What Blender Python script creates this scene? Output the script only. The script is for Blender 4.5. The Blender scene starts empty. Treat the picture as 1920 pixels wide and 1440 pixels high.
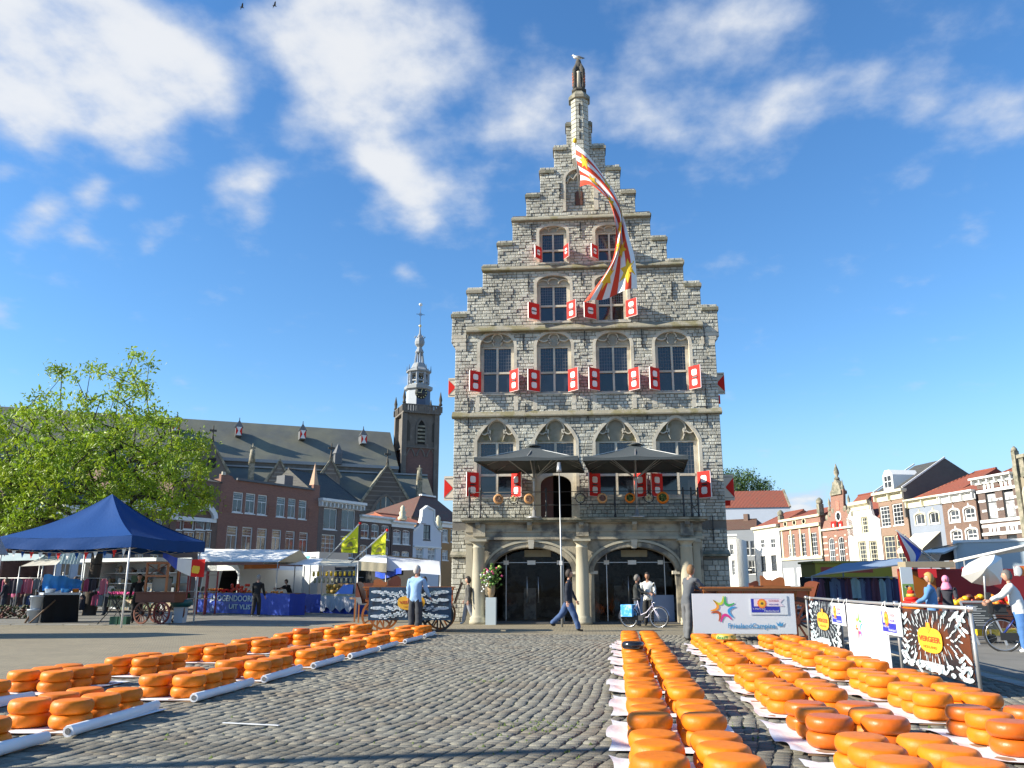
import bpy,bmesh,math,random
from mathutils import Vector,Matrix,geometry,noise as mnoise
R=math.radians
random.seed(7)
scene=bpy.context.scene
COL=scene.collection
PI=math.pi
# ---- camera
F_PX=1520.0
PITCH=math.atan(378/1520.0)
YAW=R(5.0)
CAM_H=1.4
cam_d=bpy.data.cameras.new('camera')
cam_d.sensor_width=36.0
cam_d.sensor_fit='HORIZONTAL'
cam_d.lens=36.0*F_PX/1920.0
cam_d.clip_start=0.1
cam_d.clip_end=6000
cam=bpy.data.objects.new('camera',cam_d)
COL.objects.link(cam)
cam.location=(0,0,CAM_H)
cam.rotation_euler=(PI/2+PITCH,0,YAW)
scene.camera=cam
# ---- light
SUN_EL=R(27)
SUN_AZ=R(15)
sd=bpy.data.lights.new('sun','SUN')
sd.energy=5.0
sd.angle=R(0.5)
sd.color=(1.0,0.935,0.80)
sun=bpy.data.objects.new('sun',sd)
COL.objects.link(sun)
ldir=Vector((math.cos(SUN_EL)*math.cos(SUN_AZ),math.cos(SUN_EL)*math.sin(SUN_AZ),-math.sin(SUN_EL)))
sun.rotation_euler=ldir.to_track_quat('-Z','Y').to_euler()
sun.location=(-30,-10,40)
scene.view_settings.view_transform='Standard'
scene.view_settings.look='None'
scene.view_settings.gamma=1
scene.view_settings.use_curve_mapping=False
scene.view_settings.exposure=1.0
def px_dir(px,py):
 x=(px-960)/F_PX;y=(720-py)/F_PX
 fw=math.cos(PITCH)-y*math.sin(PITCH);up=math.sin(PITCH)+y*math.cos(PITCH)
 return Vector((-math.sin(YAW)*fw+math.cos(YAW)*x,math.cos(YAW)*fw+math.sin(YAW)*x,up))
world=bpy.data.worlds.new('World')
scene.world=world
world.use_nodes=True
nt=world.node_tree
for n in list(nt.nodes):nt.nodes.remove(n)
class NB:
 """tiny node-graph writer"""
 def __init__(s,nt):s.nt=nt
 def n(s,t,**kw):
  nd=s.nt.nodes.new(t)
  ins=kw.pop('ins',{})
  for k,v in kw.items():setattr(nd,k,v)
  for k,v in ins.items():
   if isinstance(v,bpy.types.NodeSocket):s.nt.links.new(v,nd.inputs[k])
   else:nd.inputs[k].default_value=v
  return nd
 def m(s,op,a,b=0.0,c=None,clamp=False):
  nd=s.n('ShaderNodeMath',operation=op,use_clamp=clamp,ins={0:a,1:b})
  if c is not None:
   if isinstance(c,bpy.types.NodeSocket):s.nt.links.new(c,nd.inputs[2])
   else:nd.inputs[2].default_value=c
  return nd.outputs[0]
 def rng(s,v,a,b,c=0.0,d=1.0,smooth=True):
  nd=s.n('ShaderNodeMapRange',interpolation_type='SMOOTHSTEP' if smooth else 'LINEAR',ins={0:v,1:a,2:b,3:c,4:d})
  return nd.outputs[0]
 def mix(s,f,a,b,bt='MIX'):
  nd=s.n('ShaderNodeMix',data_type='RGBA',blend_type=bt)
  for i,v in ((0,f),(6,a),(7,b)):
   if isinstance(v,bpy.types.NodeSocket):s.nt.links.new(v,nd.inputs[i])
   else:nd.inputs[i].default_value=v
  return nd.outputs[2]
w=NB(nt)
sky=w.n('ShaderNodeTexSky',sky_type='NISHITA',sun_disc=False,sun_elevation=SUN_EL,sun_rotation=math.atan2(-ldir.x,-ldir.y),altitude=0,air_density=1.15,dust_density=0.0,ozone_density=4.0)
hsv0=w.n('ShaderNodeHueSaturation',ins={0:0.5,1:1.15,2:1.0,4:sky.outputs[0]})
hsv=w.n('ShaderNodeMix',data_type='RGBA',blend_type='MULTIPLY',ins={0:1.0,6:hsv0.outputs[0],7:(1.40,1.52,1.64,1)})
tc=w.n('ShaderNodeTexCoord')
sp=w.n('ShaderNodeSeparateXYZ',ins={0:tc.outputs['Generated']})
zc=w.m('ADD',w.m('MAXIMUM',sp.outputs[2],0.0),0.22)
u=w.m('DIVIDE',sp.outputs[0],zc);v=w.m('DIVIDE',sp.outputs[1],zc)
cv=w.n('ShaderNodeCombineXYZ',ins={0:u,1:v,2:0.0})
n1=w.n('ShaderNodeTexNoise',noise_dimensions='2D',ins={'Vector':cv.outputs[0],'Scale':8.0,'Detail':10.0,'Roughness':0.54,'Distortion':0.0})
n2=w.n('ShaderNodeTexNoise',noise_dimensions='2D',ins={'Vector':cv.outputs[0],'Scale':0.75,'Detail':2.0,'Roughness':0.5})
lobes=[(20,60,4.0,.62),(130,100,4.4,.70),(250,130,4.0,.70),(350,130,3.0,.60),(250,205,3.0,.5),(110,20,4.0,.45),(10,180,2.4,.5),(60,255,1.6,.52),(430,185,2.0,.42),(180,215,1.6,.3),(560,70,2.8,.55),(650,80,4.0,.62),(760,60,3.8,.60),(820,110,3.0,.60),(620,180,3.0,.70),(720,195,2.8,.62),(550,240,1.5,.5),(470,40,2.0,.38),(640,10,3,.4),(880,90,1.8,.35),(700,290,1.8,.60),(760,340,2.2,.62),(860,345,2.2,.62),(800,395,2.0,.60),(740,320,1.4,.3),(900,400,1.3,.42),(690,415,1.3,.44),(640,415,1.0,.3),(450,350,1.7,.60),(490,335,1.3,.4),(410,350,.9,.35),(480,420,1.2,.58),(85,392,1.0,.62),(50,435,1.1,.6),(140,448,1.3,.52),(165,372,1.0,.52),(190,345,.7,.4),(330,410,.9,.40),(240,385,.7,.3),(280,470,.8,.25),(930,240,2.4,.48),(1010,220,2.8,.50),(1090,170,2.6,.42),(1180,200,2.8,.46),(1270,240,2.8,.50),(1370,250,2.4,.48),(1450,225,2.2,.50),(1530,200,2.0,.40),(1630,170,1.8,.34),(1270,60,3.2,.34),(1390,60,3.4,.36),(1480,30,2.6,.34),(1330,100,2.6,.3),(1720,185,2.2,.52),(1830,225,2.2,.46),(1890,180,2,.44),(1760,40,2.6,.30),(1480,160,1.6,.3),(665,508,1.1,.40),(755,503,.7,.34),(240,508,1.6,.30),(1530,950,1.3,.75),(1480,948,1.1,.68),(990,45,1.6,.30),(5,325,.9,.5),(0,590,1.0,.5)]
acc=None
for (lx,ly,rad,st) in lobes:
 d=px_dir(lx,ly).normalized()
 dot=w.n('ShaderNodeVectorMath',operation='DOT_PRODUCT',ins={0:tc.outputs['Generated'],1:d})
 g=w.m('MULTIPLY',w.m('SUBTRACT',dot.outputs['Value'],1.0),1.0/(1-math.cos(R(rad))))
 g=w.m('MULTIPLY',w.m('POWER',2.718,g),st)
 acc=g if acc is None else w.m('ADD',acc,g)
acc=w.m('MINIMUM',acc,1.0)
front=w.rng(sp.outputs[1],-0.2,0.35)
gen=w.m('MULTIPLY',w.rng(n2.outputs[0],0.42,0.68),0.6)
base=w.m('ADD',w.m('MULTIPLY',acc,front),w.m('MULTIPLY',gen,w.m('SUBTRACT',1.0,front)))
dens=w.m('ADD',base,w.m('MULTIPLY',w.m('SUBTRACT',n1.outputs[0],0.5),1.55))
cover=w.rng(dens,0.13,1.10)
cover=w.m('MULTIPLY',cover,0.90)
thick=w.rng(dens,0.55,1.3)
ccol=w.mix(thick,(4.9,5.5,6.5,1),(6.9,7.0,7.1,1))
hz=w.rng(w.m('ABSOLUTE',sp.outputs[2]),0.0,0.24,1.0,0.0)
skyc=w.mix(w.m('MULTIPLY',hz,0.88),hsv.outputs[2],(3.35,5.25,7.7,1))
lp=w.mix(cover,skyc,ccol)
bg=w.n('ShaderNodeBackground',ins={0:lp,1:0.066})
wo=w.n('ShaderNodeOutputWorld',ins={0:bg.outputs[0]})
# ---- pixel helpers: aim a ray, meet a real plane
def gp(px,py,z=0.0):
 d=px_dir(px,py);t=(z-CAM_H)/d.z
 return Vector((d.x*t,d.y*t,z))
def wy(px,py,Y):
 d=px_dir(px,py);t=Y/d.y
 return Vector((d.x*t,Y,CAM_H+d.z*t))
class Pl:
 """vertical plane through p0 with horizontal heading u; uv() -> (distance along, height)"""
 def __init__(s,p0,ang):
  s.p=Vector((p0[0],p0[1]));s.ang=ang
  s.u=Vector((math.cos(ang),math.sin(ang)));s.n=Vector((-s.u.y,s.u.x))
 def uv(s,px,py):
  d=px_dir(px,py)
  t=s.p.dot(s.n)/(d.x*s.n.x+d.y*s.n.y)
  q=Vector((d.x*t,d.y*t))
  return ((q-s.p).dot(s.u),CAM_H+d.z*t)
 def pt(s,a,z=0,dep=0):
  q=s.p+s.u*a+s.n*dep
  return Vector((q.x,q.y,z))
# ---- materials
MC={}
def mat(name,col,rough=0.75,var=0.12,scale=4.0,bump=0.0,bscale=40.0,tint=0.0,orand=0.0,metal=0.0,spec=0.5,col2=None,mixscale=1.5,mixr=(0.45,0.6),emit=None,subsurf=0,trans=0,coat=0,streak=0):
 if name in MC:return MC[name]
 m=bpy.data.materials.new(name);m.use_nodes=True
 nt=m.node_tree;b=nt.nodes['Principled BSDF'];q=NB(nt)
 tc=q.n('ShaderNodeTexCoord')
 vec=tc.outputs['Object']
 if streak:
  mp=q.n('ShaderNodeMapping',ins={0:vec,3:(1,1,streak)});vec=mp.outputs[0]
 ns=q.n('ShaderNodeTexNoise',ins={'Vector':vec,'Scale':scale,'Detail':6.0,'Roughness':0.6})
 c4=(*col,1)
 if col2:
  nm=q.n('ShaderNodeTexNoise',ins={'Vector':vec,'Scale':mixscale,'Detail':7.0,'Roughness':0.62})
  base=q.mix(q.rng(nm.outputs[0],mixr[0],mixr[1]),c4,(*col2,1))
 else:
  base=c4
 val=q.m('ADD',1.0-var,q.m('MULTIPLY',ns.outputs[0],2*var))
 if tint:
  at=q.n('ShaderNodeAttribute',attribute_name='tint')
  val=q.m('MULTIPLY',val,q.m('ADD',1.0-tint,q.m('MULTIPLY',at.outputs['Fac'],2*tint)))
 if orand:
  oi=q.n('ShaderNodeObjectInfo')
  val=q.m('MULTIPLY',val,q.m('ADD',1.0-orand,q.m('MULTIPLY',oi.outputs['Random'],2*orand)))
 h=q.n('ShaderNodeHueSaturation',ins={0:0.5,1:1.0,2:val,4:base})
 nt.links.new(h.outputs[0],b.inputs['Base Color'])
 b.inputs['Roughness'].default_value=rough
 b.inputs['Metallic'].default_value=metal
 b.inputs['Specular IOR Level'].default_value=spec
 if coat:b.inputs['Coat Weight'].default_value=coat
 if subsurf:
  b.inputs['Subsurface Weight'].default_value=subsurf;b.inputs['Subsurface Scale'].default_value=0.02
 if trans:b.inputs['Transmission Weight'].default_value=trans
 if emit:
  b.inputs['Emission Color'].default_value=(*emit[:3],1);b.inputs['Emission Strength'].default_value=emit[3]
 if bump:
  nb=q.n('ShaderNodeTexNoise',ins={'Vector':tc.outputs['Object'],'Scale':bscale,'Detail':5.0})
  bp=q.n('ShaderNodeBump',ins={'Strength':min(bump,1),'Distance':0.02*max(1,bump),'Height':nb.outputs[0]})
  nt.links.new(bp.outputs[0],b.inputs['Normal'])
 MC[name]=m
 return m
def brick_mat(name,c1,c2,mortar,bw=0.22,bh=0.065,msize=0.008,rough=0.85,var=0.15,plane='XZ',bump=0.6,big=0.12):
 if name in MC:return MC[name]
 m=bpy.data.materials.new(name);m.use_nodes=True
 nt=m.node_tree;b=nt.nodes['Principled BSDF'];q=NB(nt)
 tc=q.n('ShaderNodeTexCoord')
 s3=q.n('ShaderNodeSeparateXYZ',ins={0:tc.outputs['Object']})
 if plane=='XZ':vec=q.n('ShaderNodeCombineXYZ',ins={0:q.m('ADD',s3.outputs[0],s3.outputs[1]),1:s3.outputs[2]}).outputs[0]
 else:vec=tc.outputs['Object']
 bt=q.n('ShaderNodeTexBrick',offset=0.5,ins={'Vector':vec,'Color1':(*c1,1),'Color2':(*c2,1),'Mortar':(*mortar,1),'Scale':1.0,'Mortar Size':msize,'Mortar Smooth':0.3,'Bias':0.0,'Brick Width':bw,'Row Height':bh})
 ns=q.n('ShaderNodeTexNoise',ins={'Vector':tc.outputs['Object'],'Scale':0.6,'Detail':8.0,'Roughness':0.65})
 n2=q.n('ShaderNodeTexNoise',ins={'Vector':tc.outputs['Object'],'Scale':14.0,'Detail':3.0})
 val=q.m('ADD',q.m('ADD',1.0-var-big,q.m('MULTIPLY',ns.outputs[0],2*big)),q.m('MULTIPLY',n2.outputs[0],2*var))
 h=q.n('ShaderNodeHueSaturation',ins={0:0.5,1:1.0,2:val,4:bt.outputs[0]})
 nt.links.new(h.outputs[0],b.inputs['Base Color'])
 b.inputs['Roughness'].default_value=rough
 if bump:
  bp=q.n('ShaderNodeBump',invert=True,ins={'Strength':bump,'Distance':0.01,'Height':bt.outputs['Fac']})
  nt.links.new(bp.outputs[0],b.inputs['Normal'])
 MC[name]=m
 return m
def tile_mat(name,c1,c2,pitch=0.25,row=0.3,rough=0.8,moss=None):
 """pantile roof: ribs down the slope (object X), courses up it (object Z)"""
 if name in MC:return MC[name]
 m=bpy.data.materials.new(name);m.use_nodes=True
 nt=m.node_tree;b=nt.nodes['Principled BSDF'];q=NB(nt)
 tc=q.n('ShaderNodeTexCoord')
 s3=q.n('ShaderNodeSeparateXYZ',ins={0:tc.outputs['Object']})
 xx=q.m('ADD',s3.outputs[0],q.m('MULTIPLY',s3.outputs[1],0.02))
 rib=q.m('SINE',q.m('MULTIPLY',xx,2*PI/pitch))
 fr=q.m('FRACT',q.m('DIVIDE',s3.outputs[2],row))
 ns=q.n('ShaderNodeTexNoise',ins={'Vector':tc.outputs['Object'],'Scale':1.3,'Detail':9.0,'Roughness':0.7})
 n2=q.n('ShaderNodeTexNoise',ins={'Vector':tc.outputs['Object'],'Scale':9.0,'Detail':3.0})
 col=q.mix(q.rng(n2.outputs[0],0.35,0.65),(*c1,1),(*c2,1))
 if moss:col=q.mix(q.m('MULTIPLY',q.rng(ns.outputs[0],0.52,0.66),0.8),col,(*moss,1))
 val=q.m('ADD',0.7,q.m('MULTIPLY',ns.outputs[0],0.6))
 h=q.n('ShaderNodeHueSaturation',ins={0:0.5,1:1.0,2:val,4:col})
 nt.links.new(h.outputs[0],b.inputs['Base Color'])
 b.inputs['Roughness'].default_value=rough
 hh=q.m('ADD',q.m('MULTIPLY',rib,0.5),q.m('SUBTRACT',1.0,fr))
 bp=q.n('ShaderNodeBump',ins={'Strength':1.0,'Distance':0.05,'Height':hh})
 nt.links.new(bp.outputs[0],b.inputs['Normal'])
 MC[name]=m
 return m
def glass_mat(name,col=(0.02,0.025,0.03),rough=0.06,clear=0.0):
 if name in MC:return MC[name]
 m=bpy.data.materials.new(name);m.use_nodes=True
 nt=m.node_tree;b=nt.nodes['Principled BSDF'];q=NB(nt)
 tc=q.n('ShaderNodeTexCoord')
 ns=q.n('ShaderNodeTexNoise',ins={'Vector':tc.outputs['Object'],'Scale':2.2,'Detail':3.0})
 oi=q.n('ShaderNodeObjectInfo')
 val=q.m('MULTIPLY',q.m('ADD',0.4,q.m('MULTIPLY',ns.outputs[0],1.2)),q.m('ADD',0.5,oi.outputs['Random']))
 h=q.n('ShaderNodeHueSaturation',ins={0:0.5,1:1.0,2:val,4:(*col,1)})
 nt.links.new(h.outputs[0],b.inputs['Base Color'])
 b.inputs['Roughness'].default_value=rough
 b.inputs['Specular IOR Level'].default_value=0.8
 if clear:b.inputs['Alpha'].default_value=1-clear
 nb=q.n('ShaderNodeTexNoise',ins={'Vector':tc.outputs['Object'],'Scale':3.0,'Detail':2.0})
 bp=q.n('ShaderNodeBump',ins={'Strength':0.25,'Distance':0.01,'Height':nb.outputs[0]})
 nt.links.new(bp.outputs[0],b.inputs['Normal'])
 MC[name]=m
 return m
# ---- mesh builder
def _basis(d):
 d=Vector(d).normalized()
 a=Vector((0,0,1)) if abs(d.z)<0.9 else Vector((1,0,0))
 x=d.cross(a).normalized()
 return x,x.cross(d).normalized()
class MB:
 def __init__(s):s.v=[];s.f=[];s.m=[];s.s=[];s.t=[];s.has_t=False
 def add(s,vs,fs,m=0,sm=False,t=None):
  o=len(s.v);s.v.extend([tuple(x) for x in vs])
  for f in fs:
   s.f.append([o+i for i in f]);s.m.append(m);s.s.append(sm);s.t.append(0.5 if t is None else t)
  if t is not None:s.has_t=True
  return s
 def box(s,x0,x1,y0,y1,z0,z1,m=0,t=None):
  return s.add([(x0,y0,z0),(x1,y0,z0),(x1,y1,z0),(x0,y1,z0),(x0,y0,z1),(x1,y0,z1),(x1,y1,z1),(x0,y1,z1)],[(0,3,2,1),(4,5,6,7),(0,1,5,4),(1,2,6,5),(2,3,7,6),(3,0,4,7)],m,False,t)
 def cbox(s,c,h,M=None,m=0,t=None):
  """box by centre, half sizes, optional 3x3 matrix"""
  vs=[Vector((a*h[0],b*h[1],g*h[2])) for g in (-1,1) for (a,b) in ((-1,-1),(1,-1),(1,1),(-1,1))]
  if M is not None:vs=[M@q for q in vs]
  c=Vector(c)
  return s.add([q+c for q in vs],[(0,3,2,1),(4,5,6,7),(0,1,5,4),(1,2,6,5),(2,3,7,6),(3,0,4,7)],m,False,t)
 def bar(s,a,b,w,h=None,m=0,t=None):
  """square bar from a to b"""
  a=Vector(a);b=Vector(b);h=h or w
  x,y=_basis(b-a)
  vs=[p+x*(i*w/2)+y*(j*h/2) for p in (a,b) for (i,j) in ((-1,-1),(1,-1),(1,1),(-1,1))]
  return s.add(vs,[(0,1,2,3),(7,6,5,4),(0,4,5,1),(1,5,6,2),(2,6,7,3),(3,7,4,0)],m,False,t)
 def tube(s,pts,r,n=8,m=0,sm=True,cap=True,t=None):
  pts=[Vector(p) for p in pts];k=len(pts)
  rs=r if isinstance(r,(list,tuple)) else [r]*k
  vs=[]
  x=None
  for i,p in enumerate(pts):
   d=(pts[min(i+1,k-1)]-pts[max(i-1,0)])
   if d.length<1e-9:d=Vector((0,0,1))
   d.normalize()
   if x is None:x,y=_basis(d)
   else:
    x=(x-d*x.dot(d))
    if x.length<1e-6:x,y=_basis(d)
    x.normalize();y=x.cross(d)
   for j in range(n):
    a=2*PI*j/n
    vs.append(p+x*(math.cos(a)*rs[i])+y*(math.sin(a)*rs[i]))
  fs=[(i*n+j,(i+1)*n+j,(i+1)*n+(j+1)%n,i*n+(j+1)%n) for i in range(k-1) for j in range(n)]
  s.add(vs,fs,m,sm,t)
  if cap:
   o=len(s.v)-len(vs)
   s.f.append([o+j for j in range(n)]);s.m.append(m);s.s.append(False);s.t.append(.5 if t is None else t)
   s.f.append([o+(k-1)*n+j for j in reversed(range(n))]);s.m.append(m);s.s.append(False);s.t.append(.5 if t is None else t)
  return s
 def lathe(s,prof,c=(0,0,0),n=16,m=0,sm=True,a0=0.0,sx=1,sy=1,t=None):
  """prof [(r,z)...] bottom to top"""
  k=len(prof);vs=[]
  for (r,z) in prof:
   for j in range(n):
    a=a0+2*PI*j/n
    vs.append((c[0]+math.cos(a)*r*sx,c[1]+math.sin(a)*r*sy,c[2]+z))
  fs=[(i*n+j,i*n+(j+1)%n,(i+1)*n+(j+1)%n,(i+1)*n+j) for i in range(k-1) for j in range(n)]
  if prof[0][0]>1e-6:fs.append(tuple(reversed(range(n))))
  if prof[-1][0]>1e-6:fs.append(tuple((k-1)*n+j for j in range(n)))
  return s.add(vs,fs,m,sm,t)
 def prism(s,poly,y0,y1,m=0,holes=(),t=None,sides=True,back=True):
  """polygon in x,z (CCW seen from -Y), extruded from y0 (front) to y1"""
  loops=[list(poly)]+[list(h) for h in holes]
  tri=geometry.tessellate_polygon([[Vector((a,b,0)) for a,b in L] for L in loops])
  flat=[q for L in loops for q in L]
  nn=len(flat)
  def ok(tr):
   (a,b,c)=(flat[i] for i in tr)
   return ((b[0]-a[0])*(c[1]-a[1])-(b[1]-a[1])*(c[0]-a[0]))>0
  vs=[(a,y0,b) for a,b in flat]+[(a,y1,b) for a,b in flat]
  fs=[]
  for tr in tri:
   tr=tuple(tr) if ok(tr) else tuple(reversed(tr))
   fs.append(tr)
   if back:fs.append(tuple(nn+i for i in reversed(tr)))
  if sides:
   o=0
   for li,L in enumerate(loops):
    k=len(L)
    ar=sum(L[i][0]*L[(i+1)%k][1]-L[(i+1)%k][0]*L[i][1] for i in range(k))
    fl=(ar>0)!=(li>0)
    for i in range(k):
     a,b=o+i,o+(i+1)%k
     fs.append((b,a,nn+a,nn+b) if fl else (a,b,nn+b,nn+a))
    o+=k
  return s.add(vs,fs,m,False,t)
 def ribbon(s,pts,wd,y0,y1,m=0,closed=False,t=None):
  """in-plane band of width wd along a polyline in x,z, from y0 to y1"""
  k=len(pts);L=[];Rr=[]
  for i in range(k):
   if closed:a=pts[(i-1)%k];b=pts[(i+1)%k]
   else:a=pts[max(i-1,0)];b=pts[min(i+1,k-1)]
   dx,dz=b[0]-a[0],b[1]-a[1];l=math.hypot(dx,dz) or 1
   nx,nz=-dz/l,dx/l
   w_=wd[i] if isinstance(wd,(list,tuple)) else wd
   L.append((pts[i][0]+nx*w_/2,pts[i][1]+nz*w_/2));Rr.append((pts[i][0]-nx*w_/2,pts[i][1]-nz*w_/2))
  vs=[]
  for i in range(k):vs+=[(L[i][0],y0,L[i][1]),(Rr[i][0],y0,Rr[i][1]),(Rr[i][0],y1,Rr[i][1]),(L[i][0],y1,L[i][1])]
  fs=[]
  for i in range(k if closed else k-1):
   a=i*4;b=((i+1)%k)*4
   fs+=[(a,a+1,b+1,b),(a+1,a+2,b+2,b+1),(a+2,a+3,b+3,b+2),(a+3,a,b,b+3)]
  if not closed:fs+=[(0,3,2,1),((k-1)*4,(k-1)*4+1,(k-1)*4+2,(k-1)*4+3)]
  return s.add(vs,fs,m,False,t)
 def grid(s,fn,nu,nv,m=0,sm=True,mf=None):
  """surface fn(i/nu, j/nv) -> point; mf(u,v)->slot"""
  vs=[fn(i/nu,j/nv) for j in range(nv+1) for i in range(nu+1)]
  o=len(s.v);s.v.extend([tuple(x) for x in vs])
  for j in range(nv):
   for i in range(nu):
    a=o+j*(nu+1)+i
    s.f.append([a,a+1,a+nu+2,a+nu+1]);s.s.append(sm);s.t.append(.5)
    s.m.append(mf((i+.5)/nu,(j+.5)/nv) if mf else m)
  return s
 def ell(s,c,r,n=10,k=6,m=0,M=None,t=None):
  vs=[];c=Vector(c)
  for i in range(k+1):
   ph=-PI/2+PI*i/k
   for j in range(n):
    a=2*PI*j/n
    q=Vector((math.cos(ph)*math.cos(a)*r[0],math.cos(ph)*math.sin(a)*r[1],math.sin(ph)*r[2]))
    if M is not None:q=M@q
    vs.append(q+c)
  fs=[(i*n+j,i*n+(j+1)%n,(i+1)*n+(j+1)%n,(i+1)*n+j) for i in range(k) for j in range(n)]
  return s.add(vs,fs,m,True,t)
 def mesh(s,name,mats):
  me=bpy.data.meshes.new(name)
  me.from_pydata(s.v,[],s.f)
  for q in (mats if isinstance(mats,(list,tuple)) else [mats]):me.materials.append(q)
  me.polygons.foreach_set('material_index',s.m)
  me.polygons.foreach_set('use_smooth',s.s)
  if s.has_t:
   at=me.attributes.new('tint','FLOAT','FACE');at.data.foreach_set('value',s.t)
  me.update()
  return me
 def build(s,name,mats,parent=None,rel=False,kind=None):
  if rel and parent is not None:
   o=parent
   L=Vector(o.location)
   s.v=[(a-L.x,b-L.y,c-L.z) for a,b,c in s.v]
  ob=bpy.data.objects.new(name,s.mesh(name,mats));COL.objects.link(ob)
  if parent is not None:ob.parent=parent
  if kind:ob['kind']=kind
  return ob
def inst(name,me,parent=None,loc=(0,0,0),rot=(0,0,0),sc=(1,1,1)):
 ob=bpy.data.objects.new(name,me);COL.objects.link(ob)
 ob.parent=parent;ob.location=loc;ob.rotation_euler=rot;ob.scale=sc
 return ob
def tag(o,label=None,cat=None,group=None,kind=None):
 if label:o['label']=label
 if cat:o['category']=cat
 if group:o['group']=group
 if kind:o['kind']=kind
 return o
def thing(name,label,cat,loc=(0,0,0),rz=0.0,group=None):
 o=bpy.data.objects.new(name,None);COL.objects.link(o)
 o.empty_display_size=0.2
 o.location=loc;o.rotation_euler=(0,0,rz)
 return tag(o,label,cat,group)
def copy_tree(root,loc,rz,label=None,group=None):
 kids=list(root.children)
 r=root.copy();COL.objects.link(r);r.location=loc;r.rotation_euler=(0,0,rz)
 if label:r['label']=label
 if group:r['group']=group
 for c in kids:
  gk=list(c.children)
  d=c.copy();COL.objects.link(d);d.parent=r
  for e in gk:
   g=e.copy();COL.objects.link(g);g.parent=d
 return r
def text_mesh(name,s,size,m,parent,loc,rot,ext=0.002,align='CENTER',sx=1.0,bold=0.0,fit=None):
 cu=bpy.data.curves.new(name,'FONT');cu.body=s;cu.size=size;cu.extrude=ext;cu.align_x=align;cu.offset=bold
 cu.resolution_u=3
 ob=bpy.data.objects.new(name+'_tmp',cu)
 COL.objects.link(ob)
 dg=bpy.context.evaluated_depsgraph_get()
 me=bpy.data.meshes.new_from_object(ob.evaluated_get(dg))
 bpy.data.objects.remove(ob);bpy.data.curves.remove(cu)
 me.materials.clear();me.materials.append(m)
 if fit:xs=[v.co.x for v in me.vertices];sx=fit/(max(xs)-min(xs))
 o=bpy.data.objects.new(name,me);COL.objects.link(o)
 o.parent=parent;o.location=loc;o.rotation_euler=rot;o.scale=(sx,1,1)
 return o
# ==== ground
M_pave=brick_mat('tan_clinker_paving',(0.32,0.265,0.165),(0.26,0.215,0.14),(0.10,0.088,0.062),bw=0.21,bh=0.07,msize=0.010,plane='XY',bump=0.4,var=0.14,big=0.30)
M_asph=mat('worn_grey_paving',(0.185,0.172,0.145),0.9,0.22,1.2,0.3,60,col2=(0.145,0.135,0.115),mixscale=0.35)
M_kerb=mat('kerb_stone',(0.30,0.29,0.26),0.85,0.2,3.0,0.3,30,tint=0.2)
M_joint=mat('sandy_joint',(0.095,0.084,0.062),0.95,0.3,9.0,0.5,80,col2=(0.07,0.085,0.03),mixscale=0.9,mixr=(0.5,0.62))
M_cob=mat('grey_cobble',(0.188,0.178,0.146),0.95,0.18,5.0,0.45,70,tint=0.17,orand=0.15,spec=.15,col2=(0.17,0.150,0.118),mixscale=1.1,mixr=(0.44,0.62))
g_=MB();g_.add([(-2500,-2500,0),(2500,-2500,0),(2500,3500,0),(-2500,3500,0)],[(0,1,2,3)])
ground=g_.build('ground',M_pave,kind='structure')
def sheet(name,pts,z,m):
 q=MB();q.add([(a,b,z) for a,b in pts],[tuple(range(len(pts)))])
 return q.build(name,m,kind='structure')
sheet('market_street',[(-120,33.0),(-20,30.2),(-9.5,30.8),(-9.5,60),(-60,120),(-120,120)],0.004,M_asph)
sheet('market_street',[(6.3,5.0),(60,5.0),(60,60),(9.0,60),(7.6,30),(6.9,20)],0.004,M_asph)
k_=MB()
x=-32.0
while x<-9.6:
 y=29.3+(x+20)*0.02
 k_.box(x,x+0.96,y,y+0.28,0,0.02+0.004*random.random(),t=random.random())
 x+=1.0
k_.build('kerb_line',M_kerb,kind='structure')
k_=MB()
yy=4.0
while yy<26:
 xx=6.02+(yy-10)*0.045
 k_.box(xx,xx+0.26,yy,yy+0.96,0,0.022,t=random.random());yy+=1.0
k_.build('kerb_line',M_kerb,kind='structure')
def cob_left(y):return-7.9-(y-8)*0.0
def cob_right(y):return 5.95+(y-10)*0.045
q=MB();q.add([(cob_left(0),3.0,0.004),(cob_right(3),3.0,0.004),(cob_right(24.8),24.8,0.004),(cob_left(0),24.8,0.004)],[(0,1,2,3)])
cobbles=q.build('cobbled_square',M_joint,kind='structure')
CW,CL=0.138,0.118
def warp(x,y):
 n=mnoise.noise(Vector((x*0.16,y*0.16,0)))*0.45
 n2=mnoise.noise(Vector((x*1.6+7,y*1.6,0)))*0.035
 return x+n+n2+(y-6)*0.16,y+mnoise.noise(Vector((x*0.25,y*0.25,5.0)))*0.5+0.04*mnoise.noise(Vector((x*1.7,y*1.7,9.0)))
cells=[]
for i in range(-102,68):
 off=random.random()*CL
 j=0
 y=3.2+off
 while y<25.6:
  l=CL*random.uniform(0.82,1.2)
  cells.append((i*CW,y,CW,l));y+=l
near=[];far_mb=MB()
def stone_pts(cx,cy,w_,l_,hgt,rnd):
 g1=0.003+0.004*rnd()
 hw,hl=w_/2-g1,l_/2-g1
 cs=[(-hw,-hl),(hw,-hl),(hw,hl),(-hw,hl)]
 cs=[(a*(1+0.16*(rnd()-.5)),b*(1+0.22*(rnd()-.5))) for a,b in cs];jx=.022*(rnd()-.5)
 P=[]
 for (sc,z) in ((1.0,0.0),(0.98,hgt*0.55),(0.88,hgt)):
  for a,b in cs:P.append((cx+a*sc+jx,cy+b*sc,z))
 P.append((cx+jx,cy,hgt*1.03))
 return P
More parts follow.
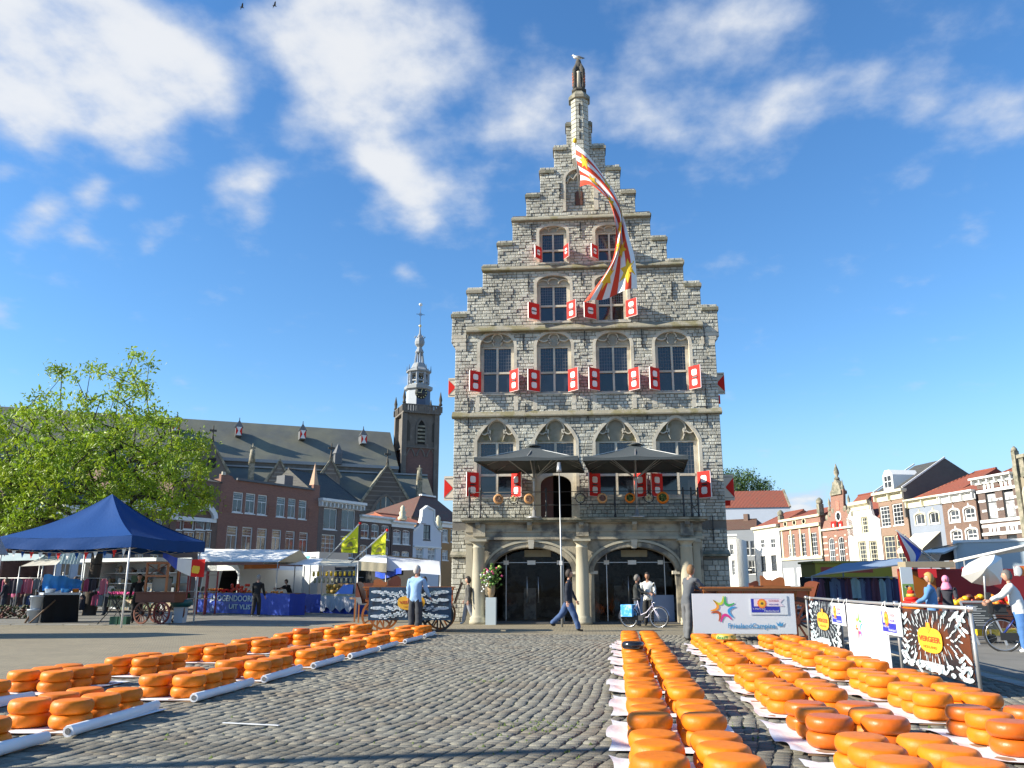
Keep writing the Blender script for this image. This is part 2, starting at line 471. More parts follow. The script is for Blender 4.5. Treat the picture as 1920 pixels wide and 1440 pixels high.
SF=[(0,1,5,4),(1,2,6,5),(2,3,7,6),(3,0,4,7),(4,5,9,8),(5,6,10,9),(6,7,11,10),(7,4,8,11),(8,9,12),(9,10,12),(10,11,12),(11,8,12)]
vars_=[]
for k in range(24):
 mb=MB();mb.add(stone_pts(0,0,CW,CL,0.010,random.random),SF,0,True)
 vars_.append(mb.mesh('cobblestone',M_cob))
cells2=[]
for (x,y,w_,l_) in cells:
 X,Y=warp(x+w_/2,y+l_/2)
 if X<cob_left(Y) or X>cob_right(Y)-0.1 or Y>24.75 or Y<4.5:continue
 az=math.degrees(math.atan2(X,Y))+5
 if abs(az)>36:continue
 cells2.append((Y,X,w_,l_,x,y))
cells2.sort()
vis=[c for c in cells2 if c[0]>7.15 and abs(c[1]+0.09*c[0])<0.64*c[0]]
nearset=set(id(c) for c in vis[:300])
for c in cells2:
 Y,X,w_,l_,x,y=c
 a=Vector(warp(x+w_/2,y+l_/2+0.05))-Vector(warp(x+w_/2,y+l_/2-0.05))
 rz=math.atan2(a.y,a.x)-PI/2
 if id(c) in nearset:
  inst('cobblestone',random.choice(vars_),cobbles,(X,Y,0.004),(R(random.uniform(-2,2)),R(random.uniform(-2,2)),rz+R(random.uniform(-4,4))),(w_/CW*0.99,l_/CL,random.uniform(.8,1.25)))
 else:
  P=stone_pts(0,0,w_,l_,0.009*random.uniform(.5,1.9),random.random)
  ca,sa=math.cos(rz+R(random.uniform(-4,4))),math.sin(rz)
  tl=random.uniform(-0.03,0.03)
  far_mb.add([(X+a_*ca-b_*sa,Y+a_*sa+b_*ca,z_*(1+tl*10*a_)+0.004) for a_,b_,z_ in P],SF,0,True,random.random())
tag(far_mb.build('cobblestones',M_cob,cobbles),kind='stuff')
M_moss=mat('joint_moss',(0.10,0.14,0.03),0.95,0.3,30,0.4,120,tint=.3)
mm=MB()
for (cx,cy,rr,nn) in [(-0.55,8.9,.5,60),(0.2,8.1,1.4,60),(-1.5,12.8,.35,26),(1.9,9.0,1.2,60),(3.0,8.5,1.5,60),(-2.8,8.2,1.6,30)]:
 for _ in range(nn):
  a=random.random()*2*PI;r_=rr*math.sqrt(random.random())
  x,y=cx+r_*math.cos(a),cy+r_*math.sin(a)*.8
  s_=random.uniform(.008,.022);h_=random.uniform(.012,.03)
  mm.add([(x-s_,y-s_,.01),(x+s_,y-s_*.6,.01),(x+s_*.4,y+s_,.01),(x,y,h_+.01)],[(0,1,3),(1,2,3),(2,0,3)],0,True,random.random())
tag(mm.build('moss',M_moss),'small tufts of green moss growing in the joints between the cobbles','moss',kind='stuff')
q=MB();a=gp(418,1355,.03);b=gp(523,1360,.03);d=(b-a)
for i in range(6):
 p=a+d*(i/6);p2=a+d*((i+1)/6)
 q.bar((p.x,p.y+.004*(i%2),p.z),(p2.x,p2.y+.004*((i+1)%2),p2.z),.03,.006)
o=q.build('tape_strip',mat('white_plastic',(0.75,0.75,0.74),0.5,0.06,9))
tag(o,'thin white strip of plastic tape lying on the cobbles','tape')
# ==== town hall
FY=33.3
CX=0.15
M_stone=mat('grey_limestone_block',(0.50,0.485,0.41),0.9,0.18,3.2,1.3,26,tint=0.25,orand=0.0,col2=(0.40,0.385,0.32),mixscale=0.7,mixr=(0.42,0.62))
M_mort=mat('dark_mortar',(0.17,0.155,0.13),0.95,0.25,6,0.5,60)
M_dress=mat('dressed_sandstone',(0.56,0.51,0.41),0.85,0.16,3.0,0.4,30,col2=(0.45,0.40,0.31),mixscale=1.4)
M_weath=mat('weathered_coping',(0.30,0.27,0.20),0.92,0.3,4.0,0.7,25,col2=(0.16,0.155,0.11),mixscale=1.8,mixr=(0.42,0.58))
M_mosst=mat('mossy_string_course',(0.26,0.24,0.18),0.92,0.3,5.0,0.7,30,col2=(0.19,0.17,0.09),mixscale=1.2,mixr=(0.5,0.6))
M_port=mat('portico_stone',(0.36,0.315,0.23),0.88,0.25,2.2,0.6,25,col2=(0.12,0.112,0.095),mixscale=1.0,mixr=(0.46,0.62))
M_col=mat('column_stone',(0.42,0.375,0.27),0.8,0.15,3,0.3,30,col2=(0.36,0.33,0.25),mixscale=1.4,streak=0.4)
M_black=mat('black_iron',(0.015,0.015,0.016),0.5,0.1)
M_glassd=glass_mat('dark_window_glass',(0.020,0.024,0.032),0.08)
M_lead=mat('lead_came',(0.16,0.16,0.17),0.5,0.1,metal=.3)
M_red=mat('red_paint',(0.66,0.025,0.018),0.7,0.08,6,spec=.2)
M_white=mat('white_paint',(0.78,0.76,0.71),0.5,0.06,5)
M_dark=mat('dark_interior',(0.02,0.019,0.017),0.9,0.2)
M_slate=mat('grey_slate',(0.11,0.115,0.12),0.7,0.2,3)
hall=thing('town_hall','tall grey stone gothic town hall with stepped gable and red and white shutters','town hall',(CX,FY,0))
def fx(px,py,Y=FY):q=wy(px,py,Y);return q.x,q.z
steps=[(5.68,13.02),(5.03,14.11),(4.36,15.2),(3.70,16.3),(3.04,17.46),(2.42,18.59),(1.79,19.75),(1.15,20.87),(0.57,22.07)]
outline=[(-5.52,0.0),(5.52,0.0),(5.52,11.35),(5.70,11.62),(5.70,steps[0][1])]
R_=[(5.68,13.02)]
for i in range(1,9):R_+=[(steps[i][0],steps[i-1][1]),(steps[i][0],steps[i][1])]
rt=outline[:4]+R_
lf=[(-a,b) for a,b in reversed(R_)]+[(-5.70,11.62),(-5.52,11.35)]
OUT=[(CX+a,b) for a,b in ([(-5.52,0.0)]+rt[1:]+lf)]
def arch(cx,w_,z0,spring,apex,pointed=False,n=14):
 """closed polygon, CCW: from bottom left, bottom right, up and over"""
 P=[(cx-w_/2,z0),(cx+w_/2,z0)]
 top=arch_top(cx,w_,spring,apex,pointed,n)
 return P+top
def arch_top(cx,w_,spring,apex,pointed=False,n=14):
 h=w_/2;r=apex-spring;T=[]
 for i in range(n+1):
  a=PI*i/n
  x=math.cos(a);z=math.sin(a)
  if pointed:z=(1-abs(x)**1.55)**0.80 if abs(x)<1 else 0
  else:z=z**0.92 if z>0 else 0
  T.append((cx+h*x,spring+r*z))
 return T
WIN=[]
def addwin(row,xl,xr,yb,yt,ya,xo0,xo1,pointed=False,Y=FY):
 ym=(yb+yt)/2
 x0,_=fx(xl,ym);x1,_=fx(xr,ym)
 _,zb=fx((xl+xr)/2,yb);_,zt=fx((xl+xr)/2,yt);_,za=fx((xl+xr)/2,ya)
 a0,_=fx(xo0,yt);a1,_=fx(xo1,yt)
 WIN.append(dict(row=row,cx=(x0+x1)/2,w=x1-x0,zb=zb,zt=zt,za=za,ow=a1-a0,p=pointed))
addwin(4,1013,1060.5,491,435,421.5,1009,1065)
addwin(4,1119,1166,488,434,419,1114,1171)
addwin(3,1009.6,1066,602,534,514,1004,1071)
addwin(3,1119,1173,601,531,512,1113,1179)
for a,b,c,d in ((902.5,961,897,966),(1009.6,1068.5,1004,1074),(1120.4,1181,1115,1186),(1231.8,1291.5,1227,1297)):
 addwin(2,a,b,737-(a-900)*.011,650.5-(a-900)*.014,623-(a-900)*.012,c,d)
for a,b,c,d in ((896,966,891,970),(1006.5,1077,1001,1083),(1120,1193,1115,1198),(1235,1309,1229,1315)):
 addwin(1,a,b,931-(a-900)*.0,829-(a-900)*.008,784-(a-900)*.012,c,d,True)
door_i=9
WIN[door_i]['door']=True
holes=[]
for q in WIN:
 zb=q['zb'] if not q.get('door') else 3.93
 q['zbb']=zb
 holes.append(arch(q['cx'],q['ow'],zb,q['zt']+0.03,q['za'],q['p']))
nx0=fx(1060,360)[0];nx1=fx(1118,360)[0]
NICHE=arch(CX,1.42,17.62,19.1,19.72,False)
holes.append(NICHE)
GF=[(CX-4.35,0.001),(CX+4.35,0.001),(CX+4.35,3.55),(CX-4.35,3.55)]
holes2=holes
def clipx(poly):return poly
wall=MB()
wall.prism([(a,b) for a,b in OUT],FY+0.035,FY+0.55,0,holes=holes2+[GF])
wall.build('wall',M_mort,hall,rel=True)
def pt_in(x,z,poly):
 c=False;j=len(poly)-1
 for i in range(len(poly)):
  xi,zi=poly[i];xj,zj=poly[j]
  if (zi>z)!=(zj>z) and x<(xj-xi)*(z-zi)/(zj-zi)+xi:c=not c
  j=i
 return c
def spans(z,poly,holes_,grow=0.0):
 """allowed x intervals at height z"""
 def cuts(P):
  X=[]
  for i in range(len(P)):
   (x1,z1),(x2,z2)=P[i],P[(i+1)%len(P)]
   if (z1>z)!=(z2>z):X.append(x1+(x2-x1)*(z-z1)/(z2-z1))
  return sorted(X)
 o=cuts(poly)
 iv=[(o[i],o[i+1]) for i in range(0,len(o)-1,2)]
 for H in holes_:
  c=cuts(H)
  for i in range(0,len(c)-1,2):
   a,b=c[i]-grow,c[i+1]+grow
   nv=[]
   for (p,r) in iv:
    if b<=p or a>=r:nv.append((p,r));continue
    if a>p:nv.append((p,a))
    if b<r:nv.append((b,r))
   iv=nv
 return iv
BL=[]
def lay(z0,z1,ch,iv_fn,Yf,wmin=.12,wmax=.36,jit=.042):
 z=z0
 while z<z1-0.03:
  h_=min(ch*random.uniform(.82,1.2),z1-z)
  for (a,b) in iv_fn(z+h_*.5):
   if b-a<.05:continue
   x=a
   while x<b-.02:
    w_=random.uniform(wmin,wmax)
    if x+w_>b-.10:w_=b-x
    g1=.009
    BL.append((x+g1,x+w_-g1,z+g1,z+h_-g1,Yf,random.random()*jit,random.random()))
    x+=w_
  z+=h_
hole_b=holes+[GF]
lay(0.0,3.6,0.145,lambda z:[s_ for s_ in spans(z,OUT,[GF])],FY)
lay(3.93,22.0,0.136,lambda z:[s_ for s_ in spans(z,OUT,holes,0.05)],FY)
BL.sort(key=lambda b:-((b[1]-b[0])*(b[3]-b[2])/(20+b[2])))
stuffm=MB()
def block(mb,b,rel=False):
 x0,x1,z0,z1,Yf,j,t=b
 bv=.014;yf=Yf-j
 dx=[random.uniform(-.006,.006) for _ in range(4)]
 P=[(x0,Yf+.06,z0),(x1,Yf+.06,z0),(x1,Yf+.06,z1),(x0,Yf+.06,z1),(x0,yf+.012,z0),(x1,yf+.012,z0),(x1,yf+.012,z1),(x0,yf+.012,z1),(x0+bv+dx[0],yf,z0+bv),(x1-bv+dx[1],yf,z0+bv),(x1-bv,yf,z1-bv+dx[2]),(x0+bv,yf,z1-bv+dx[3])]
 mb.add(P,[(0,1,5,4),(1,2,6,5),(2,3,7,6),(3,0,4,7),(4,5,9,8),(5,6,10,9),(6,7,11,10),(7,4,8,11),(8,9,10,11)],0,False,t)
for b in BL[:300]:
 mb=MB();block(mb,b)
 mb.build('stone_block',M_stone,hall,rel=True)
for b in BL[300:]:block(stuffm,b)
tag(stuffm.build('stone_blocks',M_stone,hall,rel=True),kind='stuff')
bd=MB()
bd.box(CX-5.5,CX-5.0,FY+.552,FY+24,0,12.2);bd.box(CX+5.0,CX+5.5,FY+.552,FY+24,0,12.2)
bd.box(CX-5.0,CX+5.0,FY+23.5,FY+24,0,12.2)
bd.build('side_walls',M_mort,hall,rel=True)
bd=MB()
bd.add([(CX-5.3,FY+.553,12.2),(CX+5.3,FY+.553,12.2),(CX,FY+.553,21.3),(CX-5.3,FY+24,12.2),(CX+5.3,FY+24,12.2),(CX,FY+24,21.3)],[(0,2,1),(3,4,5),(0,3,5,2),(1,2,5,4),(0,1,4,3)])
bd.build('roof',M_slate,hall,rel=True)
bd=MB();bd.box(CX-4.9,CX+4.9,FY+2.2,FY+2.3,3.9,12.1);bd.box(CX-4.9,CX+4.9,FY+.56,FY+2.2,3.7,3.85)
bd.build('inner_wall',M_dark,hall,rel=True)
pl=MB()
def plin(x0,x1):
 z=0
 while z<3.0:
  h_=.19*random.uniform(.85,1.2);x=x0
  while x<x1-.02:
   w_=random.uniform(.16,.4)
   if x+w_>x1-.1:w_=x1-x
   block(pl,(x+.008,x+w_-.008,z+.008,min(z+h_,2.5)-.008 if z+h_<2.5 else z+h_-.008,FY-.12,random.random()*.03,random.random()));x+=w_
  z+=h_
  if z>2.35:break
PX0=wy(847,1100,FY-.12).x;PX1=wy(1366,1060,FY-.12).x
plin(PX0,CX-4.5);plin(CX+4.5,PX1)
tag(pl.build('stone_blocks',M_stone,hall,rel=True),kind='stuff')
for (a,b) in ((PX0-.08,CX-4.4),(CX+4.4,PX1+.08)):
 pb=MB();pb.box(max(a,PX0+.02),min(b,PX1-.02),FY-.07,FY+.4,0,2.5)
 pb.add([(a,FY-.26,2.52),(b,FY-.26,2.52),(b,FY+.03,2.52),(a,FY+.03,2.52),(a,FY-.26,2.6),(b,FY-.26,2.6),(b,FY+.03,2.78),(a,FY+.03,2.78)],[(0,3,2,1),(4,5,6,7),(0,1,5,4),(1,2,6,5),(3,0,4,7),(2,3,7,6)],1)
 pb.build('plinth',[M_mort,M_weath],hall,rel=True)
def coping(a,b,z,hh=.30,m=M_weath):
 mb=MB();o=.05;y0,y1=FY-.10,FY+.62;ym=(y0+y1)/2
 mb.add([(a-o,y0,z-hh),(b+o,y0,z-hh),(b+o,y1,z-hh),(a-o,y1,z-hh),(a-o,y0,z-hh*.55),(b+o,y0,z-hh*.55),(b+o,y1,z-hh*.55),(a-o,y1,z-hh*.55),(a+.0,ym-.06,z+.02),(b,ym-.06,z+.02),(b,ym+.06,z+.02),(a,ym+.06,z+.02)],[(0,3,2,1),(0,1,5,4),(1,2,6,5),(2,3,7,6),(3,0,4,7),(4,5,9,8),(5,6,10,9),(6,7,11,10),(7,4,8,11),(8,9,10,11)])
 return mb.build('coping_stone',m,hall,rel=True)
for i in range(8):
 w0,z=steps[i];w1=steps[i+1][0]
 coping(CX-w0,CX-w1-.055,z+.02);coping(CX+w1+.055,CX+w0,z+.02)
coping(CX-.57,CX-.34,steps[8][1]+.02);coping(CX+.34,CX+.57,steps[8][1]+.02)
def string(x0,x1,z,d=.20,h_=.20):
 mb=MB()
 n=max(2,int((x1-x0)/.9))
 for i in range(n):
  a=x0+(x1-x0)*i/n;b=x0+(x1-x0)*(i+1)/n-.004
  mb.add([(a,FY-d,z-h_*.25),(b,FY-d,z-h_*.25),(b,FY+.01,z-h_*.45),(a,FY+.01,z-h_*.45),(a,FY-d,z),(b,FY-d,z),(b,FY+.01,z+h_),(a,FY+.01,z+h_)],[(0,3,2,1),(4,5,6,7),(0,1,5,4),(1,2,6,5),(2,3,7,6),(3,0,4,7)],0,False,random.random())
 return mb.build('string_course',M_mosst,hall,rel=True)
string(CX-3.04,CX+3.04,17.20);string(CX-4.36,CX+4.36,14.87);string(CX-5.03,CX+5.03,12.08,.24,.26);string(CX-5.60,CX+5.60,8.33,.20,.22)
for s_ in (-1,1):
 mb=MB()
 for k in range(4):
  z=11.28+k*.17
  a=CX+s_*(5.50+.055*k);
  mb.box(min(a,a-s_*.6),max(a,a-s_*.6),FY-.03,FY+.5,z,z+.15)
 mb.build('corbel',M_dress,hall,rel=True)
def lead_pane(name,x0,x1,z0,z1,y,nx,nz,par):
 mb=MB();mb.add([(x0,y,z0),(x1,y,z0),(x1,y,z1),(x0,y,z1),(x0,y+.02,z0),(x1,y+.02,z0),(x1,y+.02,z1),(x0,y+.02,z1)],[(0,1,2,3),(7,6,5,4),(0,4,5,1),(1,5,6,2),(2,6,7,3),(3,7,4,0)],0)
 for i in range(1,nx):
  x=x0+(x1-x0)*i/nx;mb.box(x-.007,x+.007,y-.012,y-.002,z0,z1,1)
 for i in range(1,nz):
  z=z0+(z1-z0)*i/nz;mb.box(x0,x1,y-.010,y-.003,z-.007,z+.007,1)
 return mb.build(name,[M_glassd,M_lead],par,rel=False)
def local(par):
 return Vector(hall.location)
for q in WIN:
 cx,w_,zb,zt,za,ow=q['cx'],q['w'],q['zbb'],q['zt'],q['za'],q['ow']
 L=Vector(hall.location)
 wb=MB();yb=FY+.20;y1=FY+.36
 fr=.085 if q['row']>1 else.10
 xs=[cx-w_/2,cx+w_/2]
 if not q.get('door'):
  zm=zb+(zt-zb)*(.45 if q['row']<4 else.43)
  if q['row']==1:zm=zb+(zt-zb)*.40
  wb.box(xs[0]-(ow-w_)/2-.03,xs[0]+fr,yb,y1,zb,zt+.09);wb.box(xs[1]-fr,xs[1]+(ow-w_)/2+.03,yb,y1,zb,zt+.09)
  wb.box(xs[0]+fr,xs[1]-fr,yb,y1,zt-.03,zt+.09);wb.box(xs[0]+fr,xs[1]-fr,yb,y1,zb,zb+fr)
  wb.box(cx-fr/2,cx+fr/2,yb-.02,y1,zb+fr,zt-.03)
  wb.box(xs[0]+fr,cx-fr/2-.001,yb-.015,y1,zm-fr/2,zm+fr/2);wb.box(cx+fr/2+.001,xs[1]-fr,yb-.015,y1,zm-fr/2,zm+fr/2)
  wb.add([(cx-ow/2-.04,FY-.06,zb-.10),(cx+ow/2+.04,FY-.06,zb-.10),(cx+ow/2+.04,FY+.2,zb-.10),(cx-ow/2-.04,FY+.2,zb-.10),(cx-ow/2-.04,FY-.06,zb-.04),(cx+ow/2+.04,FY-.06,zb-.04),(cx+ow/2+.04,FY+.2,zb+.02),(cx-ow/2-.04,FY+.2,zb+.02)],[(0,3,2,1),(4,5,6,7),(0,1,5,4),(1,2,6,5),(2,3,7,6),(3,0,4,7)])
  lights=[(xs[0]+fr,cx-fr/2,zb+fr,zm-fr/2,0),(cx+fr/2,xs[1]-fr,zb+fr,zm-fr/2,0),(xs[0]+fr,cx-fr/2,zm+fr/2,zt-.03,1),(cx+fr/2,xs[1]-fr,zm+fr/2,zt-.03,1)]
 else:
  zd=5.95
  wb.box(xs[0]-(ow-w_)/2-.03,xs[0]+.02,yb-.1,y1,zb,zt+.09);wb.box(xs[1]-.02,xs[1]+(ow-w_)/2+.03,yb-.1,y1,zb,zt+.09)
  wb.box(xs[0]+.02,xs[1]-.02,yb,y1,zt-.03,zt+.09)
  zt0=zd+.10
  wb.box(cx-fr/2,cx+fr/2,yb,y1,zt0+.1,zt-.03)
  P=[(xs[0]+.02,zd-.5)]
  n=12
  arcp=[(cx+(w_/2-.14)*math.cos(PI*i/n),zd-.5+.38*math.sin(PI*i/n)) for i in range(n+1)]
  poly=[(xs[1]-.02,zb),(xs[1]-.02,zt0+.1),(xs[0]+.02,zt0+.1),(xs[0]+.02,zb),(cx-(w_/2-.14),zb)]+list(reversed(arcp))+[(cx+(w_/2-.14),zb)]
  wb.prism(poly,yb-.04,y1)
  lights=[(xs[0]+.02,cx-fr/2,zt0+.1,zt-.03,1),(cx+fr/2,xs[1]-.02,zt0+.1,zt-.03,1)]
 sp=zt+.09
 ty=MB();T=arch_top(cx,ow,sp-.02,za,q['p'])
 ty.prism([(cx-ow/2,sp-.05),(cx+ow/2,sp-.05)]+T[1:-1],FY+.17,FY+.34)
 wb.ribbon([(cx+ow/2,zb-.02)]+arch_top(cx,ow,sp-.05,za,q['p'])+[(cx-ow/2,zb-.02)],.13,FY-.035,FY+.23)
 ra=za-sp
 if q['row'] in (1,2):
  cr=ra*.40;cz=sp+ra*.48
  wb.ribbon([(cx+cr*math.cos(a),cz+cr*math.sin(a)*1.05) for a in [R(-38+(256*i/16)) for i in range(17)]],.05,FY+.06,FY+.2)
  for s_ in (-1,1):
   P=[]
   x_in=cx+s_*cr*.75;x_out=cx+s_*(ow/2-.06)
   for i in range(9):
    t=i/8;x=x_in+(x_out-x_in)*t
    P.append((x,cz-ra*.22-math.sin(t*PI)*0+ra*.26*(abs(2*t-.9)**1.6)-.0))
   wb.ribbon(P,.05,FY+.06,FY+.2)
   wb.ribbon([(x_in,cz-ra*.05),(x_in+s_*.04,cz-ra*.25),(x_in-s_*.03,cz-ra*.48)],[.06,.05,.02],FY+.06,FY+.2)
 else:
  for s_ in (-1,0,1):
   c0=cx+s_*ow*.29;r0=ow*.155
   wb.ribbon([(c0+r0*math.cos(PI*i/8),sp+ra*.10+r0*.75*math.sin(PI*i/8)+(0.08*ra if s_==0 else-0.12*ra)) for i in range(9)],.035,FY+.06,FY+.2)
 wo_=wb.build('window' if not q.get('door') else 'doorway',M_dress,hall,rel=True)
 for part,mm_ in ((ty,M_mosst if q['row']==1 else M_stone),):
  part.v=[(a-L.x,b-L.y,c-L.z) for a,b,c in part.v]
  part.build('tympanum',mm_,wo_)
 for (a,b,c,d,up) in lights:
  lead_pane('pane',a-L.x,b-L.x,c,d,FY+.27-L.y,5 if up else 1,7 if q['row']<4 and up else (5 if up else 1),wo_)
 if q.get('door'):
  db=MB();db.box(xs[0]-L.x+.1,cx-L.x-.12,.33,.38,zb,5.9);db.build('door_leaf',mat('brown_door',(0.07,0.018,0.012),.5,.2),wo_)
 q['zm']=0
dm=MB()
for q in WIN:
 if q['row']==2:
  for s_ in (-1,1):
   dm=MB();x=q['cx']+s_*(q['ow']/2+.02);dm.box(x-.09,x+.09,FY-.03,FY+.03,8.56,q['zb']-.11);dm.build('pilaster_strip',M_dress,hall,rel=True)
def shutter(px0,px1,pyt,pyb,side):
 """side -1: hinged on its right edge, +1: on its left"""
 ym=(pyt+pyb)/2
 hinge_px=px1 if side<0 else px0
 free_px=px0 if side<0 else px1
 xh=fx(hinge_px,ym,FY-.05)[0];xf=fx(free_px,ym,FY-.42)[0]
 zt=fx(hinge_px,pyt+(3 if True else 0),FY-.05)[1];zb=fx(hinge_px,pyb,FY-.05)[1]
 dx=xf-xh;wd=math.hypot(dx,.37);hh=zt-zb
 ang=math.atan2(-.37,dx)
 mb=MB()
 mb.box(0,wd,-.02,.02,0,hh)
 o=mb.build('shutter',[M_red],hall)
 o.location=(xh-CX,-.05,zb);o.rotation_euler=(0,0,ang)
 fy=-.021 if side>0 else.021
 pm=MB()
 def octo(cx,cz,w_,h_,c=.3):
  a,b=w_/2,h_/2;k=min(a,b)*c*1.2
  P=[(cx-a+k,cz-b),(cx+a-k,cz-b),(cx+a,cz-b+k),(cx+a,cz+b-k),(cx+a-k,cz+b),(cx-a+k,cz+b),(cx-a,cz+b-k),(cx-a,cz-b+k)]
  return P
 n=2 if hh>.75 else 1
 for i in range(n):
  cz=hh*(.5 if n==1 else (.27+.44*i))
  P=octo(wd*.5,cz,wd*.44,hh*(.27 if n==2 else.42))
  pm.prism(P,min(fy,fy*1.6),max(fy,fy*1.6))
 pm.build('shutter_panel',M_white,o)
 e=MB();e.box(wd,wd+.012,-.022,.022,0,hh);e.box(0,wd,-.021,.021,-.012,0)
 e.build('edge_strip',M_white,o)
 lt=MB();lt.box(wd*.30 if side<0 else wd*.35,wd*.75 if side>0 else wd*.7,min(fy,fy*2.4),max(fy,fy*2.4),hh*.46,hh*.52);lt.build('shutter_latch',M_black,o)
SH=[(1003,1015,462,488,-1),(1057.7,1067,459,486,1),(1109,1120.4,459,486,-1),(1166,1176,457,484,1),(990.6,1011,567.7,600.6,-1),(1063.5,1080,564,599,1),(1095.6,1117.5,567.7,599,-1),(1174,1194.5,561,595.7,1)]
for a,b,c,d,s_ in ((208,280,668,808,-1),(467,522,660,806,1),(583,657,658,805,-1),(843,905,652,803,1),(975,1042,648,797,-1),(1232,1300,650,797,1),(1367,1427,645,795,-1),(1618,1693,635,790,1)):
 SH.append((820+a/3.4286,820+b/3.4286,500+c/3.4286,500+d/3.4286,s_))
for a,b,c,d,s_ in ((188,265,355,522,-1),(478,540,358,525,1),(975,1047,360,518,-1),(1268,1345,362,523,1),(1375,1447,362,520,-1),(1675,1758,350,527,1)):
 SH.append((820+a/3.4286,820+b/3.4286,780+c/3.4286,780+d/3.4286,s_))
for s_ in SH:shutter(*s_)
M_cream=mat('cream_paint',(0.66,0.58,0.46),0.6,0.1,5)
def hourglass(x0,x1,z0,z1,y,ext_red=False):
 mb=MB();mb.box(x0-CX,x1-CX,y-FY,y-FY+.04,z0,z1);o=mb.build('side_shutter',M_cream,hall)
 rm=MB();w_=(x1-x0);xm=(x0+x1)/2-CX;a,b=x0-CX,x1-CX;h_=z1-z0
 zi0,zi1=z0+h_*.12,z1-h_*.12;zc=(z0+z1)/2
 rm.prism([(a+.01,zi0),(xm-.05,zc-.03),(xm-.05,zc+.03),(a+.01,zi1)],y-FY-.012,y-FY-.002)
 rm.prism([(b-.01,zi0),(b-.01,zi1),(xm+.05,zc+.03),(xm+.05,zc-.03)],y-FY-.012,y-FY-.002)
 rm.build('shutter_panel',M_red,o)
 lt=MB();lt.box(a+.03,b-.03,y-FY-.014,y-FY-.002,zi0-.03,zi0-.015);lt.box(a+.03,b-.03,y-FY-.014,y-FY-.002,zi1+.015,zi1+.03);lt.build('shutter_strap',M_black,o)
def hg(px0,px1,pyt,pyb,Y):
 a=wy(px0,pyt,Y);b=wy(px1,pyb,Y);hourglass(min(a.x,b.x),max(a.x,b.x),b.z,a.z,Y)
hg(841,870,709,744,FY+1.4);hg(1325,1360,699,739,FY+1.4);hg(833,868,893,938,FY+1.4);hg(1340,1378,890,938,FY+1.4)
rm=MB()
for (px0,px1,t_,b_) in ((1345,1351,741,757),(1358,1370,938,948)):
 rm=MB();a=wy(px0,t_,FY+1.9);b=wy(px1,b_,FY+1.9);rm.box(a.x,b.x,FY+1.9,FY+1.94,b.z,a.z);rm.build('shutter_edge',M_red,hall,rel=True)
def anchor(px,y0,y1):
 a=fx(px,y0);b=fx(px,y1);mb=MB();c=a[0]
 mb.bar((c,FY-.05,a[1]),(c,FY-.05,b[1]),.045,.03);zc=(a[1]+b[1])/2
 mb.box(c-.045,c+.045,FY-.075,FY-.02,zc-.03,zc+.03)
 mb.build('wall_anchor',M_black,hall,rel=True)
for (zx,za_,zb_) in ((370,140,240),(585,50,160),(925,40,120),(1505,95,210),(190,430,545),(552,435,540),(945,415,525),(1312,405,520),(1712,390,510),(203,845,1040),(568,880,1000),(967,860,990),(1345,870,980),(1722,780,1030)):
 anchor(820+zx/3.4286,500+za_/3.4286,500+zb_/3.4286)
for (zx,za_,zb_) in ((607,1100,1200),(918,1085,1190),(1232,1075,1185),(787,835,930)):
 anchor(820+zx/3.4286,100+za_/3.4286,100+zb_/3.4286)
anchor(820+1767/3.4286,780+640/3.4286,780+820/3.4286)
nb_=MB();nb_.prism(NICHE,FY+.22,FY+.5);nb_.build('niche_back',M_mort,hall,rel=True)
nm=MB()
z=17.64
while z<19.7:
 h_=.155
 for (a,b) in spans(min(z+h_/2,19.7),NICHE,[[(CX-.22,17.95),(CX+.12,17.95),(CX+.12,18.6),(CX-.22,18.6)]],0.01):
  x=a
  while x<b-.02:
   w_=random.uniform(.15,.35)
   if x+w_>b-.08:w_=b-x
   block(nm,(x+.008,x+w_-.008,z+.008,z+h_-.008,FY+.18,random.random()*.02,random.random()));x+=w_
 z+=h_
tag(nm.build('stone_blocks',M_stone,hall,rel=True),kind='stuff')
nf=MB();nf.ribbon([(CX+.71,17.6),(CX+.71,19.1)]+arch_top(CX,1.42,19.1,19.72)[1:-1]+[(CX-.71,19.1),(CX-.71,17.6)],.13,FY-.03,FY+.2)
nf.box(CX+.60,CX+.80,FY-.035,FY+.2,17.6,19.0)
nf.ribbon([(CX-.60,19.05),(CX-.45,19.3),(CX-.30,19.18),(CX-.15,19.42),(CX+.02,19.42),(CX+.2,19.18),(CX+.38,19.3),(CX+.56,19.05)],.05,FY+.02,FY+.18)
nf.build('niche_frame',M_dress,hall,rel=True)
nf=MB();nf.box(CX-.20,CX+.10,FY+.14,FY+.17,17.95,18.62);nf.build('hatch',mat('brown_hatch',(0.12,0.05,0.03),.7,.2),hall,rel=True)
sh=MB()
sx_,sy_=CX+.05,FY+.05
for (r_,z0_,z1_) in ((.40,20.05,22.9),):
 sh.lathe([(.05,19.45),(.20,19.62),(.34,19.9),(.40,20.05)],(sx_,sy_,0),8,0,False,PI/8)
sh.lathe([(.40,20.05),(.40,23.05)],(sx_,sy_,0),8,0,False,PI/8)
sh.build('gable_shaft',M_mort,hall,rel=True)
sb=MB()
z=20.07
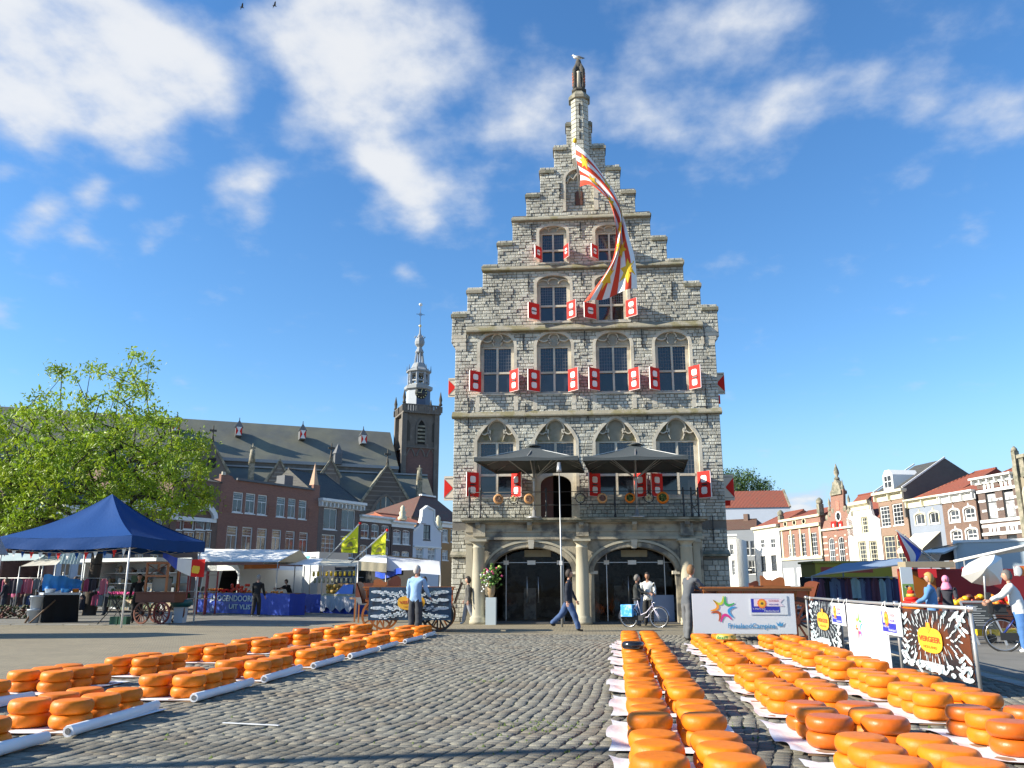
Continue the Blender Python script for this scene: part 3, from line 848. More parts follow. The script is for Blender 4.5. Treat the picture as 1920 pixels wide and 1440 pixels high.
while z<23.0:
 off=random.choice((0,.5))
 for k in range(8):
  a0=PI/8+k*PI/4;a1=a0+PI/4
  p0=Vector((sx_+.405*math.cos(a0),sy_+.405*math.sin(a0)));p1=Vector((sx_+.405*math.cos(a1),sy_+.405*math.sin(a1)))
  mid=(p0+p1)/2;n_=(mid-Vector((sx_,sy_))).normalized()
  if n_.y>.3:continue
  t0=.02
  for (ta,tb) in (((.02,.55),(.57,.98)) if off else ((.02,.98),)):
   A=p0.lerp(p1,ta);B=p0.lerp(p1,tb);j=.012+random.random()*.015
   sb.add([(A.x,A.y,z),(B.x,B.y,z),(B.x,B.y,z+.2),(A.x,A.y,z+.2),(A.x+n_.x*j,A.y+n_.y*j,z+.01),(B.x+n_.x*j,B.y+n_.y*j,z+.01),(B.x+n_.x*j,B.y+n_.y*j,z+.19),(A.x+n_.x*j,A.y+n_.y*j,z+.19)],[(4,5,6,7),(0,1,5,4),(1,2,6,5),(2,3,7,6),(3,0,4,7)],0,False,.35+.65*random.random())
 z+=.215
tag(sb.build('stone_blocks',M_stone,hall,rel=True),kind='stuff')
sl=MB()
for (z0_,z1_) in ((22.15,22.75),(21.5,21.95),(20.95,21.3)):sl.box(sx_-.03,sx_+.03,sy_-.415,sy_-.38,z0_,z1_)
sl.build('slit',M_dark,hall,rel=True)
cp=MB();cp.lathe([(.40,23.0),(.52,23.06),(.53,23.2),(.44,23.32),(.36,23.42),(.30,23.5)],(sx_,sy_,0),8,0,False,PI/8);cp.build('shaft_cap',M_weath,hall,rel=True)
M_dks=mat('dark_weathered_stone',(0.075,0.068,0.055),0.9,0.3,8,0.8,40)
M_rst=mat('rusty_orange_stone',(0.34,0.11,0.05),0.85,0.35,14,0.5,60)
fg=thing('gable_statue','weathered dark stone statue group with orange shields crowning the gable top','statue',(sx_,sy_,23.5))
mb=MB();mb.lathe([(.30,0),(.36,.06),(.36,.14),(.30,.18)],(0,0,0),8,0,False,PI/8);mb.build('base',M_dks,fg)
mb=MB()
for k in range(4):
 a=PI/4+k*PI/2
 c=Vector((math.cos(a)*.24,math.sin(a)*.24,0))
 mb.tube([c+Vector((0,0,.12)),c*1.15+Vector((0,0,.25)),c*1.08+Vector((0,0,.6)),c*1.12+Vector((0,0,.95)),c*.9+Vector((0,0,1.2)),c*.5+Vector((0,0,1.5))],[.09,.10,.085,.11,.13,.08],8)
 mb.ell(c*1.1+Vector((0,0,1.12)),(.11,.11,.13),8,6)
mb.ell((0,0,1.35),(.22,.22,.32),10,8);mb.lathe([(.2,1.45),(.14,1.62),(.12,1.75),(.05,1.80)],(0,0,0),10)
mb.build('figures',M_dks,fg)
mb=MB();mb.lathe([(.09,.15),(.085,.95),(.11,1.0)],(0,-.22,0),10);mb.build('small_column',M_white if False else M_dress,fg)
for s_ in (-1,1):
 mb=MB();
 for k in range(5):
  mb.ell((s_*.235,-.22,.32+k*.15),(.075,.05,.085),8,6)
 mb.box(s_*.235-.06,s_*.235+.06,-.24,-.16,.22,1.0)
 mb.build('shield',M_rst,fg)
gl=thing('gull','white gull with grey wings standing on top of the gable statue','gull',(sx_-.02,sy_,25.30))
mb=MB();mb.tube([(-.20,0,.20),(-.14,0,.17),(-.05,0,.14),(.08,0,.10),(.2,0,.07)],[.045,.075,.085,.06,.02],8);mb.ell((-.20,0,.26),(.055,.045,.055));mb.tube([(-.24,0,.26),(-.31,0,.245)],[.018,.006],6,1)
mb.tube([(-.02,.03,.07),(-.02,.03,0)],.01,5,1);mb.tube([(-.02,-.03,.07),(-.02,-.03,0)],.01,5,1)
mb.build('body',[M_white,mat('gull_yellow',(.5,.3,.05),.6)],gl)
for s_ in (-1,1):
 mb=MB();mb.tube([(-.10,s_*.055,.17),(.05,s_*.06,.14),(.20,s_*.03,.10),(.32,s_*.01,.085)],[.03,.045,.03,.008],6);mb.build('wing',mat('gull_grey',(.22,.23,.25),.7),gl)
# ==== portico with balcony
PY=31.8
port=thing('portico','stone double-arched entrance portico carrying the balcony of the town hall','portico',(CX,PY,0))
def pxz(zx,zy,Y=PY):q=wy(820+zx/3.4286,780+zy/3.4286,Y);return q.x,q.z
a1=(pxz(345,1100)[0],pxz(867,1100)[0]);a2=(pxz(1010,1100)[0],pxz(1540,1100)[0])
zsp=pxz(600,1000)[1];zap=pxz(600,846)[1];zfr=pxz(600,792)[1];zsl=pxz(600,690)[1];ztop=pxz(600,650,PY-.35)[1]
xl,xr=pxz(182,1000)[0],pxz(1712,1000)[0]
def ell_arch(x0,x1,z0,zs,za):
 c=(x0+x1)/2;h_=(x1-x0)/2;n=20
 return [(x0,z0),(x1,z0)]+[(c+h_*math.cos(PI*i/n),zs+(za-zs)*math.sin(PI*i/n)) for i in range(n+1)]
H1,H2=ell_arch(a1[0],a1[1],.0005,zsp,zap),ell_arch(a2[0],a2[1],.0005,zsp,zap)
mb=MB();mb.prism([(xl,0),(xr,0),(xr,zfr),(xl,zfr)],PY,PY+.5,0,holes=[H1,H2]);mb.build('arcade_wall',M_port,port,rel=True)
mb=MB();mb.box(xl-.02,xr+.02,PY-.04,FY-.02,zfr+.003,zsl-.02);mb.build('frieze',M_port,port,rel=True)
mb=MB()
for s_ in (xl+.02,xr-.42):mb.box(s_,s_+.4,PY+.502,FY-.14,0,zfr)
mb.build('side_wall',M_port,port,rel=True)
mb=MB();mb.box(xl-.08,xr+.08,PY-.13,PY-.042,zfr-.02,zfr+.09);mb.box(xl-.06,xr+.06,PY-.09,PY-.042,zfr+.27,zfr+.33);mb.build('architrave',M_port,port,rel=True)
BX0,BX1=pxz(150,655,PY-.45)[0],pxz(1745,655,PY-.45)[0]
BZ=pxz(600,655,PY-.45)[1]
mb=MB();mb.box(BX0,BX1,PY-.45,FY-.02,BZ-.08,BZ);mb.box(BX0+.12,BX1-.12,PY-.34,FY-.02,BZ-.15,BZ-.082)
mb.build('balcony_slab',M_weath,port,rel=True)
mb=MB();mb.box(BX0+.22,BX1-.22,PY-.2,FY-.02,zsl-.018,BZ-.152);mb.build('bed_mould',M_port,port,rel=True)
for xx in (pxz(265,690)[0],pxz(925,690)[0],pxz(1600,690)[0],pxz(595,690)[0],pxz(1265,690)[0]):
 mb=MB();P=[(0,0),(.30,.0),(.30,-.10),(.16,-.24),(0,-.34)]
 vs=[(xx+s_*.09,PY-.042-a,BZ-.155+b) for s_ in (-1,1) for a,b in P]
 mb.add(vs,[(0,1,2,3,4),(9,8,7,6,5)]+[(i,i+5,(i+1)%5+5,(i+1)%5) for i in range(5)]);mb.build('bracket',M_port,port,rel=True)
for (A,H) in ((a1,H1),(a2,H2)):
 c=(A[0]+A[1])/2;h_=(A[1]-A[0])/2
 for kk,(o1,wd,d) in enumerate(((.10,.16,.05),(.25,.09,.09))):
  mb=MB();mb.ribbon([(c+(h_+o1)*math.cos(PI*i/28),zsp+(zap-zsp+o1)*math.sin(PI*i/28)) for i in range(29)],wd,PY-d,PY+.02);mb.build('arch_moulding',M_col if kk else M_port,port,rel=True)
 mb=MB();mb.add([(c-.13,PY-.16,zfr-.03),(c+.13,PY-.16,zfr-.03),(c+.13,PY+.05,zfr-.03),(c-.13,PY+.05,zfr-.03),(c-.09,PY-.10,zap-.04),(c+.09,PY-.10,zap-.04),(c+.09,PY+.05,zap-.04),(c-.09,PY+.05,zap-.04)],[(0,1,2,3),(7,6,5,4),(4,5,1,0),(5,6,2,1),(6,7,3,2),(7,4,0,3)]);mb.build('keystone',M_dress,port,rel=True)
 for xx in (A[0],A[1]):
  mb=MB();mb.box(xx-.14,xx+.14,PY-.05,PY+.25,zsp-.10,zsp+.02);mb.build('impost',M_dress,port,rel=True)
for (zc,w_) in ((205,.26),(1672,.26)):
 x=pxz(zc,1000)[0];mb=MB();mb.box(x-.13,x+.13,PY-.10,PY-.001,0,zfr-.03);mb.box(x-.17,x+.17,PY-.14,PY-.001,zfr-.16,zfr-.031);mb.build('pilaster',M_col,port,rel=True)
for zc in (266,932,1607):
 x=pxz(zc,1000,PY-.3)[0];mb=MB();c=(x,PY-.34,0)
 r0=.25
 mb.lathe([(.34,0),(.34,.12),(.31,.16),(.33,.22),(.27,.28),(r0,.34),(r0*1.0,1.0),(r0*.97,1.8),(r0*.88,zfr-.36),(r0*.95,zfr-.34),(r0*.95,zfr-.31),(r0*.84,zfr-.29),(r0*.84,zfr-.22),(r0*1.15,zfr-.13),(r0*1.2,zfr-.11)],c,20)
 mb.box(x-.33,x+.33,PY-.67,PY-.02,zfr-.11,zfr-.03)
 mb.build('column',M_col,port,rel=True)
for zc in (266,932,1607):
 x=pxz(zc,740,PY-.3)[0];mb=MB();mb.box(x-.24,x+.24,PY-.22,PY-.045,zfr+.10,zsl-.025);mb.build('entablature_block',M_port,port,rel=True)
M_glassc=glass_mat('clear_shop_glass',(0.01,0.01,0.01),0.02,clear=0.88)
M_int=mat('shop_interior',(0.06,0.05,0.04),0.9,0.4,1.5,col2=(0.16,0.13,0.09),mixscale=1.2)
M_metal=mat('brushed_steel',(0.45,0.45,0.45),0.35,0.05,metal=0.8)
M_floor=mat('shop_floor',(0.12,0.11,0.10),0.5,0.2)
for (A,H) in ((a1,H1),(a2,H2)):
 x0,x1=A[0]-.25,A[1]+.25
 o=thing('x','','')
 bpy.data.objects.remove(o)
 mb=MB();mb.box(x0,x1,PY+.9,PY+.93,.06,zap+.1);g0=mb.build('glass_front',M_glassc,port,rel=True)
 mb=MB();
 for xx in (x0+.75,x1-.6):mb.box(xx-.015,xx+.015,PY+.87,PY+.96,.06,zap)
 mb.box(x0,x1,PY+.88,PY+.95,2.27,2.295);mb.build('door_frame',M_metal,port,rel=True)
 for s_ in (-1,1):
  xx=(x0+x1)/2+s_*.22;mb=MB();mb.tube([(xx,PY+.82,.75),(xx,PY+.82,1.75)],.022,8);mb.tube([(xx,PY+.82,.85),(xx,PY+.89,.85)],.012,6);mb.tube([(xx,PY+.82,1.65),(xx,PY+.89,1.65)],.012,6);mb.build('door_handle',M_metal,port,rel=True)
 for k,xx in enumerate((x0+.75,(x0+x1)/2-.05,x1-.75)):
  w_=.32 if k==1 else.20
  mb=MB();mb.box(xx-w_/2,xx+w_/2,PY+.83,PY+.85,2.20,2.36);ps=mb.build('small_plate',M_white,port,rel=True)
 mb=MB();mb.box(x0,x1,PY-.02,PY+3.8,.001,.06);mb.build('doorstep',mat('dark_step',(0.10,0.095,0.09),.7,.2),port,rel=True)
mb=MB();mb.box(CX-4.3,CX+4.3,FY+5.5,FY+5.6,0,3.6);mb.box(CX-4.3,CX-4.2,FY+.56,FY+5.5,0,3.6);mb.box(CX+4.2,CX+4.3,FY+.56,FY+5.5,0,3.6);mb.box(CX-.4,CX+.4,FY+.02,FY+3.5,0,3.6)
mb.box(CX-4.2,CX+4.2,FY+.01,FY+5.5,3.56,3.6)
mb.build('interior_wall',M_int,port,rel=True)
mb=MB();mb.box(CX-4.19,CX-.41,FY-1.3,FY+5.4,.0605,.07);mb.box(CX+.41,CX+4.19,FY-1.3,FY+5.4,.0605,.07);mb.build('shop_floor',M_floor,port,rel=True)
cts=MB()
for (x,y,w_,h_,d_) in ((-3.2,35.5,.9,1.1,.5),(-1.6,36.5,1.6,.9,.6),(-2.4,34.2,.5,1.3,.4),(1.4,35.2,.7,1.4,.5),(3.3,34.3,1.5,.95,.5),(2.4,36.6,1.8,1.7,.4)):
 cts.box(CX+x-w_/2,CX+x+w_/2,y,y+d_,.07,h_)
cts.build('display_case',mat('display_case',(0.22,0.2,0.17),.6,.3,3,col2=(.08,.06,.05),mixscale=2),port,rel=True)
mb=MB();mb.box(pxz(1310,1180)[0],pxz(1535,1180)[0],PY+.80,PY+.83,.07,1.05);mb.build('blue_panel',mat('pale_blue_panel',(0.20,0.26,0.38),.5,.1),port,rel=True)
mb=MB()
for zx in (560,1180):
 a=pxz(zx,862,PY+.84);b=pxz(zx+170,905,PY+.84);mb.box(a[0],b[0],PY+.84,PY+.86,b[1],a[1])
mb.build('transom_sign',mat('beige_sign',(0.28,0.25,0.17),.6,.2,6),port,rel=True)
# ==== flag, umbrellas, balcony rail and what hangs there
M_fred=mat('flag_red',(0.72,0.055,0.015),0.75,0.05)
M_fwhite=mat('flag_white',(0.80,0.78,0.74),0.75,0.05)
M_fyel=mat('flag_yellow',(0.85,0.50,0.02),0.75,0.05)
M_wood=mat('brown_wood',(0.16,0.09,0.045),0.6,0.25,12,0.2,60)
M_pole=mat('grey_metal_pole',(0.42,0.42,0.41),0.4,0.08,metal=0.5)
pb0=wy(1088,372,FY+.1);pb1=wy(1078,266,FY-1.9)
fl=thing('long_flag','very long twisting red and white striped flag with yellow stars hanging from the gable','flag',tuple(pb0))
mb=MB();mb.tube([pb0,pb1],.035,8);mb.build('flagpole',M_pole,fl,rel=True)
mb=MB();mb.ell(pb1+Vector((0,0,.06)),(.09,.09,.12));mb.build('pole_knob',M_fyel,fl,rel=True)
Lp=[(1087.5,350),(1108,350),(1132,368),(1149,394),(1157,424),(1156,450),(1147,485),(1126,522),(1094,568.5)]
Rp=[(1080,270),(1100,289.6),(1126,321.7),(1149.6,353.8),(1164,385.8),(1171,415),(1178,447),(1188,485),(1194,541)]
Ld=[1.65,1.85,2.1,2.4,2.6,2.7,2.75,2.7,2.6]
Rd=[1.9,2.1,1.6,1.3,1.35,1.5,1.9,2.3,2.5]
def cr(P,t):
 k=len(P)-1;x=t*k;i=min(int(x),k-1);f=x-i
 p0,p1,p2,p3=P[max(i-1,0)],P[i],P[i+1],P[min(i+2,k)]
 return 0.5*((2*p1)+(p2-p0)*f+(2*p0-5*p1+4*p2-p3)*f*f+(3*p1-p0-3*p2+p3)*f**3)
Lv=[wy(p[0],p[1],FY-d) for p,d in zip(Lp,Ld)];Rv=[wy(p[0],p[1],FY-d) for p,d in zip(Rp,Rd)]
def flagpt(u,v):
 a=cr(Lv,u);b=cr(Rv,u)
 p=a.lerp(b,v)
 wv=math.sin(v*2*PI*1.5+u*7)*.16*min(1,u*3)+math.sin(v*9+u*19)*.04
 return p+Vector((.05*math.sin(v*2*PI+u*9),-wv,.03*math.sin(u*22+v*5)))
def stripe(u,v):
 k=int(v*7.999)
 return 0 if k%2==0 else 1
mb=MB();mb.grid(flagpt,90,48,mf=lambda u,v:stripe(u,v));mb.build('flag_cloth',[M_fred,M_fwhite],fl,rel=True)
def star(uc,vc,ru,rv):
 mb=MB();N=12;pts=[]
 for sgn in (-1,1):
  vs=[]
  def P(u,v):
   e=.002
   p=flagpt(u,v);a=flagpt(u+e,v)-p;b=flagpt(u,v+e)-p
   n=a.cross(b);n=n.normalized() if n.length>1e-9 else Vector((0,-1,0))
   return p+n*(.012*sgn)
  c=P(uc,vc);vs=[c]
  for i in range(N):
   r_=1.0 if i%2==0 else.48
   a=2*PI*i/N
   for f in (.5,1.0):vs.append(P(uc+ru*r_*f*math.cos(a),min(.99,max(.01,vc+rv*r_*f*math.sin(a)))))
  fs=[]
  for i in range(N):
   j=(i+1)%N
   fs+=[(0,1+2*i,1+2*j),(1+2*i,2+2*i,2+2*j,1+2*j)]
  mb.add(vs,fs)
 return mb.build('flag_star',M_fyel,fl,rel=True)
for (u,v) in ((.10,.70),(.16,.30),(.30,.75),(.36,.3),(.50,.72),(.58,.3),(.70,.25),(.78,.66),(.91,.80),(.90,.28)):
 star(u,v,.055,.19)
M_canv=mat('charcoal_canvas',(0.060,0.072,0.075),0.8,0.12,3,0.3,200)
def umbrella(label,ncl,ncr,fcl,fcr,top,polepx,Yn,Yf):
 """near-left, near-right, far-left, far-right corner pixels; depth of near and far edge"""
 A=wy(*ncl,Yn);B=wy(*ncr,Yn);C_=wy(*fcr,Yf);D=wy(*fcl,Yf)
 zz=(A.z+B.z+C_.z+D.z)/4
 A.z=B.z=C_.z=D.z=zz
 c=(A+B+C_+D)/4;T=Vector((c.x,c.y,wy(*top,c.y).z))
 base=Vector((c.x,max(min(c.y,FY-.3),PY-.25),BZ))
 o=thing('balcony_umbrella',label,'umbrella',tuple(base),0,'charcoal umbrellas on the balcony')
 T.x=c.x
 cs=[A,B,C_,D];mids=[(A+B)/2,(B+C_)/2,(C_+D)/2,(D+A)/2]
 rim=[]
 for i in range(4):
  rim+=[cs[i],mids[i]+Vector((0,0,-.0))]
 mb=MB()
 for i in range(8):
  a,b=rim[i],rim[(i+1)%8]
  def fn(u,v,a=a,b=b):
   r_=v;p=a.lerp(b,u)
   q=T.lerp(p,r_)
   q.z-=.10*math.sin(PI*r_)*(1)+.13*math.sin(PI*u)*r_**2*.45
   return q
  mb.grid(fn,6,8)
  def vl(u,v,fn=fn):
   q=fn(u,1.0);q=q.copy();q.z-=.16*v*(1-.45*math.sin(PI*u));return q+(q-c)*Vector((.004*v,.004*v,0)) if False else q
  mb.grid(vl,6,1)
 mb.build('canopy',M_canv,o,rel=True)
 mb=MB();mb.lathe([(.0,.05),(.12,.02),(.32,-.06)],(T.x,T.y,T.z+.03),8);mb.build('canopy_cap',M_canv,o,rel=True)
 mb=MB();mb.tube([base,(base.x,base.y,T.z-.03)],.045,10);mb.build('pole',M_pole,o,rel=True)
 hub=Vector((base.x,base.y,zz-.55))
 for p in rim:
  mb=MB();q=T.lerp(p,.97);q.z-=.03;mb.bar(T+Vector((0,0,-.08)),q-Vector((0,0,.03)),.03,.02);m_=T.lerp(p,.55);m_.z-=.12;mb.bar(hub,m_,.028,.02);mb.build('rib',M_pole,o,rel=True)
 mb=MB();mb.tube([hub-Vector((0,0,.08)),hub+Vector((0,0,.06))],.075,10);mb.build('hub',M_pole,o,rel=True)
 mb=MB();mb.lathe([(.30,0),(.30,.05),(.08,.07),(.07,.3)],tuple(base),12);mb.build('foot',M_pole,o,rel=True)
 return T,base
umbrella('left charcoal umbrella open on the balcony in front of the doorway',(888.5,849),(1084,852),(930,886),(1096,885),(992,836),None,FY-3.9,FY-.35)
umbrella('right charcoal umbrella open on the balcony in front of the two right windows',(1092,845),(1290,846),(1106,888),(1282,888),(1190,833),None,FY-3.9,FY-.35)
rail=thing('balcony_railing','black wrought iron railing with thin bars and ring ornaments along the balcony edge','railing',(CX,PY-.3,BZ))
ry=PY-.33
def bp(zx,zy):q=wy(820+zx/3.4286,780+zy/3.4286,ry);return q
zr1=bp(900,486).z;zr2=bp(900,571).z
xa,xb=bp(205,600).x,bp(1680,600).x
for z_ in (zr1,zr2):
 mb=MB();mb.tube([(xa,ry,z_),(xb,ry,z_)],.016,6);mb.build('rail',M_black,rail,rel=True)
for x_ in (xa,xb):
 for z_ in (zr1,zr2):
  mb=MB();mb.tube([(x_,ry,z_),(x_,FY,z_)],.016,6);mb.build('side_rail',M_black,rail,rel=True)
for zx in (205,277,700,1143,1585,1637,1680):
 x_=bp(zx,600).x;zt_=bp(zx,455).z
 mb=MB();mb.tube([(x_,ry,BZ),(x_,ry,BZ+.1),(x_,ry,BZ+.12),(x_,ry,zr2-.08),(x_,ry,zr2),(x_,ry,zr2+.08),(x_,ry,(zr1+zr2)/2),(x_,ry,zr1),(x_,ry,zr1+.05),(x_,ry,zt_-.04),(x_,ry,zt_)],[.05,.05,.028,.028,.05,.028,.04,.028,.045,.03,.005],8)
 if zx in (277,1637):mb.tube([(x_+.02,ry,zr2),(x_+.14,ry-.0,BZ+.25),(x_+.3,ry,BZ)],.014,5)
 mb.build('baluster',M_black,rail,rel=True)
M_gilt=mat('dull_gilt',(0.42,0.36,0.2),0.5,0.2)
for zx in (490,922,1362):
 x_=bp(zx,600).x;zc_=(zr1+zr2)/2;r_=(zr1-zr2)*.36
 mb=MB();mb.tube([(x_+r_*math.cos(2*PI*i/20),ry,zc_+r_*math.sin(2*PI*i/20)) for i in range(21)],.018,6,cap=False)
 for a in range(4):
  c_,s2=math.cos(PI/2*a),math.sin(PI/2*a);mb.tube([(x_+r_*c_,ry,zc_+r_*s2),(x_+(r_+.08)*c_,ry,zc_+(r_+.08)*s2)],.016,6)
 ro=mb.build('ring_ornament',M_black,rail,rel=True)
 mb=MB()
 for a in range(5):
  t=R(90+72*a);mb.ell((x_-CX+math.cos(t)*r_*.45,-.03,zc_-BZ+math.sin(t)*r_*.45),(r_*.30,.02,r_*.30),8,4)
 mb.build('flower',M_gilt,ro)
M_ch=mat('orange_cheese_wax',(0.82,0.205,0.004),0.5,0.12,7,0.35,14,orand=0.12,tint=0.10,spec=.32,col2=(0.68,0.165,0.006),mixscale=6,mixr=(.42,.66))
M_chd=mat('brown_orange_cheese_wax',(0.56,0.115,0.008),0.40,0.08,9,0.25,16,orand=0.06,spec=.38)
M_chb=mat('black_cheese_wax',(0.012,0.012,0.014),0.22,0.1,5,coat=0.3)
M_chl=mat('yellow_cheese_wax',(0.62,0.36,0.05),0.4,0.08,8)
M_green=mat('green_label',(0.03,0.16,0.04),0.6,0.25,30,col2=(.7,.62,.15),mixscale=14)
CR,CHH=0.201,0.125
def wheel_prof(r,h):
 P=[(0,0),(r*.80,0)]
 for i in range(1,10):
  a=-PI/2+PI*i/10
  P.append((r*.80+r*.20*math.cos(a),h/2+h/2*math.sin(a)))
 P+=[(r*.80,h),(r*.45,h*1.015),(0,h*1.02)]
 return P
wm=[]
for k in range(5):
 mb=MB();mb.lathe(wheel_prof(CR*random.uniform(.98,1.02),CHH*random.uniform(.96,1.03)),(0,0,0),28,sx=random.uniform(.985,1.015))
 wm.append(mb.mesh('cheese_wheel',M_ch))
def wm_mat(m):
 mb=MB();mb.lathe(wheel_prof(CR,CHH),(0,0,0),28);return mb.mesh('cheese_wheel',m)
wmd,wmb,wml=wm_mat(M_chd),wm_mat(M_chb),wm_mat(M_chl)
zc_=(zr1+zr2)/2
M_chp=mat('pale_orange_wax',(0.55,0.27,0.10),0.5,0.1,8)
for k,(zx,desc,mm) in enumerate(((393,'plain pale orange cheese wheel hanging on the balcony rail, leftmost of five',M_chp),(590,'plain pale orange cheese wheel on the rail left of the doorway',M_chp),(1060,'pinkish orange cheese wheel on the rail below a red shutter right of the doorway',M_chp),(1242,'orange cheese wheel with small green label on the rail under the right umbrella',M_ch),(1453,'large orange cheese wheel with round green label, rightmost on the balcony rail',M_ch))):
 x_=bp(zx,600).x;rr=.20 if k!=4 else.235
 o=thing('hanging_cheese',desc,'cheese',(x_,ry-.11,zc_-.02),0,'cheese wheels hanging on the balcony rail')
 mb=MB();mb.lathe(wheel_prof(rr,.16),(0,0,0),24);w_=mb.build('wheel',mm,o);w_.rotation_euler=(PI/2,0,R(-8 if k>2 else 6));w_.location=(0,.08,0)
 mb=MB();mb.lathe([(0,0),(rr*.62,0)] if k<3 else [(0,0),(rr*.66,0)],(0,0,.168),20);mb.m=[0]*len(mb.m)
 if k>=2 or True:
  mb.build('label_disc',{0:mat('pink_wax',(.60,.36,.24),.6,.1),1:MC.get('pink_wax'),2:mat('rose_label',(.45,.22,.17),.6,.2,20)}.get(k,M_green),w_)
 hb=MB();hb.tube([(0,.1,.16),(0,.11,zr1-zc_+.02)],.006,5);hb.build('hook',M_black,o)
# ---- rows of cheese blocks on white sheets
M_sheet=mat('white_sheet_plastic',(0.80,0.80,0.80),0.45,0.05,6,0.6,8)
M_board=mat('pallet_board',(0.30,0.18,0.10),0.85,0.25,9)
blocks=[]
ZB=.03
def rowx(base,slope):return lambda y:base+slope*(y-8)
ROWS={'near_left':dict(x=lambda y:-5.12+(y-8)*.034,ys=[5.95,8.0,10.3,12.35,14.4,16.4,18.3,20.6,22.8],desc='left row nearest the middle',tubes=True,cols=(-.46,0)),'far_left':dict(x=lambda y:-7.16+(y-8)*.040,ys=[8.6,10.65,12.75,15.05,17.1,19.3,21.4,23.5],desc='outermost left row',tubes=True,cols=(-.46,0)),'centre':dict(x=lambda y:.545+(y-7.6)*.038,ys=[5.75,7.6,9.55,11.5,13.45,15.25,17.05,18.85,20.4],desc='middle row right of the open cobbles',tubes=False,cols=(0,.47)),'mid_right':dict(x=lambda y:2.09+(y-7.6)*.045,ys=[5.75,7.62,9.6,11.45,13.7,15.55,17.4,19.3],desc='row in front of the white-boarded wagon',tubes=False,cols=(0,.47)),'far_right':dict(x=lambda y:3.54+(y-7.5)*.050,ys=[5.6,7.45,9.3,11.0,13.1,15.1,16.9,19.0],desc='row beside the banner barrier',tubes=False,cols=(0,.50)),}
ORD=['first','second','third','fourth','fifth','sixth','seventh','eighth','ninth']
cheese_all=[]
for key,rw in ROWS.items():
 for bi,y0 in enumerate(rw['ys']):
  xc=rw['x'](y0);ang=math.atan(rw['x'](y0+1)-rw['x'](y0))
  sgn=rw['cols']
  tubes=rw['tubes']
  gname=f"cheese blocks of the {rw['desc']}"
  sh_=thing('ground_sheet',f"white sheet under {ORD[bi]} block, {rw['desc']}",'sheet',(xc,y0,ZB-.006),-ang)
  x0,x1=(min(sgn)-.27,max(sgn)+.27)
  if tubes:x0-=.02;x1+=.02
  else:x0-=random.uniform(.06,.18);x1+=random.uniform(.0,.08)
  ln=1.52 if not tubes else 1.62
  ph=random.random()*9
  def fn(u,v,x0=x0,x1=x1,ln=ln,ph=ph,tubes=tubes):
   x=x0+(x1-x0)*u;y=-.13+ln*v
   e=max(0,(x-(min(sgn)-.2)<0)*1.0)
   edge=min(1,max(0,(min(sgn)-.24-x)*6)) if not tubes else 0
   return (x+.03*math.sin(v*9+ph)*(1 if u<.1 else 0),y+.03*math.sin(u*7+ph),.012+.045*edge*abs(math.sin(v*7+ph))+.004*math.sin(u*14+ph)*math.sin(v*17))
  mb=MB();mb.grid(fn,14,20);mb.build('plastic',M_sheet,sh_)
  if not (key=='centre'):
   mb=MB();mb.box(min(sgn)-.25,max(sgn)+.25,-.10,1.30,-.008,.010);mb.build('board',M_board,sh_)
  if tubes and (key=='near_left' or bi==0):
   L_=1.75;xt=max(sgn)+.285;a_=R(random.uniform(-3,3))-R(2)
   mb=MB()
   y_a=-.22+random.uniform(-.05,.05)
   pr=[(.052,0),(.055,.02),(.05,L_*.33),(.056,L_*.66),(.05,L_)]
   P=[Vector((xt+math.sin(a_)*z_+.008*math.sin(z_*5+ph),y_a+z_,.052+.004*math.sin(z_*7+ph))) for _,z_ in pr]
   mb.tube(P,[r_ for r_,_ in pr],12);tb=mb.build('rolled_edge',M_sheet,sh_)
   mb=MB();mb.lathe([(.018,0),(.030,0)],(0,0,0),12);e_=mb.build('tube_mouth',mat('tube_grey',(.3,.3,.3),.8,.1),tb);e_.rotation_euler=(PI/2,0,0);e_.location=(P[0].x,P[0].y-.003,P[0].z)
  for ci,cxo in enumerate(sorted(sgn)):
   for d in range(3):
    for l in range(2):
     dark=False
     if key=='mid_right' and bi==1:dark=(d==2) or (d==0)
     if key=='far_right' and bi==1:dark=(d!=1)
     if key=='mid_right' and bi==0:dark=(l==0 and d==0)
     lx=cxo+random.uniform(-.012,.012);ly=.10+CR-.10+d*.440+random.uniform(-.012,.012)
     if tubes:ly=CR+d*.445
     ca,sa=math.cos(-ang),math.sin(-ang)
     X=xc+lx*ca-ly*sa;Y=y0+lx*sa+ly*ca
     side='left' if ci==0 else 'right'
     dep=('front','middle','back')[d]
     lay_='upper' if l else 'lower'
     lab=f"{'brownish ' if dark else ''}orange cheese, {lay_} {side} {dep}, {ORD[bi]} block, {rw['desc']}"
     cheese_all.append((Y,X,ZB+.012+l*(CHH+.002),dark,lab,gname))
  if key=='far_left' and bi==5:
   cheese_all.append((-1,xc+.0,ZB+.012+2*(CHH+.002),True,'single darker orange cheese laid as third layer on the outermost left row',gname,y0+CR))
cheese_all.sort(key=lambda c:c[0])
cst=MB()
for i,c in enumerate(cheese_all):
 Y,X,Z,dark,lab,gname=c[:6]
 if len(c)>6:Y=c[6]
 rz=random.random()*6
 if i<300:
  o=inst('round_cheese',wmd if dark else random.choice(wm),None,(X,Y,Z),(R(random.uniform(-.8,.8)),R(random.uniform(-.8,.8)),rz),(1,1,1))
  tag(o,lab,'cheese',gname)
 else:
  cst.lathe(wheel_prof(CR,CHH),(X,Y,Z),20,t=random.random());
tag(cst.build('round_cheeses',M_ch),'orange cheese wheels two layers high in the far parts of the rows','cheese',kind='stuff')
q=gp(1201,1246,ZB+2*CHH+.02)
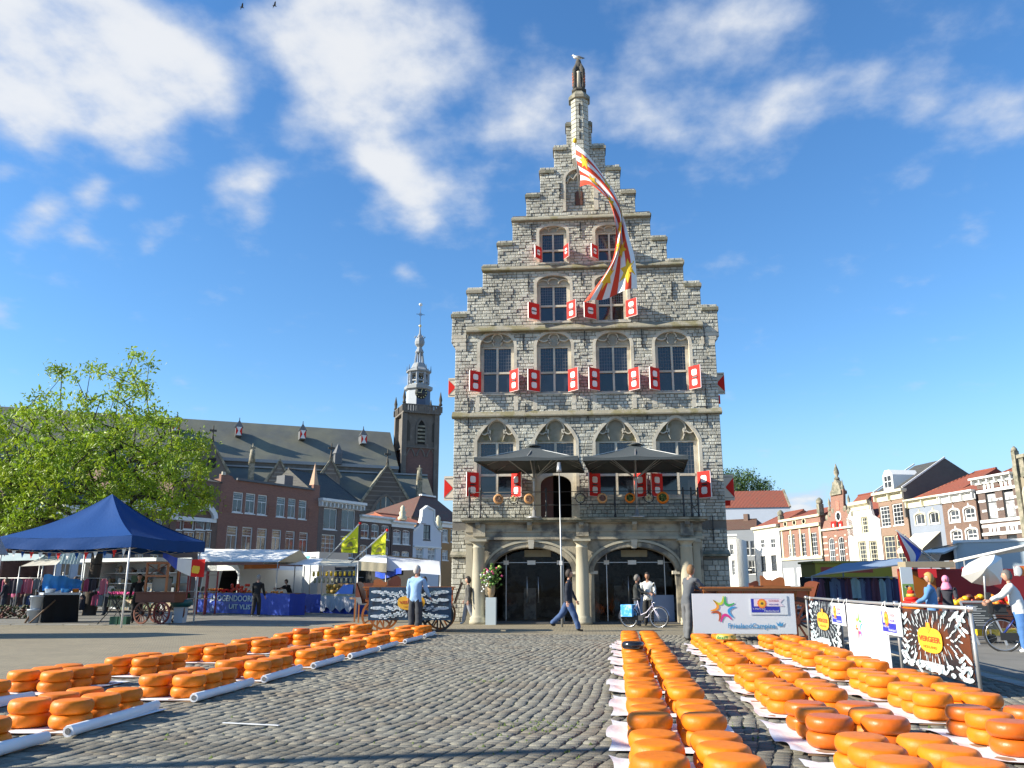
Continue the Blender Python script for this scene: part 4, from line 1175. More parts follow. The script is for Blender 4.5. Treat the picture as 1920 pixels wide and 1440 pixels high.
o=inst('round_cheese',wmb,None,(ROWS['centre']['x'](15.25)+.0,15.25+CR*1.0,ZB+.012+2*(CHH+.002)),(0,0,1));tag(o,'shiny black waxed cheese lying on top of the middle row','cheese')
q=gp(1350,1216,ZB+2*CHH+.02)
o=thing('labelled_cheese','yellowish cheese with green printed label on top of the row before the wagon','cheese',(ROWS['mid_right']['x'](18.0)+.35,18.0,ZB+.012+2*(CHH+.002)))
inst('wheel',wml,o)
mb=MB();mb.lathe([(CR*1.004,CHH*.25),(CR*1.008,CHH*.5),(CR*1.004,CHH*.75)],(0,0,0),28);mb.f=mb.f[:-2];mb.m=mb.m[:-2];mb.s=mb.s[:-2];mb.t=mb.t[:-2];mb.build('printed_label',M_green,o)
# ==== houses and church round the square
FH=Vector((-math.sin(YAW),math.cos(YAW),0));RH=Vector((math.cos(YAW),math.sin(YAW),0))
def at_dist(px,d):
 return FH*d+RH*((px-960)/1566.0*d)
def uvd(pl,px,py,dep=0.0):
 d=px_dir(px,py);p=pl.p+pl.n*dep
 t=p.dot(pl.n)/(d.x*pl.n.x+d.y*pl.n.y)
 q=Vector((d.x*t,d.y*t))
 return ((q-pl.p).dot(pl.u),CAM_H+d.z*t)
def zf(box,sc):
 return lambda x,y:(box[0]+x/sc,box[1]+y/sc)
B_red=brick_mat('red_brick',(0.33,0.145,0.095),(0.26,0.11,0.075),(0.17,0.14,0.12))
B_brown=brick_mat('brown_brick',(0.21,0.125,0.085),(0.16,0.095,0.07),(0.14,0.115,0.10))
B_dark=brick_mat('dark_brick',(0.17,0.115,0.09),(0.135,0.09,0.075),(0.09,0.075,0.068))
B_tan=brick_mat('tan_brick',(0.30,0.19,0.13),(0.25,0.155,0.105),(0.26,0.21,0.16))
B_orange=brick_mat('orange_brick',(0.29,0.125,0.085),(0.23,0.10,0.07),(0.33,0.27,0.21))
P_white=mat('white_plaster',(0.78,0.77,0.73),0.8,0.07,1.2,0.15,12,col2=(0.68,0.66,0.61),mixscale=.5)
P_grey=mat('blue_grey_plaster',(0.22,0.25,0.30),0.8,0.10,1.0,0.15,12)
P_lgrey=mat('pale_grey_plaster',(0.50,0.54,0.60),0.85,0.10,0.8,0.15,12)
P_mgrey=mat('mid_grey_plaster',(0.20,0.215,0.23),0.8,0.12,1.0)
P_cream=mat('cream_stucco',(0.62,0.56,0.38),0.75,0.08,2.0)
W_white=mat('white_joinery',(0.74,0.74,0.71),0.5,0.06,3)
W_cream=mat('cream_joinery',(0.66,0.62,0.46),0.5,0.06,3)
W_green=mat('dark_joinery',(0.03,0.035,0.04),0.5,0.1)
T_red=tile_mat('red_pantiles',(0.30,0.085,0.045),(0.22,0.06,0.035),moss=(0.14,0.07,0.045))
T_brown=tile_mat('brown_tiles',(0.15,0.075,0.045),(0.11,0.06,0.04),moss=(0.09,0.08,0.045))
T_dark=tile_mat('dark_tiles',(0.085,0.08,0.07),(0.06,0.058,0.055),pitch=.3,moss=(0.10,0.10,0.06))
M_pane=glass_mat('house_window_glass',(0.05,0.058,0.068),0.05)
M_curt=mat('net_curtain',(0.52,0.52,0.50),0.9,0.25,5,col2=(0.25,0.25,0.25),mixscale=2.5)
def make_window(root,s0,s1,z0,z1,wd=.35,style='sash',frame=None,arch=0,curtain=False,surround=None):
 """window set in a reveal: frame with bars (window) > pane, lintel/sill"""
 frame=frame or W_white;W_,H_=s1-s0,z1-z0
 ft=max(.07,min(.11,W_*.09));y=.10
 mb=MB()
 nz=8
 top=lambda x:z1 if not arch else z1-arch+arch*math.sqrt(max(0,1-((x-(s0+s1)/2)/(W_/2))**2))
 if arch:
  pts=[(s0+ft/2,z0)]+[((s0+s1)/2-(W_/2-ft/2)*math.cos(PI*i/10),z1-arch+(arch-ft/2)*math.sin(PI*i/10)) for i in range(11)]+[(s1-ft/2,z0)]
  mb.ribbon(pts,ft,y,y+.08)
  mb.box(s0+ft,s1-ft,y,y+.08,z0,z0+ft)
 else:
  mb.box(s0,s0+ft,y,y+.08,z0,z1);mb.box(s1-ft,s1,y,y+.08,z0,z1);mb.box(s0+ft,s1-ft,y,y+.08,z0,z0+ft);mb.box(s0+ft,s1-ft,y,y+.08,z1-ft,z1)
 nb={'sash':([.5],[.5]),'six':([1/3,2/3],[.25,.5,.75]),'tee':([.5],[.64]),'plain':([],[.5]),'many':([1/3,2/3],[.2,.4,.6,.8]),'one':([],[]),'half':([],[.62]),'fac':([1/3,2/3],[1/3,2/3]),'two':([.5],[])}[style]
 bt=.045
 for i,f in enumerate(nb[1]):
  z=z0+H_*f;th=bt*(1.8 if (style in ('tee','half') or abs(f-.5)<.01) else 1)
  mb.box(s0+ft,s1-ft,y+.012,y+.07,z-th/2,z+th/2)
 for f in nb[0]:
  x=s0+W_*f
  zt=z0+H_*.64-.04 if style=='tee' else top(x)-ft
  mb.box(x-bt/2,x+bt/2,y+.016,y+.066,z0+ft,zt)
 if style=='tee':
  for k in (1,2):z=z0+H_*(.64+.12*k);mb.box(s0+ft,s1-ft,y+.02,y+.06,z-.012,z+.012)
 mb.box(s0-.06,s1+.06,-.06,y,z0-.09,z0-.002)
 o=mb.build('window',frame,root)
 pm=MB()
 if arch:
  pm.prism([(s0+.02,z0),(s1-.02,z0)]+[((s0+s1)/2+(W_/2-.02)*math.cos(PI*i/10),z1-arch+(arch-.02)*math.sin(PI*i/10)) for i in range(11)],y+.05,y+.055)
 else:pm.box(s0+.01,s1-.01,y+.05,y+.055,z0+.01,z1-.01)
 pm.build('pane',M_pane,o)
 if curtain:
  cm=MB();k=10
  f0,f1=(0,1)
  for i in range(k):
   a=s0+ft+(W_-2*ft)*i/k;b=s0+ft+(W_-2*ft)*(i+1)/k
  cm.grid(lambda u,v:(s0+ft+(W_-2*ft)*u,y+.044-.004*math.sin(u*40),z0+ft+(H_*curtain-2*ft)*v),20,1)
  cm.build('curtain',M_curt,o)
 if surround:
  sm_=MB();wd_=.14
  if arch:
   sm_.ribbon([(s0-.07,z0-.1)]+[((s0+s1)/2-(W_/2+.07)*math.cos(PI*i/10),z1-arch+(arch+.07)*math.sin(PI*i/10)) for i in range(11)]+[(s1+.07,z0-.1)],wd_,-.06,.03)
   sm_.prism([((s0+s1)/2-.13,z1+.12),((s0+s1)/2+.13,z1+.12),((s0+s1)/2,z1+.45)],-.09,-.0)
  else:
   sm_.box(s0-.14,s0-.001,-.05,.03,z0-.1,z1+.14);sm_.box(s1+.001,s1+.14,-.05,.03,z0-.1,z1+.14);sm_.box(s0,s1,-.05,.03,z1+.001,z1+.14)
  sm_.build('surround',surround,o)
 return o
def facade(pl,name,label,top,sL,sR,wallmat,wins,depth=9,cat='house',group=None,th=.30,zbot=0.0):
 """top: list of (s,z) from left to right; returns root with local frame x=along, y=into, z=up; origin at sL"""
 root=thing(name,label,cat,tuple(pl.pt(sL)),pl.ang,group)
 P=[(0,zbot),(sR-sL,zbot)]+[(a-sL,b) for a,b in reversed(top)]
 hl=[]
 for w_ in wins:
  a,b,c,d=w_['r'];a-=sL;b-=sL;ar=w_.get('arch',0)
  if ar:
   h_=[(a,c),(b,c)]+[((a+b)/2+(b-a)/2*math.cos(PI*i/10),d-ar+ar*math.sin(PI*i/10)) for i in range(11)]
   hl.append(h_)
  else:hl.append([(a,c),(b,c),(b,d),(a,d)])
 mb=MB();mb.prism(P,0,th,0,holes=hl)
 mb.build('wall',wallmat,root)
 zmin=min(b for _,b in top)
 mb=MB();mb.box(.01,.3,th+.002,depth,zbot,zmin-.05);mb.box(sR-sL-.3,sR-sL-.01,th+.002,depth,zbot,zmin-.05);mb.box(.3,sR-sL-.3,depth-.3,depth,zbot,zmin-.05)
 mb.build('side_wall',wallmat,root)
 mb=MB();mb.box(.3,sR-sL-.3,th+.6,th+.65,zbot,zmin-.05);mb.build('inner_wall',M_dark,root)
 for w_ in wins:
  a,b,c,d=w_['r']
  kw={k:v for k,v in w_.items() if k!='r'}
  make_window(root,a-sL,b-sL,c,d,**kw)
 return root
def cornice(root,s0,s1,z0,z1,out=.35,m=None,fr=0.6,dent=0,slope=0):
 """frieze with projecting top moulding; dent = number of brackets"""
 m=m or W_white
 mb=MB();hh=z1-z0
 mb.box(s0,s1,-.10,-.002,z0,z0+hh*fr);mb.box(s0-.08,s1+.08,-out,.1,z0+hh*(fr+.12),z1);mb.box(s0-.04,s1+.04,-out*.6,.02,z0+hh*fr+.002,z0+hh*(fr+.12)-.002)
 o=mb.build('cornice',m,root)
 for i in range(dent):
  x=s0+.12+(s1-s0-.24)*(i/(dent-1) if dent>1 else.5)
  d=MB();d.box(x-.07,x+.07,-out*.75,-.102,z0+hh*.05,z0+hh*fr-.002);d.build('bracket',m,o)
 return o
def hip_roof(root,s0,s1,ze,zr,r0,r1,D,m,y0=-.1,name='roof',ridge=True):
 yr=D/2
 mb=MB()
 V=[(s0,y0,ze),(s1,y0,ze),(s1,D,ze),(s0,D,ze),(r0,yr,zr),(r1,yr,zr)]
 mb.add(V,[(0,1,5,4),(1,2,5),(2,3,4,5),(3,0,4),(0,3,2,1)])
 o=mb.build(name,m,root)
 if ridge:
  r=MB();r.tube([(r0,yr,zr+.02),(r1,yr,zr+.02)],.11,6)
  if r0>s0+.3:r.tube([(s0,y0,ze),(r0,yr,zr)],.09,6)
  if r1<s1-.3:r.tube([(s1,y0,ze),(r1,yr,zr)],.09,6)
  r.build('ridge_tiles',m,o)
 return o
def band(root,s0,s1,z0,z1,out=.06,m=None,name='string_band'):
 mb=MB();mb.box(s0,s1,-out,-.001,z0,z1);return mb.build(name,m or W_white,root)
# ---- right row
PR_=at_dist(1880,73)
PlR=Pl(PR_,math.atan2(-math.cos(R(13.9)),math.sin(R(13.9))))
c3=zf((1350,860),6.0);c4=zf((1600,840),6.0)
def wn(pl,cf,x0,y0,x1,y1,dep=0,**kw):
 ym,xm=(y0+y1)/2,(x0+x1)/2
 a=uvd(pl,*cf(x0,ym));b=uvd(pl,*cf(x1,ym));t=uvd(pl,*cf(xm,y0));bt=uvd(pl,*cf(xm,y1))
 a_=kw.pop('archpx',0)
 d=dict(r=(a[0],b[0],bt[1],t[1]),**kw)
 if a_:d['arch']=min(a_*(t[1]-bt[1]),(b[0]-a[0])*.5)
 return d
def U(pl,cf,x,y,dep=0):return uvd(pl,*cf(x,y),dep)
def sz(pl,cf,pts):return [U(pl,cf,x,y) for x,y in pts]
def edge(pl,cf,x,y):return U(pl,cf,x,y)[0]
s0,s1=edge(PlR,c3,395,1000),edge(PlR,c3,678,1000)
zt=U(PlR,c3,520,800)[1]
h=facade(PlR,'white_house','narrow white plastered house with four small dark windows and red hipped roof',[(s0,zt),(s1,zt)],s0,s1,P_white,[wn(PlR,c3,450,905,502,1005,style='sash'),wn(PlR,c3,562,895,622,1008,style='sash'),wn(PlR,c3,462,1095,517,1265,style='plain',frame=W_green),wn(PlR,c3,577,1085,638,1255,style='plain',frame=W_green)])
cornice(h,0,s1-s0,zt-.15,zt+.55,.45,W_cream,.4)
hip_roof(h,.3,s1-s0+.1,zt+.5,U(PlR,c3,600,635,4)[1],2.2,s1-s0-.2,8,T_red)
s0,s1=edge(PlR,c3,690,950),edge(PlR,c3,1150,950)
zt=U(PlR,c3,900,655)[1];L=s1-s0
h=facade(PlR,'classical_house','cream and orange brick house with three tall windows under round attic openings',[(s0,zt),(s1,zt)],s0,s1,B_orange,[wn(PlR,c3,a,b,c,d,style='many') for a,b,c,d in ((768,850,845,1105),(890,840,965,1100),(1018,830,1095,1092))])
zc_=U(PlR,c3,900,770)[1];band(h,-.05,L+.05,zc_-.15,zc_+.25,.3,P_cream,'cornice_band');band(h,-.05,L+.05,zt-.3,zt,.2,P_cream,'parapet_cap')
zl=U(PlR,c3,900,1120)[1];band(h,-.05,L+.05,zl-.2,zl+.15,.25,P_cream,'lower_band')
for k in range(5):
 x=L*(.02+.235*k);band(h,x,x+.42,zl+.152,zc_-.152,.08,P_cream,'pilaster')
for k in range(4):
 x=L*(.04+.235*k);mb=MB();mb.lathe([(.42,0),(.42,.07),(.28,.08),(.28,.03)],(0,0,0),16,sx=1.2);r_=mb.build('oval_surround',P_cream,h);r_.rotation_euler=(PI/2,0,0);r_.location=(L*(.155+.235*k) if k<3 else L*.86,-.002,(zc_+zt)/2);
 if k==3:bpy.data.objects.remove(r_)
 else:
  mb=MB();mb.lathe([(.0,.085),(.28,.085)],(0,0,0),12,sx=1.2);mb.build('oval_opening',M_dark,r_)
mb=MB();mb.box(-.04,L+.04,-.10,-.001,0,zl-.202);mb.build('shop_front',P_mgrey,h)
for k in range(3):
 a=edge(PlR,c3,730+k*148,1290)-s0;b=edge(PlR,c3,845+k*133,1290)-s0;mb=MB();mb.box(a,b,-.14,-.102,1.4,U(PlR,c3,800,1232)[1]);mb.build('white_blind',W_white,h)
for px_ in (-.2,L-.35):
 mb=MB();mb.box(px_,px_+.6,-.15,.5,zt-.2,zt+(1.2 if px_>0 else.6));mb.lathe([(.3,0),(.42,.15),(.4,.5),(.1,.8)],(px_+.3,.15,zt+(1.2 if px_>0 else.6)),10);mb.build('corner_pier',M_weath,h)
hip_roof(h,.2,L-.2,zt-.3,zt+1.2,.6,L-.6,8,T_red)
s0,s1=edge(PlR,c3,1168,1000),edge(PlR,c3,1520,1000);L=s1-s0
tops=sz(PlR,c3,[(1165,800),(1172,705),(1205,690),(1215,600),(1245,585),(1243,360)])+sz(PlR,c3,[(1385,345),(1390,560),(1440,590),(1450,680),(1495,700),(1502,770)])
tops=[(max(s0,min(s1,a)),b) for a,b in tops]
tops[0]=(s0,tops[0][1]);tops[-1]=(s1,tops[-1][1])
h=facade(PlR,'ornate_gable_house','tall red brick house with ornate stone gable pinnacle and red shutters',tops,s0,s1,B_orange,[wn(PlR,c3,a,b,c,d,style='six',archpx=.16) for a,b,c,d in ((1225,885,1295,1175),(1333,873,1405,1170),(1442,862,1515,1165))]+[wn(PlR,c3,1315,712,1338,800,style='one',frame=W_green)])
for yy in (800,880,950,1020,1090,1160):
 z_=U(PlR,c3,1200,yy)[1]
 wins_=[(edge(PlR,c3,a,1000)-s0,edge(PlR,c3,b,1000)-s0) for a,b in ((1225,1295),(1333,1405),(1442,1515))]
 if yy<=800:band(h,0,L,z_-.12,z_+.12,.2,M_dress)
 else:
  x=0
  for a,b in wins_:
   if a-.15>x:band(h,x,a-.15,z_-.10,z_+.10,.03,M_dress)
   x=b+.15
for (a,b) in ((1256,1312),(1340,1384)):
 r=wn(PlR,c3,a,705,b,800)['r'];mb=MB();mb.box(r[0]-s0,r[1]-s0,-.1,-.04,r[2],r[3]);so=mb.build('red_shutter',M_red,h)
 mb=MB();m_=(r[0]+r[1])/2-s0;mb.box(m_-.15,m_+.15,-.12,-.101,r[2]+.3,r[3]-.3);mb.build('shutter_panel',M_white,so)
zA=U(PlR,c3,1312,350)[1];xA=edge(PlR,c3,1314,400)-s0
mb=MB();mb.box(xA-1.25,xA+1.25,-.2,.6,zA-.6,zA-.2);mb.prism([(xA-1.1,zA-.198),(xA+1.1,zA-.198),(xA+.7,zA+.7),(xA,zA+1.3),(xA-.7,zA+.7)],-.1,.5)
mb.lathe([(.3,0),(.35,.2),(.15,.4),(.33,.8),(.3,1.1),(.05,1.9),(0,2.0)],(xA,.2,zA+1.2),10)
for s_ in (-1,1):mb.lathe([(.16,0),(.2,.5),(.1,.7),(.03,1.3)],(xA+s_*1.05,.2,zA-.2),8)
mb.build('gable_pinnacle',M_weath,h)
for s_,sg in ((edge(PlR,c3,1218,580)-s0,1),(edge(PlR,c3,1440,580)-s0,1)):
 mb=MB();mb.lathe([(.2,0),(.25,.4),(.1,.7),(.18,1.1),(.02,1.7)],(s_,.2,U(PlR,c3,1218,600)[1]),8);mb.build('small_pinnacle',M_weath,h)
for k in range(6):
 mb=MB();sd_=-1 if k<3 else 1;x=xA+sd_*(1.3+.75*(k%3));z_=U(PlR,c3,1250,590+35*(k%3))[1];mb.ell((x,.1,z_),(.35,.2,.4),8,6);mb.build('scroll_ornament',M_weath,h)
mb=MB();mb.lathe([(.62,0),(.62,.08),(.45,.08),(.45,.02)],(0,0,0),20);r_=mb.build('round_window',W_white,h);r_.rotation_euler=(PI/2,0,0);r_.location=(edge(PlR,c3,1335,650)-s0,-.002,U(PlR,c3,1335,650)[1])
mb=MB();mb.lathe([(.0,.05),(.45,.05)],(0,0,0),16);mb.build('pane',M_pane,r_)
mb=MB();mb.box(xA-.35,xA+.35,-.06,-.001,U(PlR,c3,1310,580)[1],U(PlR,c3,1310,480)[1]);mb.build('brick_panel',brick_mat('bright_brick_panel',(.5,.1,.05),(.45,.09,.05),(.6,.5,.4)),h)
hip_roof(h,.2,L+1.5,U(PlR,c3,1480,700)[1]-.8,U(PlR,c3,1480,430,5)[1],.5,L+1.5,10,T_red,y0=.6)
s0,s1=edge(PlR,c4,-60,1000),edge(PlR,c4,315,1000);L=s1-s0
tops=sz(PlR,c4,[(-95,800),(-50,740),(-25,690),(-20,610),(185,600),(195,690),(215,760),(270,815)])
tops=[(max(s0,min(s1,a)),b) for a,b in tops];tops[0]=(s0,tops[0][1]);tops[-1]=(s1,tops[-1][1])
h=facade(PlR,'white_bell_gable_house','bright white house with neck gable and yellow framed sash windows',tops,s0,s1,P_white,[wn(PlR,c4,97,775,168,962,style='six',frame=W_cream,surround=P_cream),wn(PlR,c4,68,1050,152,1290,style='many',frame=W_cream,surround=P_cream),wn(PlR,c4,188,1045,275,1290,style='many',frame=W_cream,surround=P_cream)])
a,b=U(PlR,c4,-20,700)[0]-s0,U(PlR,c4,190,700)[0]-s0
cornice(h,a,b,U(PlR,c4,80,700)[1],U(PlR,c4,80,600)[1],.4,P_cream,.5)
hip_roof(h,.3,L,U(PlR,c4,100,800)[1],U(PlR,c4,150,470,5)[1],1.5,L-.5,10,T_red,y0=.5)
s0,s1=edge(PlR,c4,322,1000),edge(PlR,c4,640,1000);L=s1-s0
zt=U(PlR,c4,410,590)[1]
h=facade(PlR,'brown_brick_house','brown brick house with white sash windows and a white dormer in its slate roof',[(s0,zt+.5),(s1,zt+.5)],s0,s1,B_tan,[wn(PlR,c4,303,652,412,888,style='many'),wn(PlR,c4,442,622,560,868,style='many'),wn(PlR,c4,350,985,478,1300,style='many',frame=W_cream),wn(PlR,c4,490,972,610,1300,style='many',frame=W_cream)])
cornice(h,-.2,L+.1,zt,U(PlR,c4,380,490)[1],.6,W_cream,.62,dent=3)
zce=U(PlR,c4,380,490)[1];zr_=U(PlR,c4,690,200,5)[1]
mb=MB();mb.add([(-.1,-.3,zce),(L+.1,-.3,zce),(L+.1,5,zr_),(-.1,5,zr_),(L+.1,10.3,zce),(-.1,10.3,zce)],[(0,1,2,3),(3,2,4,5)]);mb.build('roof',T_dark,h)
mb=MB();mb.add([(L+.12,-.3,zce-3),(L+.12,10.3,zce-3),(L+.12,10.3,zce),(L+.12,5,zr_+.1),(L+.12,-.3,zce),(L-.1,-.3,zce-3),(L-.1,10.3,zce-3),(L-.1,10.3,zce),(L-.1,5,zr_+.1),(L-.1,-.3,zce)],[(0,1,2,3,4),(9,8,7,6,5),(0,4,9,5),(4,3,8,9),(3,2,7,8)]);mb.build('gable_wall',mat('rendered_gable',(.13,.115,.10),.9,.2,1.5),h)
mb=MB();mb.bar((L+.14,-.4,zce+.1),(L+.14,5,zr_+.2),.14);mb.bar((-.12,-.4,zce+.1),(-.12,5,zr_+.2),.14);mb.build('verge_board',W_white,h)
r=wn(PlR,c4,350,350,430,470)['r'];a,b=r[0]-s0+.2,r[1]-s0+.2
mb=MB();zz=zce+.1;mb.prism([(a-.25,zz),(b+.25,zz),(b+.25,zz+1.6),((a+b)/2+.4,zz+2.15),((a+b)/2-.4,zz+2.15),(a-.25,zz+1.6)],-.1,3.0);do=mb.build('dormer',W_white,h)
mb=MB();mb.box(a+.05,b-.05,-.13,-.105,zz+.3,zz+1.5);mb.build('dormer_pane',M_pane,do)
mb=MB();m_=(a+b)/2;mb.box(m_-.04,m_+.04,-.16,-.131,zz+.3,zz+1.5);mb.box(a,b,-.155,-.131,zz+.87,zz+.95);mb.build('glazing_bar',W_white,do)
def arched(cf,L_,**kw):return [wn(PlR,cf,a,b,c,d,archpx=.18,**kw) for a,b,c,d in L_]
s0,s1=edge(PlR,c4,650,900),edge(PlR,c4,1030,900);L=s1-s0
zt=U(PlR,c4,830,650)[1]
h=facade(PlR,'blue_grey_house','blue grey plastered house with cream arched windows and a cream awning',[(s0,zt+.5),(s1,zt+.5)],s0,s1,P_grey,arched(c4,[(700,735,808,862),(858,715,965,850)],style='two',surround=P_cream))
cornice(h,-.1,L,zt,U(PlR,c4,820,552)[1],.5,W_cream,.7,dent=3)
zce=U(PlR,c4,820,552)[1]
hip_roof(h,.3,L+2.0,zce-.1,U(PlR,c4,1060,322,4)[1],4.6,L+2.4,9,T_red)
a=U(PlR,c4,690,965);b=U(PlR,c4,985,940)
mb=MB();zt_=(a[1]+b[1])/2;x0_,x1_=a[0]-s0,b[0]-s0;zb_=U(PlR,c4,800,1130,-2.2)[1]
mb.add([(x0_,-.05,zt_),(x1_,-.05,zt_),(x1_,-2.2,zb_),(x0_,-2.2,zb_),(x1_,-2.2,zb_-.3),(x0_,-2.2,zb_-.3)],[(3,2,1,0),(5,4,2,3)]);mb.build('awning',mat('cream_awning',(.66,.60,.45),.8,.05),h)
s0,s1=edge(PlR,c4,1030,900),edge(PlR,c4,1420,900);L=s1-s0
zt=U(PlR,c4,1200,600)[1]
h=facade(PlR,'dark_brown_house','dark brown brick house with white arched windows under a white frieze',[(s0,zt+.5),(s1,zt+.5)],s0,s1,B_brown,arched(c4,[(1085,690,1195,835),(1250,665,1372,815),(1110,925,1222,1045),(1275,905,1398,1035)],style='sash',surround=W_white,curtain=.35))
cornice(h,0,L+.1,zt,U(PlR,c4,1200,492)[1],.5,W_white,.7,dent=4)
zce=U(PlR,c4,1200,492)[1]
hip_roof(h,1.8,L+4.5,zce-.1,U(PlR,c4,1500,242,5)[1],6.0,L+4.3,10,T_red)
s0,s1=edge(PlR,c4,1425,700),edge(PlR,c4,1878,700);L=s1-s0
zt=U(PlR,c4,1600,385)[1]
h=facade(PlR,'banded_brick_house','dark brick house with white stone bands and two tall dark framed windows',[(s0,zt+.5),(s1,zt+.5)],s0,s1,B_dark,[wn(PlR,c4,1498,485,1612,805,style='half',frame=W_green,curtain=.95),wn(PlR,c4,1690,460,1815,785,style='half',frame=W_green,curtain=.95),wn(PlR,c4,1525,990,1655,1130,style='plain',frame=W_green),wn(PlR,c4,1735,975,1850,1130,style='plain',frame=W_green)])
cornice(h,-.2,L,zt,U(PlR,c4,1600,305)[1],.6,W_white,.6,dent=6)
wz=[(edge(PlR,c4,1498,640)-s0,edge(PlR,c4,1612,640)-s0),(edge(PlR,c4,1690,620)-s0,edge(PlR,c4,1815,620)-s0)]
for yy,full in ((462,1),(812,1),(868,1),(960,1),(575,0),(690,0)):
 z_=U(PlR,c4,1640,yy)[1]
 if full:band(h,0,L,z_-.13,z_+.13,.12 if yy!=868 else.05)
 else:
  for (a,b) in ((wz[0][0]-1.2 if yy==575 else wz[0][0]-.6,wz[0][0]-.02),(wz[0][1]+.02,wz[0][1]+.6),(wz[1][0]-.6,wz[1][0]-.02),(wz[1][1]+.02,wz[1][1]+.6)):band(h,max(0,a),min(L,b),z_-.1,z_+.1,.05,name='quoin_block')
for (a,b) in wz:
 for dz_,yy in ((0,425),(0,925)):
  zq=U(PlR,c4,1640,yy)[1]
  for k in range(3):
   x=a+(b-a)*(.1+.4*k);mb=MB();mb.prism([(x-.12,zq-.3),(x+.12,zq-.3),(x+.17,zq+.3),(x-.17,zq+.3)],-.07,-.001);mb.build('keystone',W_white,h)
s0=edge(PlR,c4,1900,600);L=9
zt=U(PlR,c4,1890,330)[1]
h=facade(PlR,'stone_front_building','tan stone building with battlemented parapet and tall pier at the right border',[(s0,zt),(s0+L,zt)],s0,s0+L,mat('tan_stone',(.26,.225,.16),.85,.2,1.2,.4,20),[wn(PlR,c4,1925,430,2020,640,style='six',arch=.6,surround=M_dress),wn(PlR,c4,1915,700,2020,900,style='six',surround=M_dress)])
mb=MB();mb.box(-.30,.2,-.25,.3,0,zt+1.0);mb.box(-.26,.16,-.2,.25,zt+1.0,zt+2.3);mb.lathe([(.28,0),(.22,.25),(.05,.45)],(-.05,0,zt+2.3),8);mb.build('pier',M_weath,h)
for k in range(9):mb=MB();mb.box(.5+k*.95,1.0+k*.95,-.2,.3,zt,zt+1.6);mb.build('merlon',M_weath,h)
mb=MB();mb.box(.4,L,-.3,.4,zt+1.6,zt+1.9);mb.build('parapet_cap',M_weath,h)
PlB=Pl(at_dist(1420,150),R(-5))
s0,s1=edge(PlB,c3,30,650),edge(PlB,c3,795,650)
ze=U(PlB,c3,400,550)[1];zr=U(PlB,c3,400,362,6)[1]
h=facade(PlB,'long_grey_hall','long pale grey plastered building with a big orange red tiled roof',[(s0,ze),(s1,ze)],s0,s1,P_lgrey,[],depth=12)
xr=U(PlB,c3,700,362,6)[0]-s0
mb=MB();L=s1-s0;mb.add([(-1,-.2,ze),(L,-.2,ze),(L,6,zr),(-1,6,zr),(L,12.2,ze),(-1,12.2,ze)],[(0,1,2,3),(3,2,4,5),(1,4,2),(0,3,5)]);mb.build('roof',T_red,h)
mb=MB();mb.bar((L,-.3,ze),(L,6,zr+.1),.35,.3);mb.bar((L,12.3,ze),(L,6,zr+.1),.35,.3);mb.build('verge',M_weath,h)
PlB2=Pl(at_dist(1400,128),R(-30))
s0,s1=edge(PlB2,c3,-40,850),edge(PlB2,c3,400,850);ze=U(PlB2,c3,200,800)[1]
h=facade(PlB2,'low_brown_roof_house','small grey house with brown tiled roof and brick chimney',[(s0,ze),(s1,ze)],s0,s1,P_mgrey,[wn(PlB2,c3,290,925,330,1090,style='plain',frame=W_white),wn(PlB2,c3,345,925,390,1090,style='plain',frame=W_white),wn(PlB2,c3,325,1145,395,1300,style='sash',frame=W_white)])
hip_roof(h,-.2,s1-s0+.2,ze,U(PlB2,c3,200,690,4)[1],-.2,s1-s0-1,8,T_brown)
mb=MB();xx=edge(PlB2,c3,205,700)-s0;zz=U(PlB2,c3,205,650,4)[1];mb.box(xx-.35,xx+.35,3.5,4.5,ze,zz+.3);mb.build('chimney',B_brown,h)
PlB3=Pl(at_dist(1378,118),R(-20))
s0,s1=edge(PlB3,c3,60,1000),edge(PlB3,c3,185,1000);ze=U(PlB3,c3,120,890)[1]
h=facade(PlB3,'narrow_white_house','very narrow white house beside the rough right corner of the town hall',[(s0,ze),(s1,ze)],s0,s1,P_white,[wn(PlB3,c3,112,965,155,1080,style='sash'),wn(PlB3,c3,135,1145,175,1310,style='six')])
cornice(h,-.1,s1-s0+.1,ze-.1,ze+.5,.3,W_white,.4)
mb=MB();a=U(PlB2,c3,235,1205);b=U(PlB2,c3,320,1265)
sg=thing('yellow_sign','small yellow hanging sign on the grey house right of the town hall','sign',tuple(PlB2.pt(a[0],b[1],-.5)),PlB2.ang)
mb.box(0,b[0]-a[0],0,.08,0,a[1]-b[1]);mb.build('sign_board',mat('yellow_sign_paint',(.72,.50,.06),.6,.08),sg)
mb=MB();mb.box((b[0]-a[0])+.01,(b[0]-a[0])*2.0,0,.08,.1,.25);mb.build('sign_arm',W_white,sg)
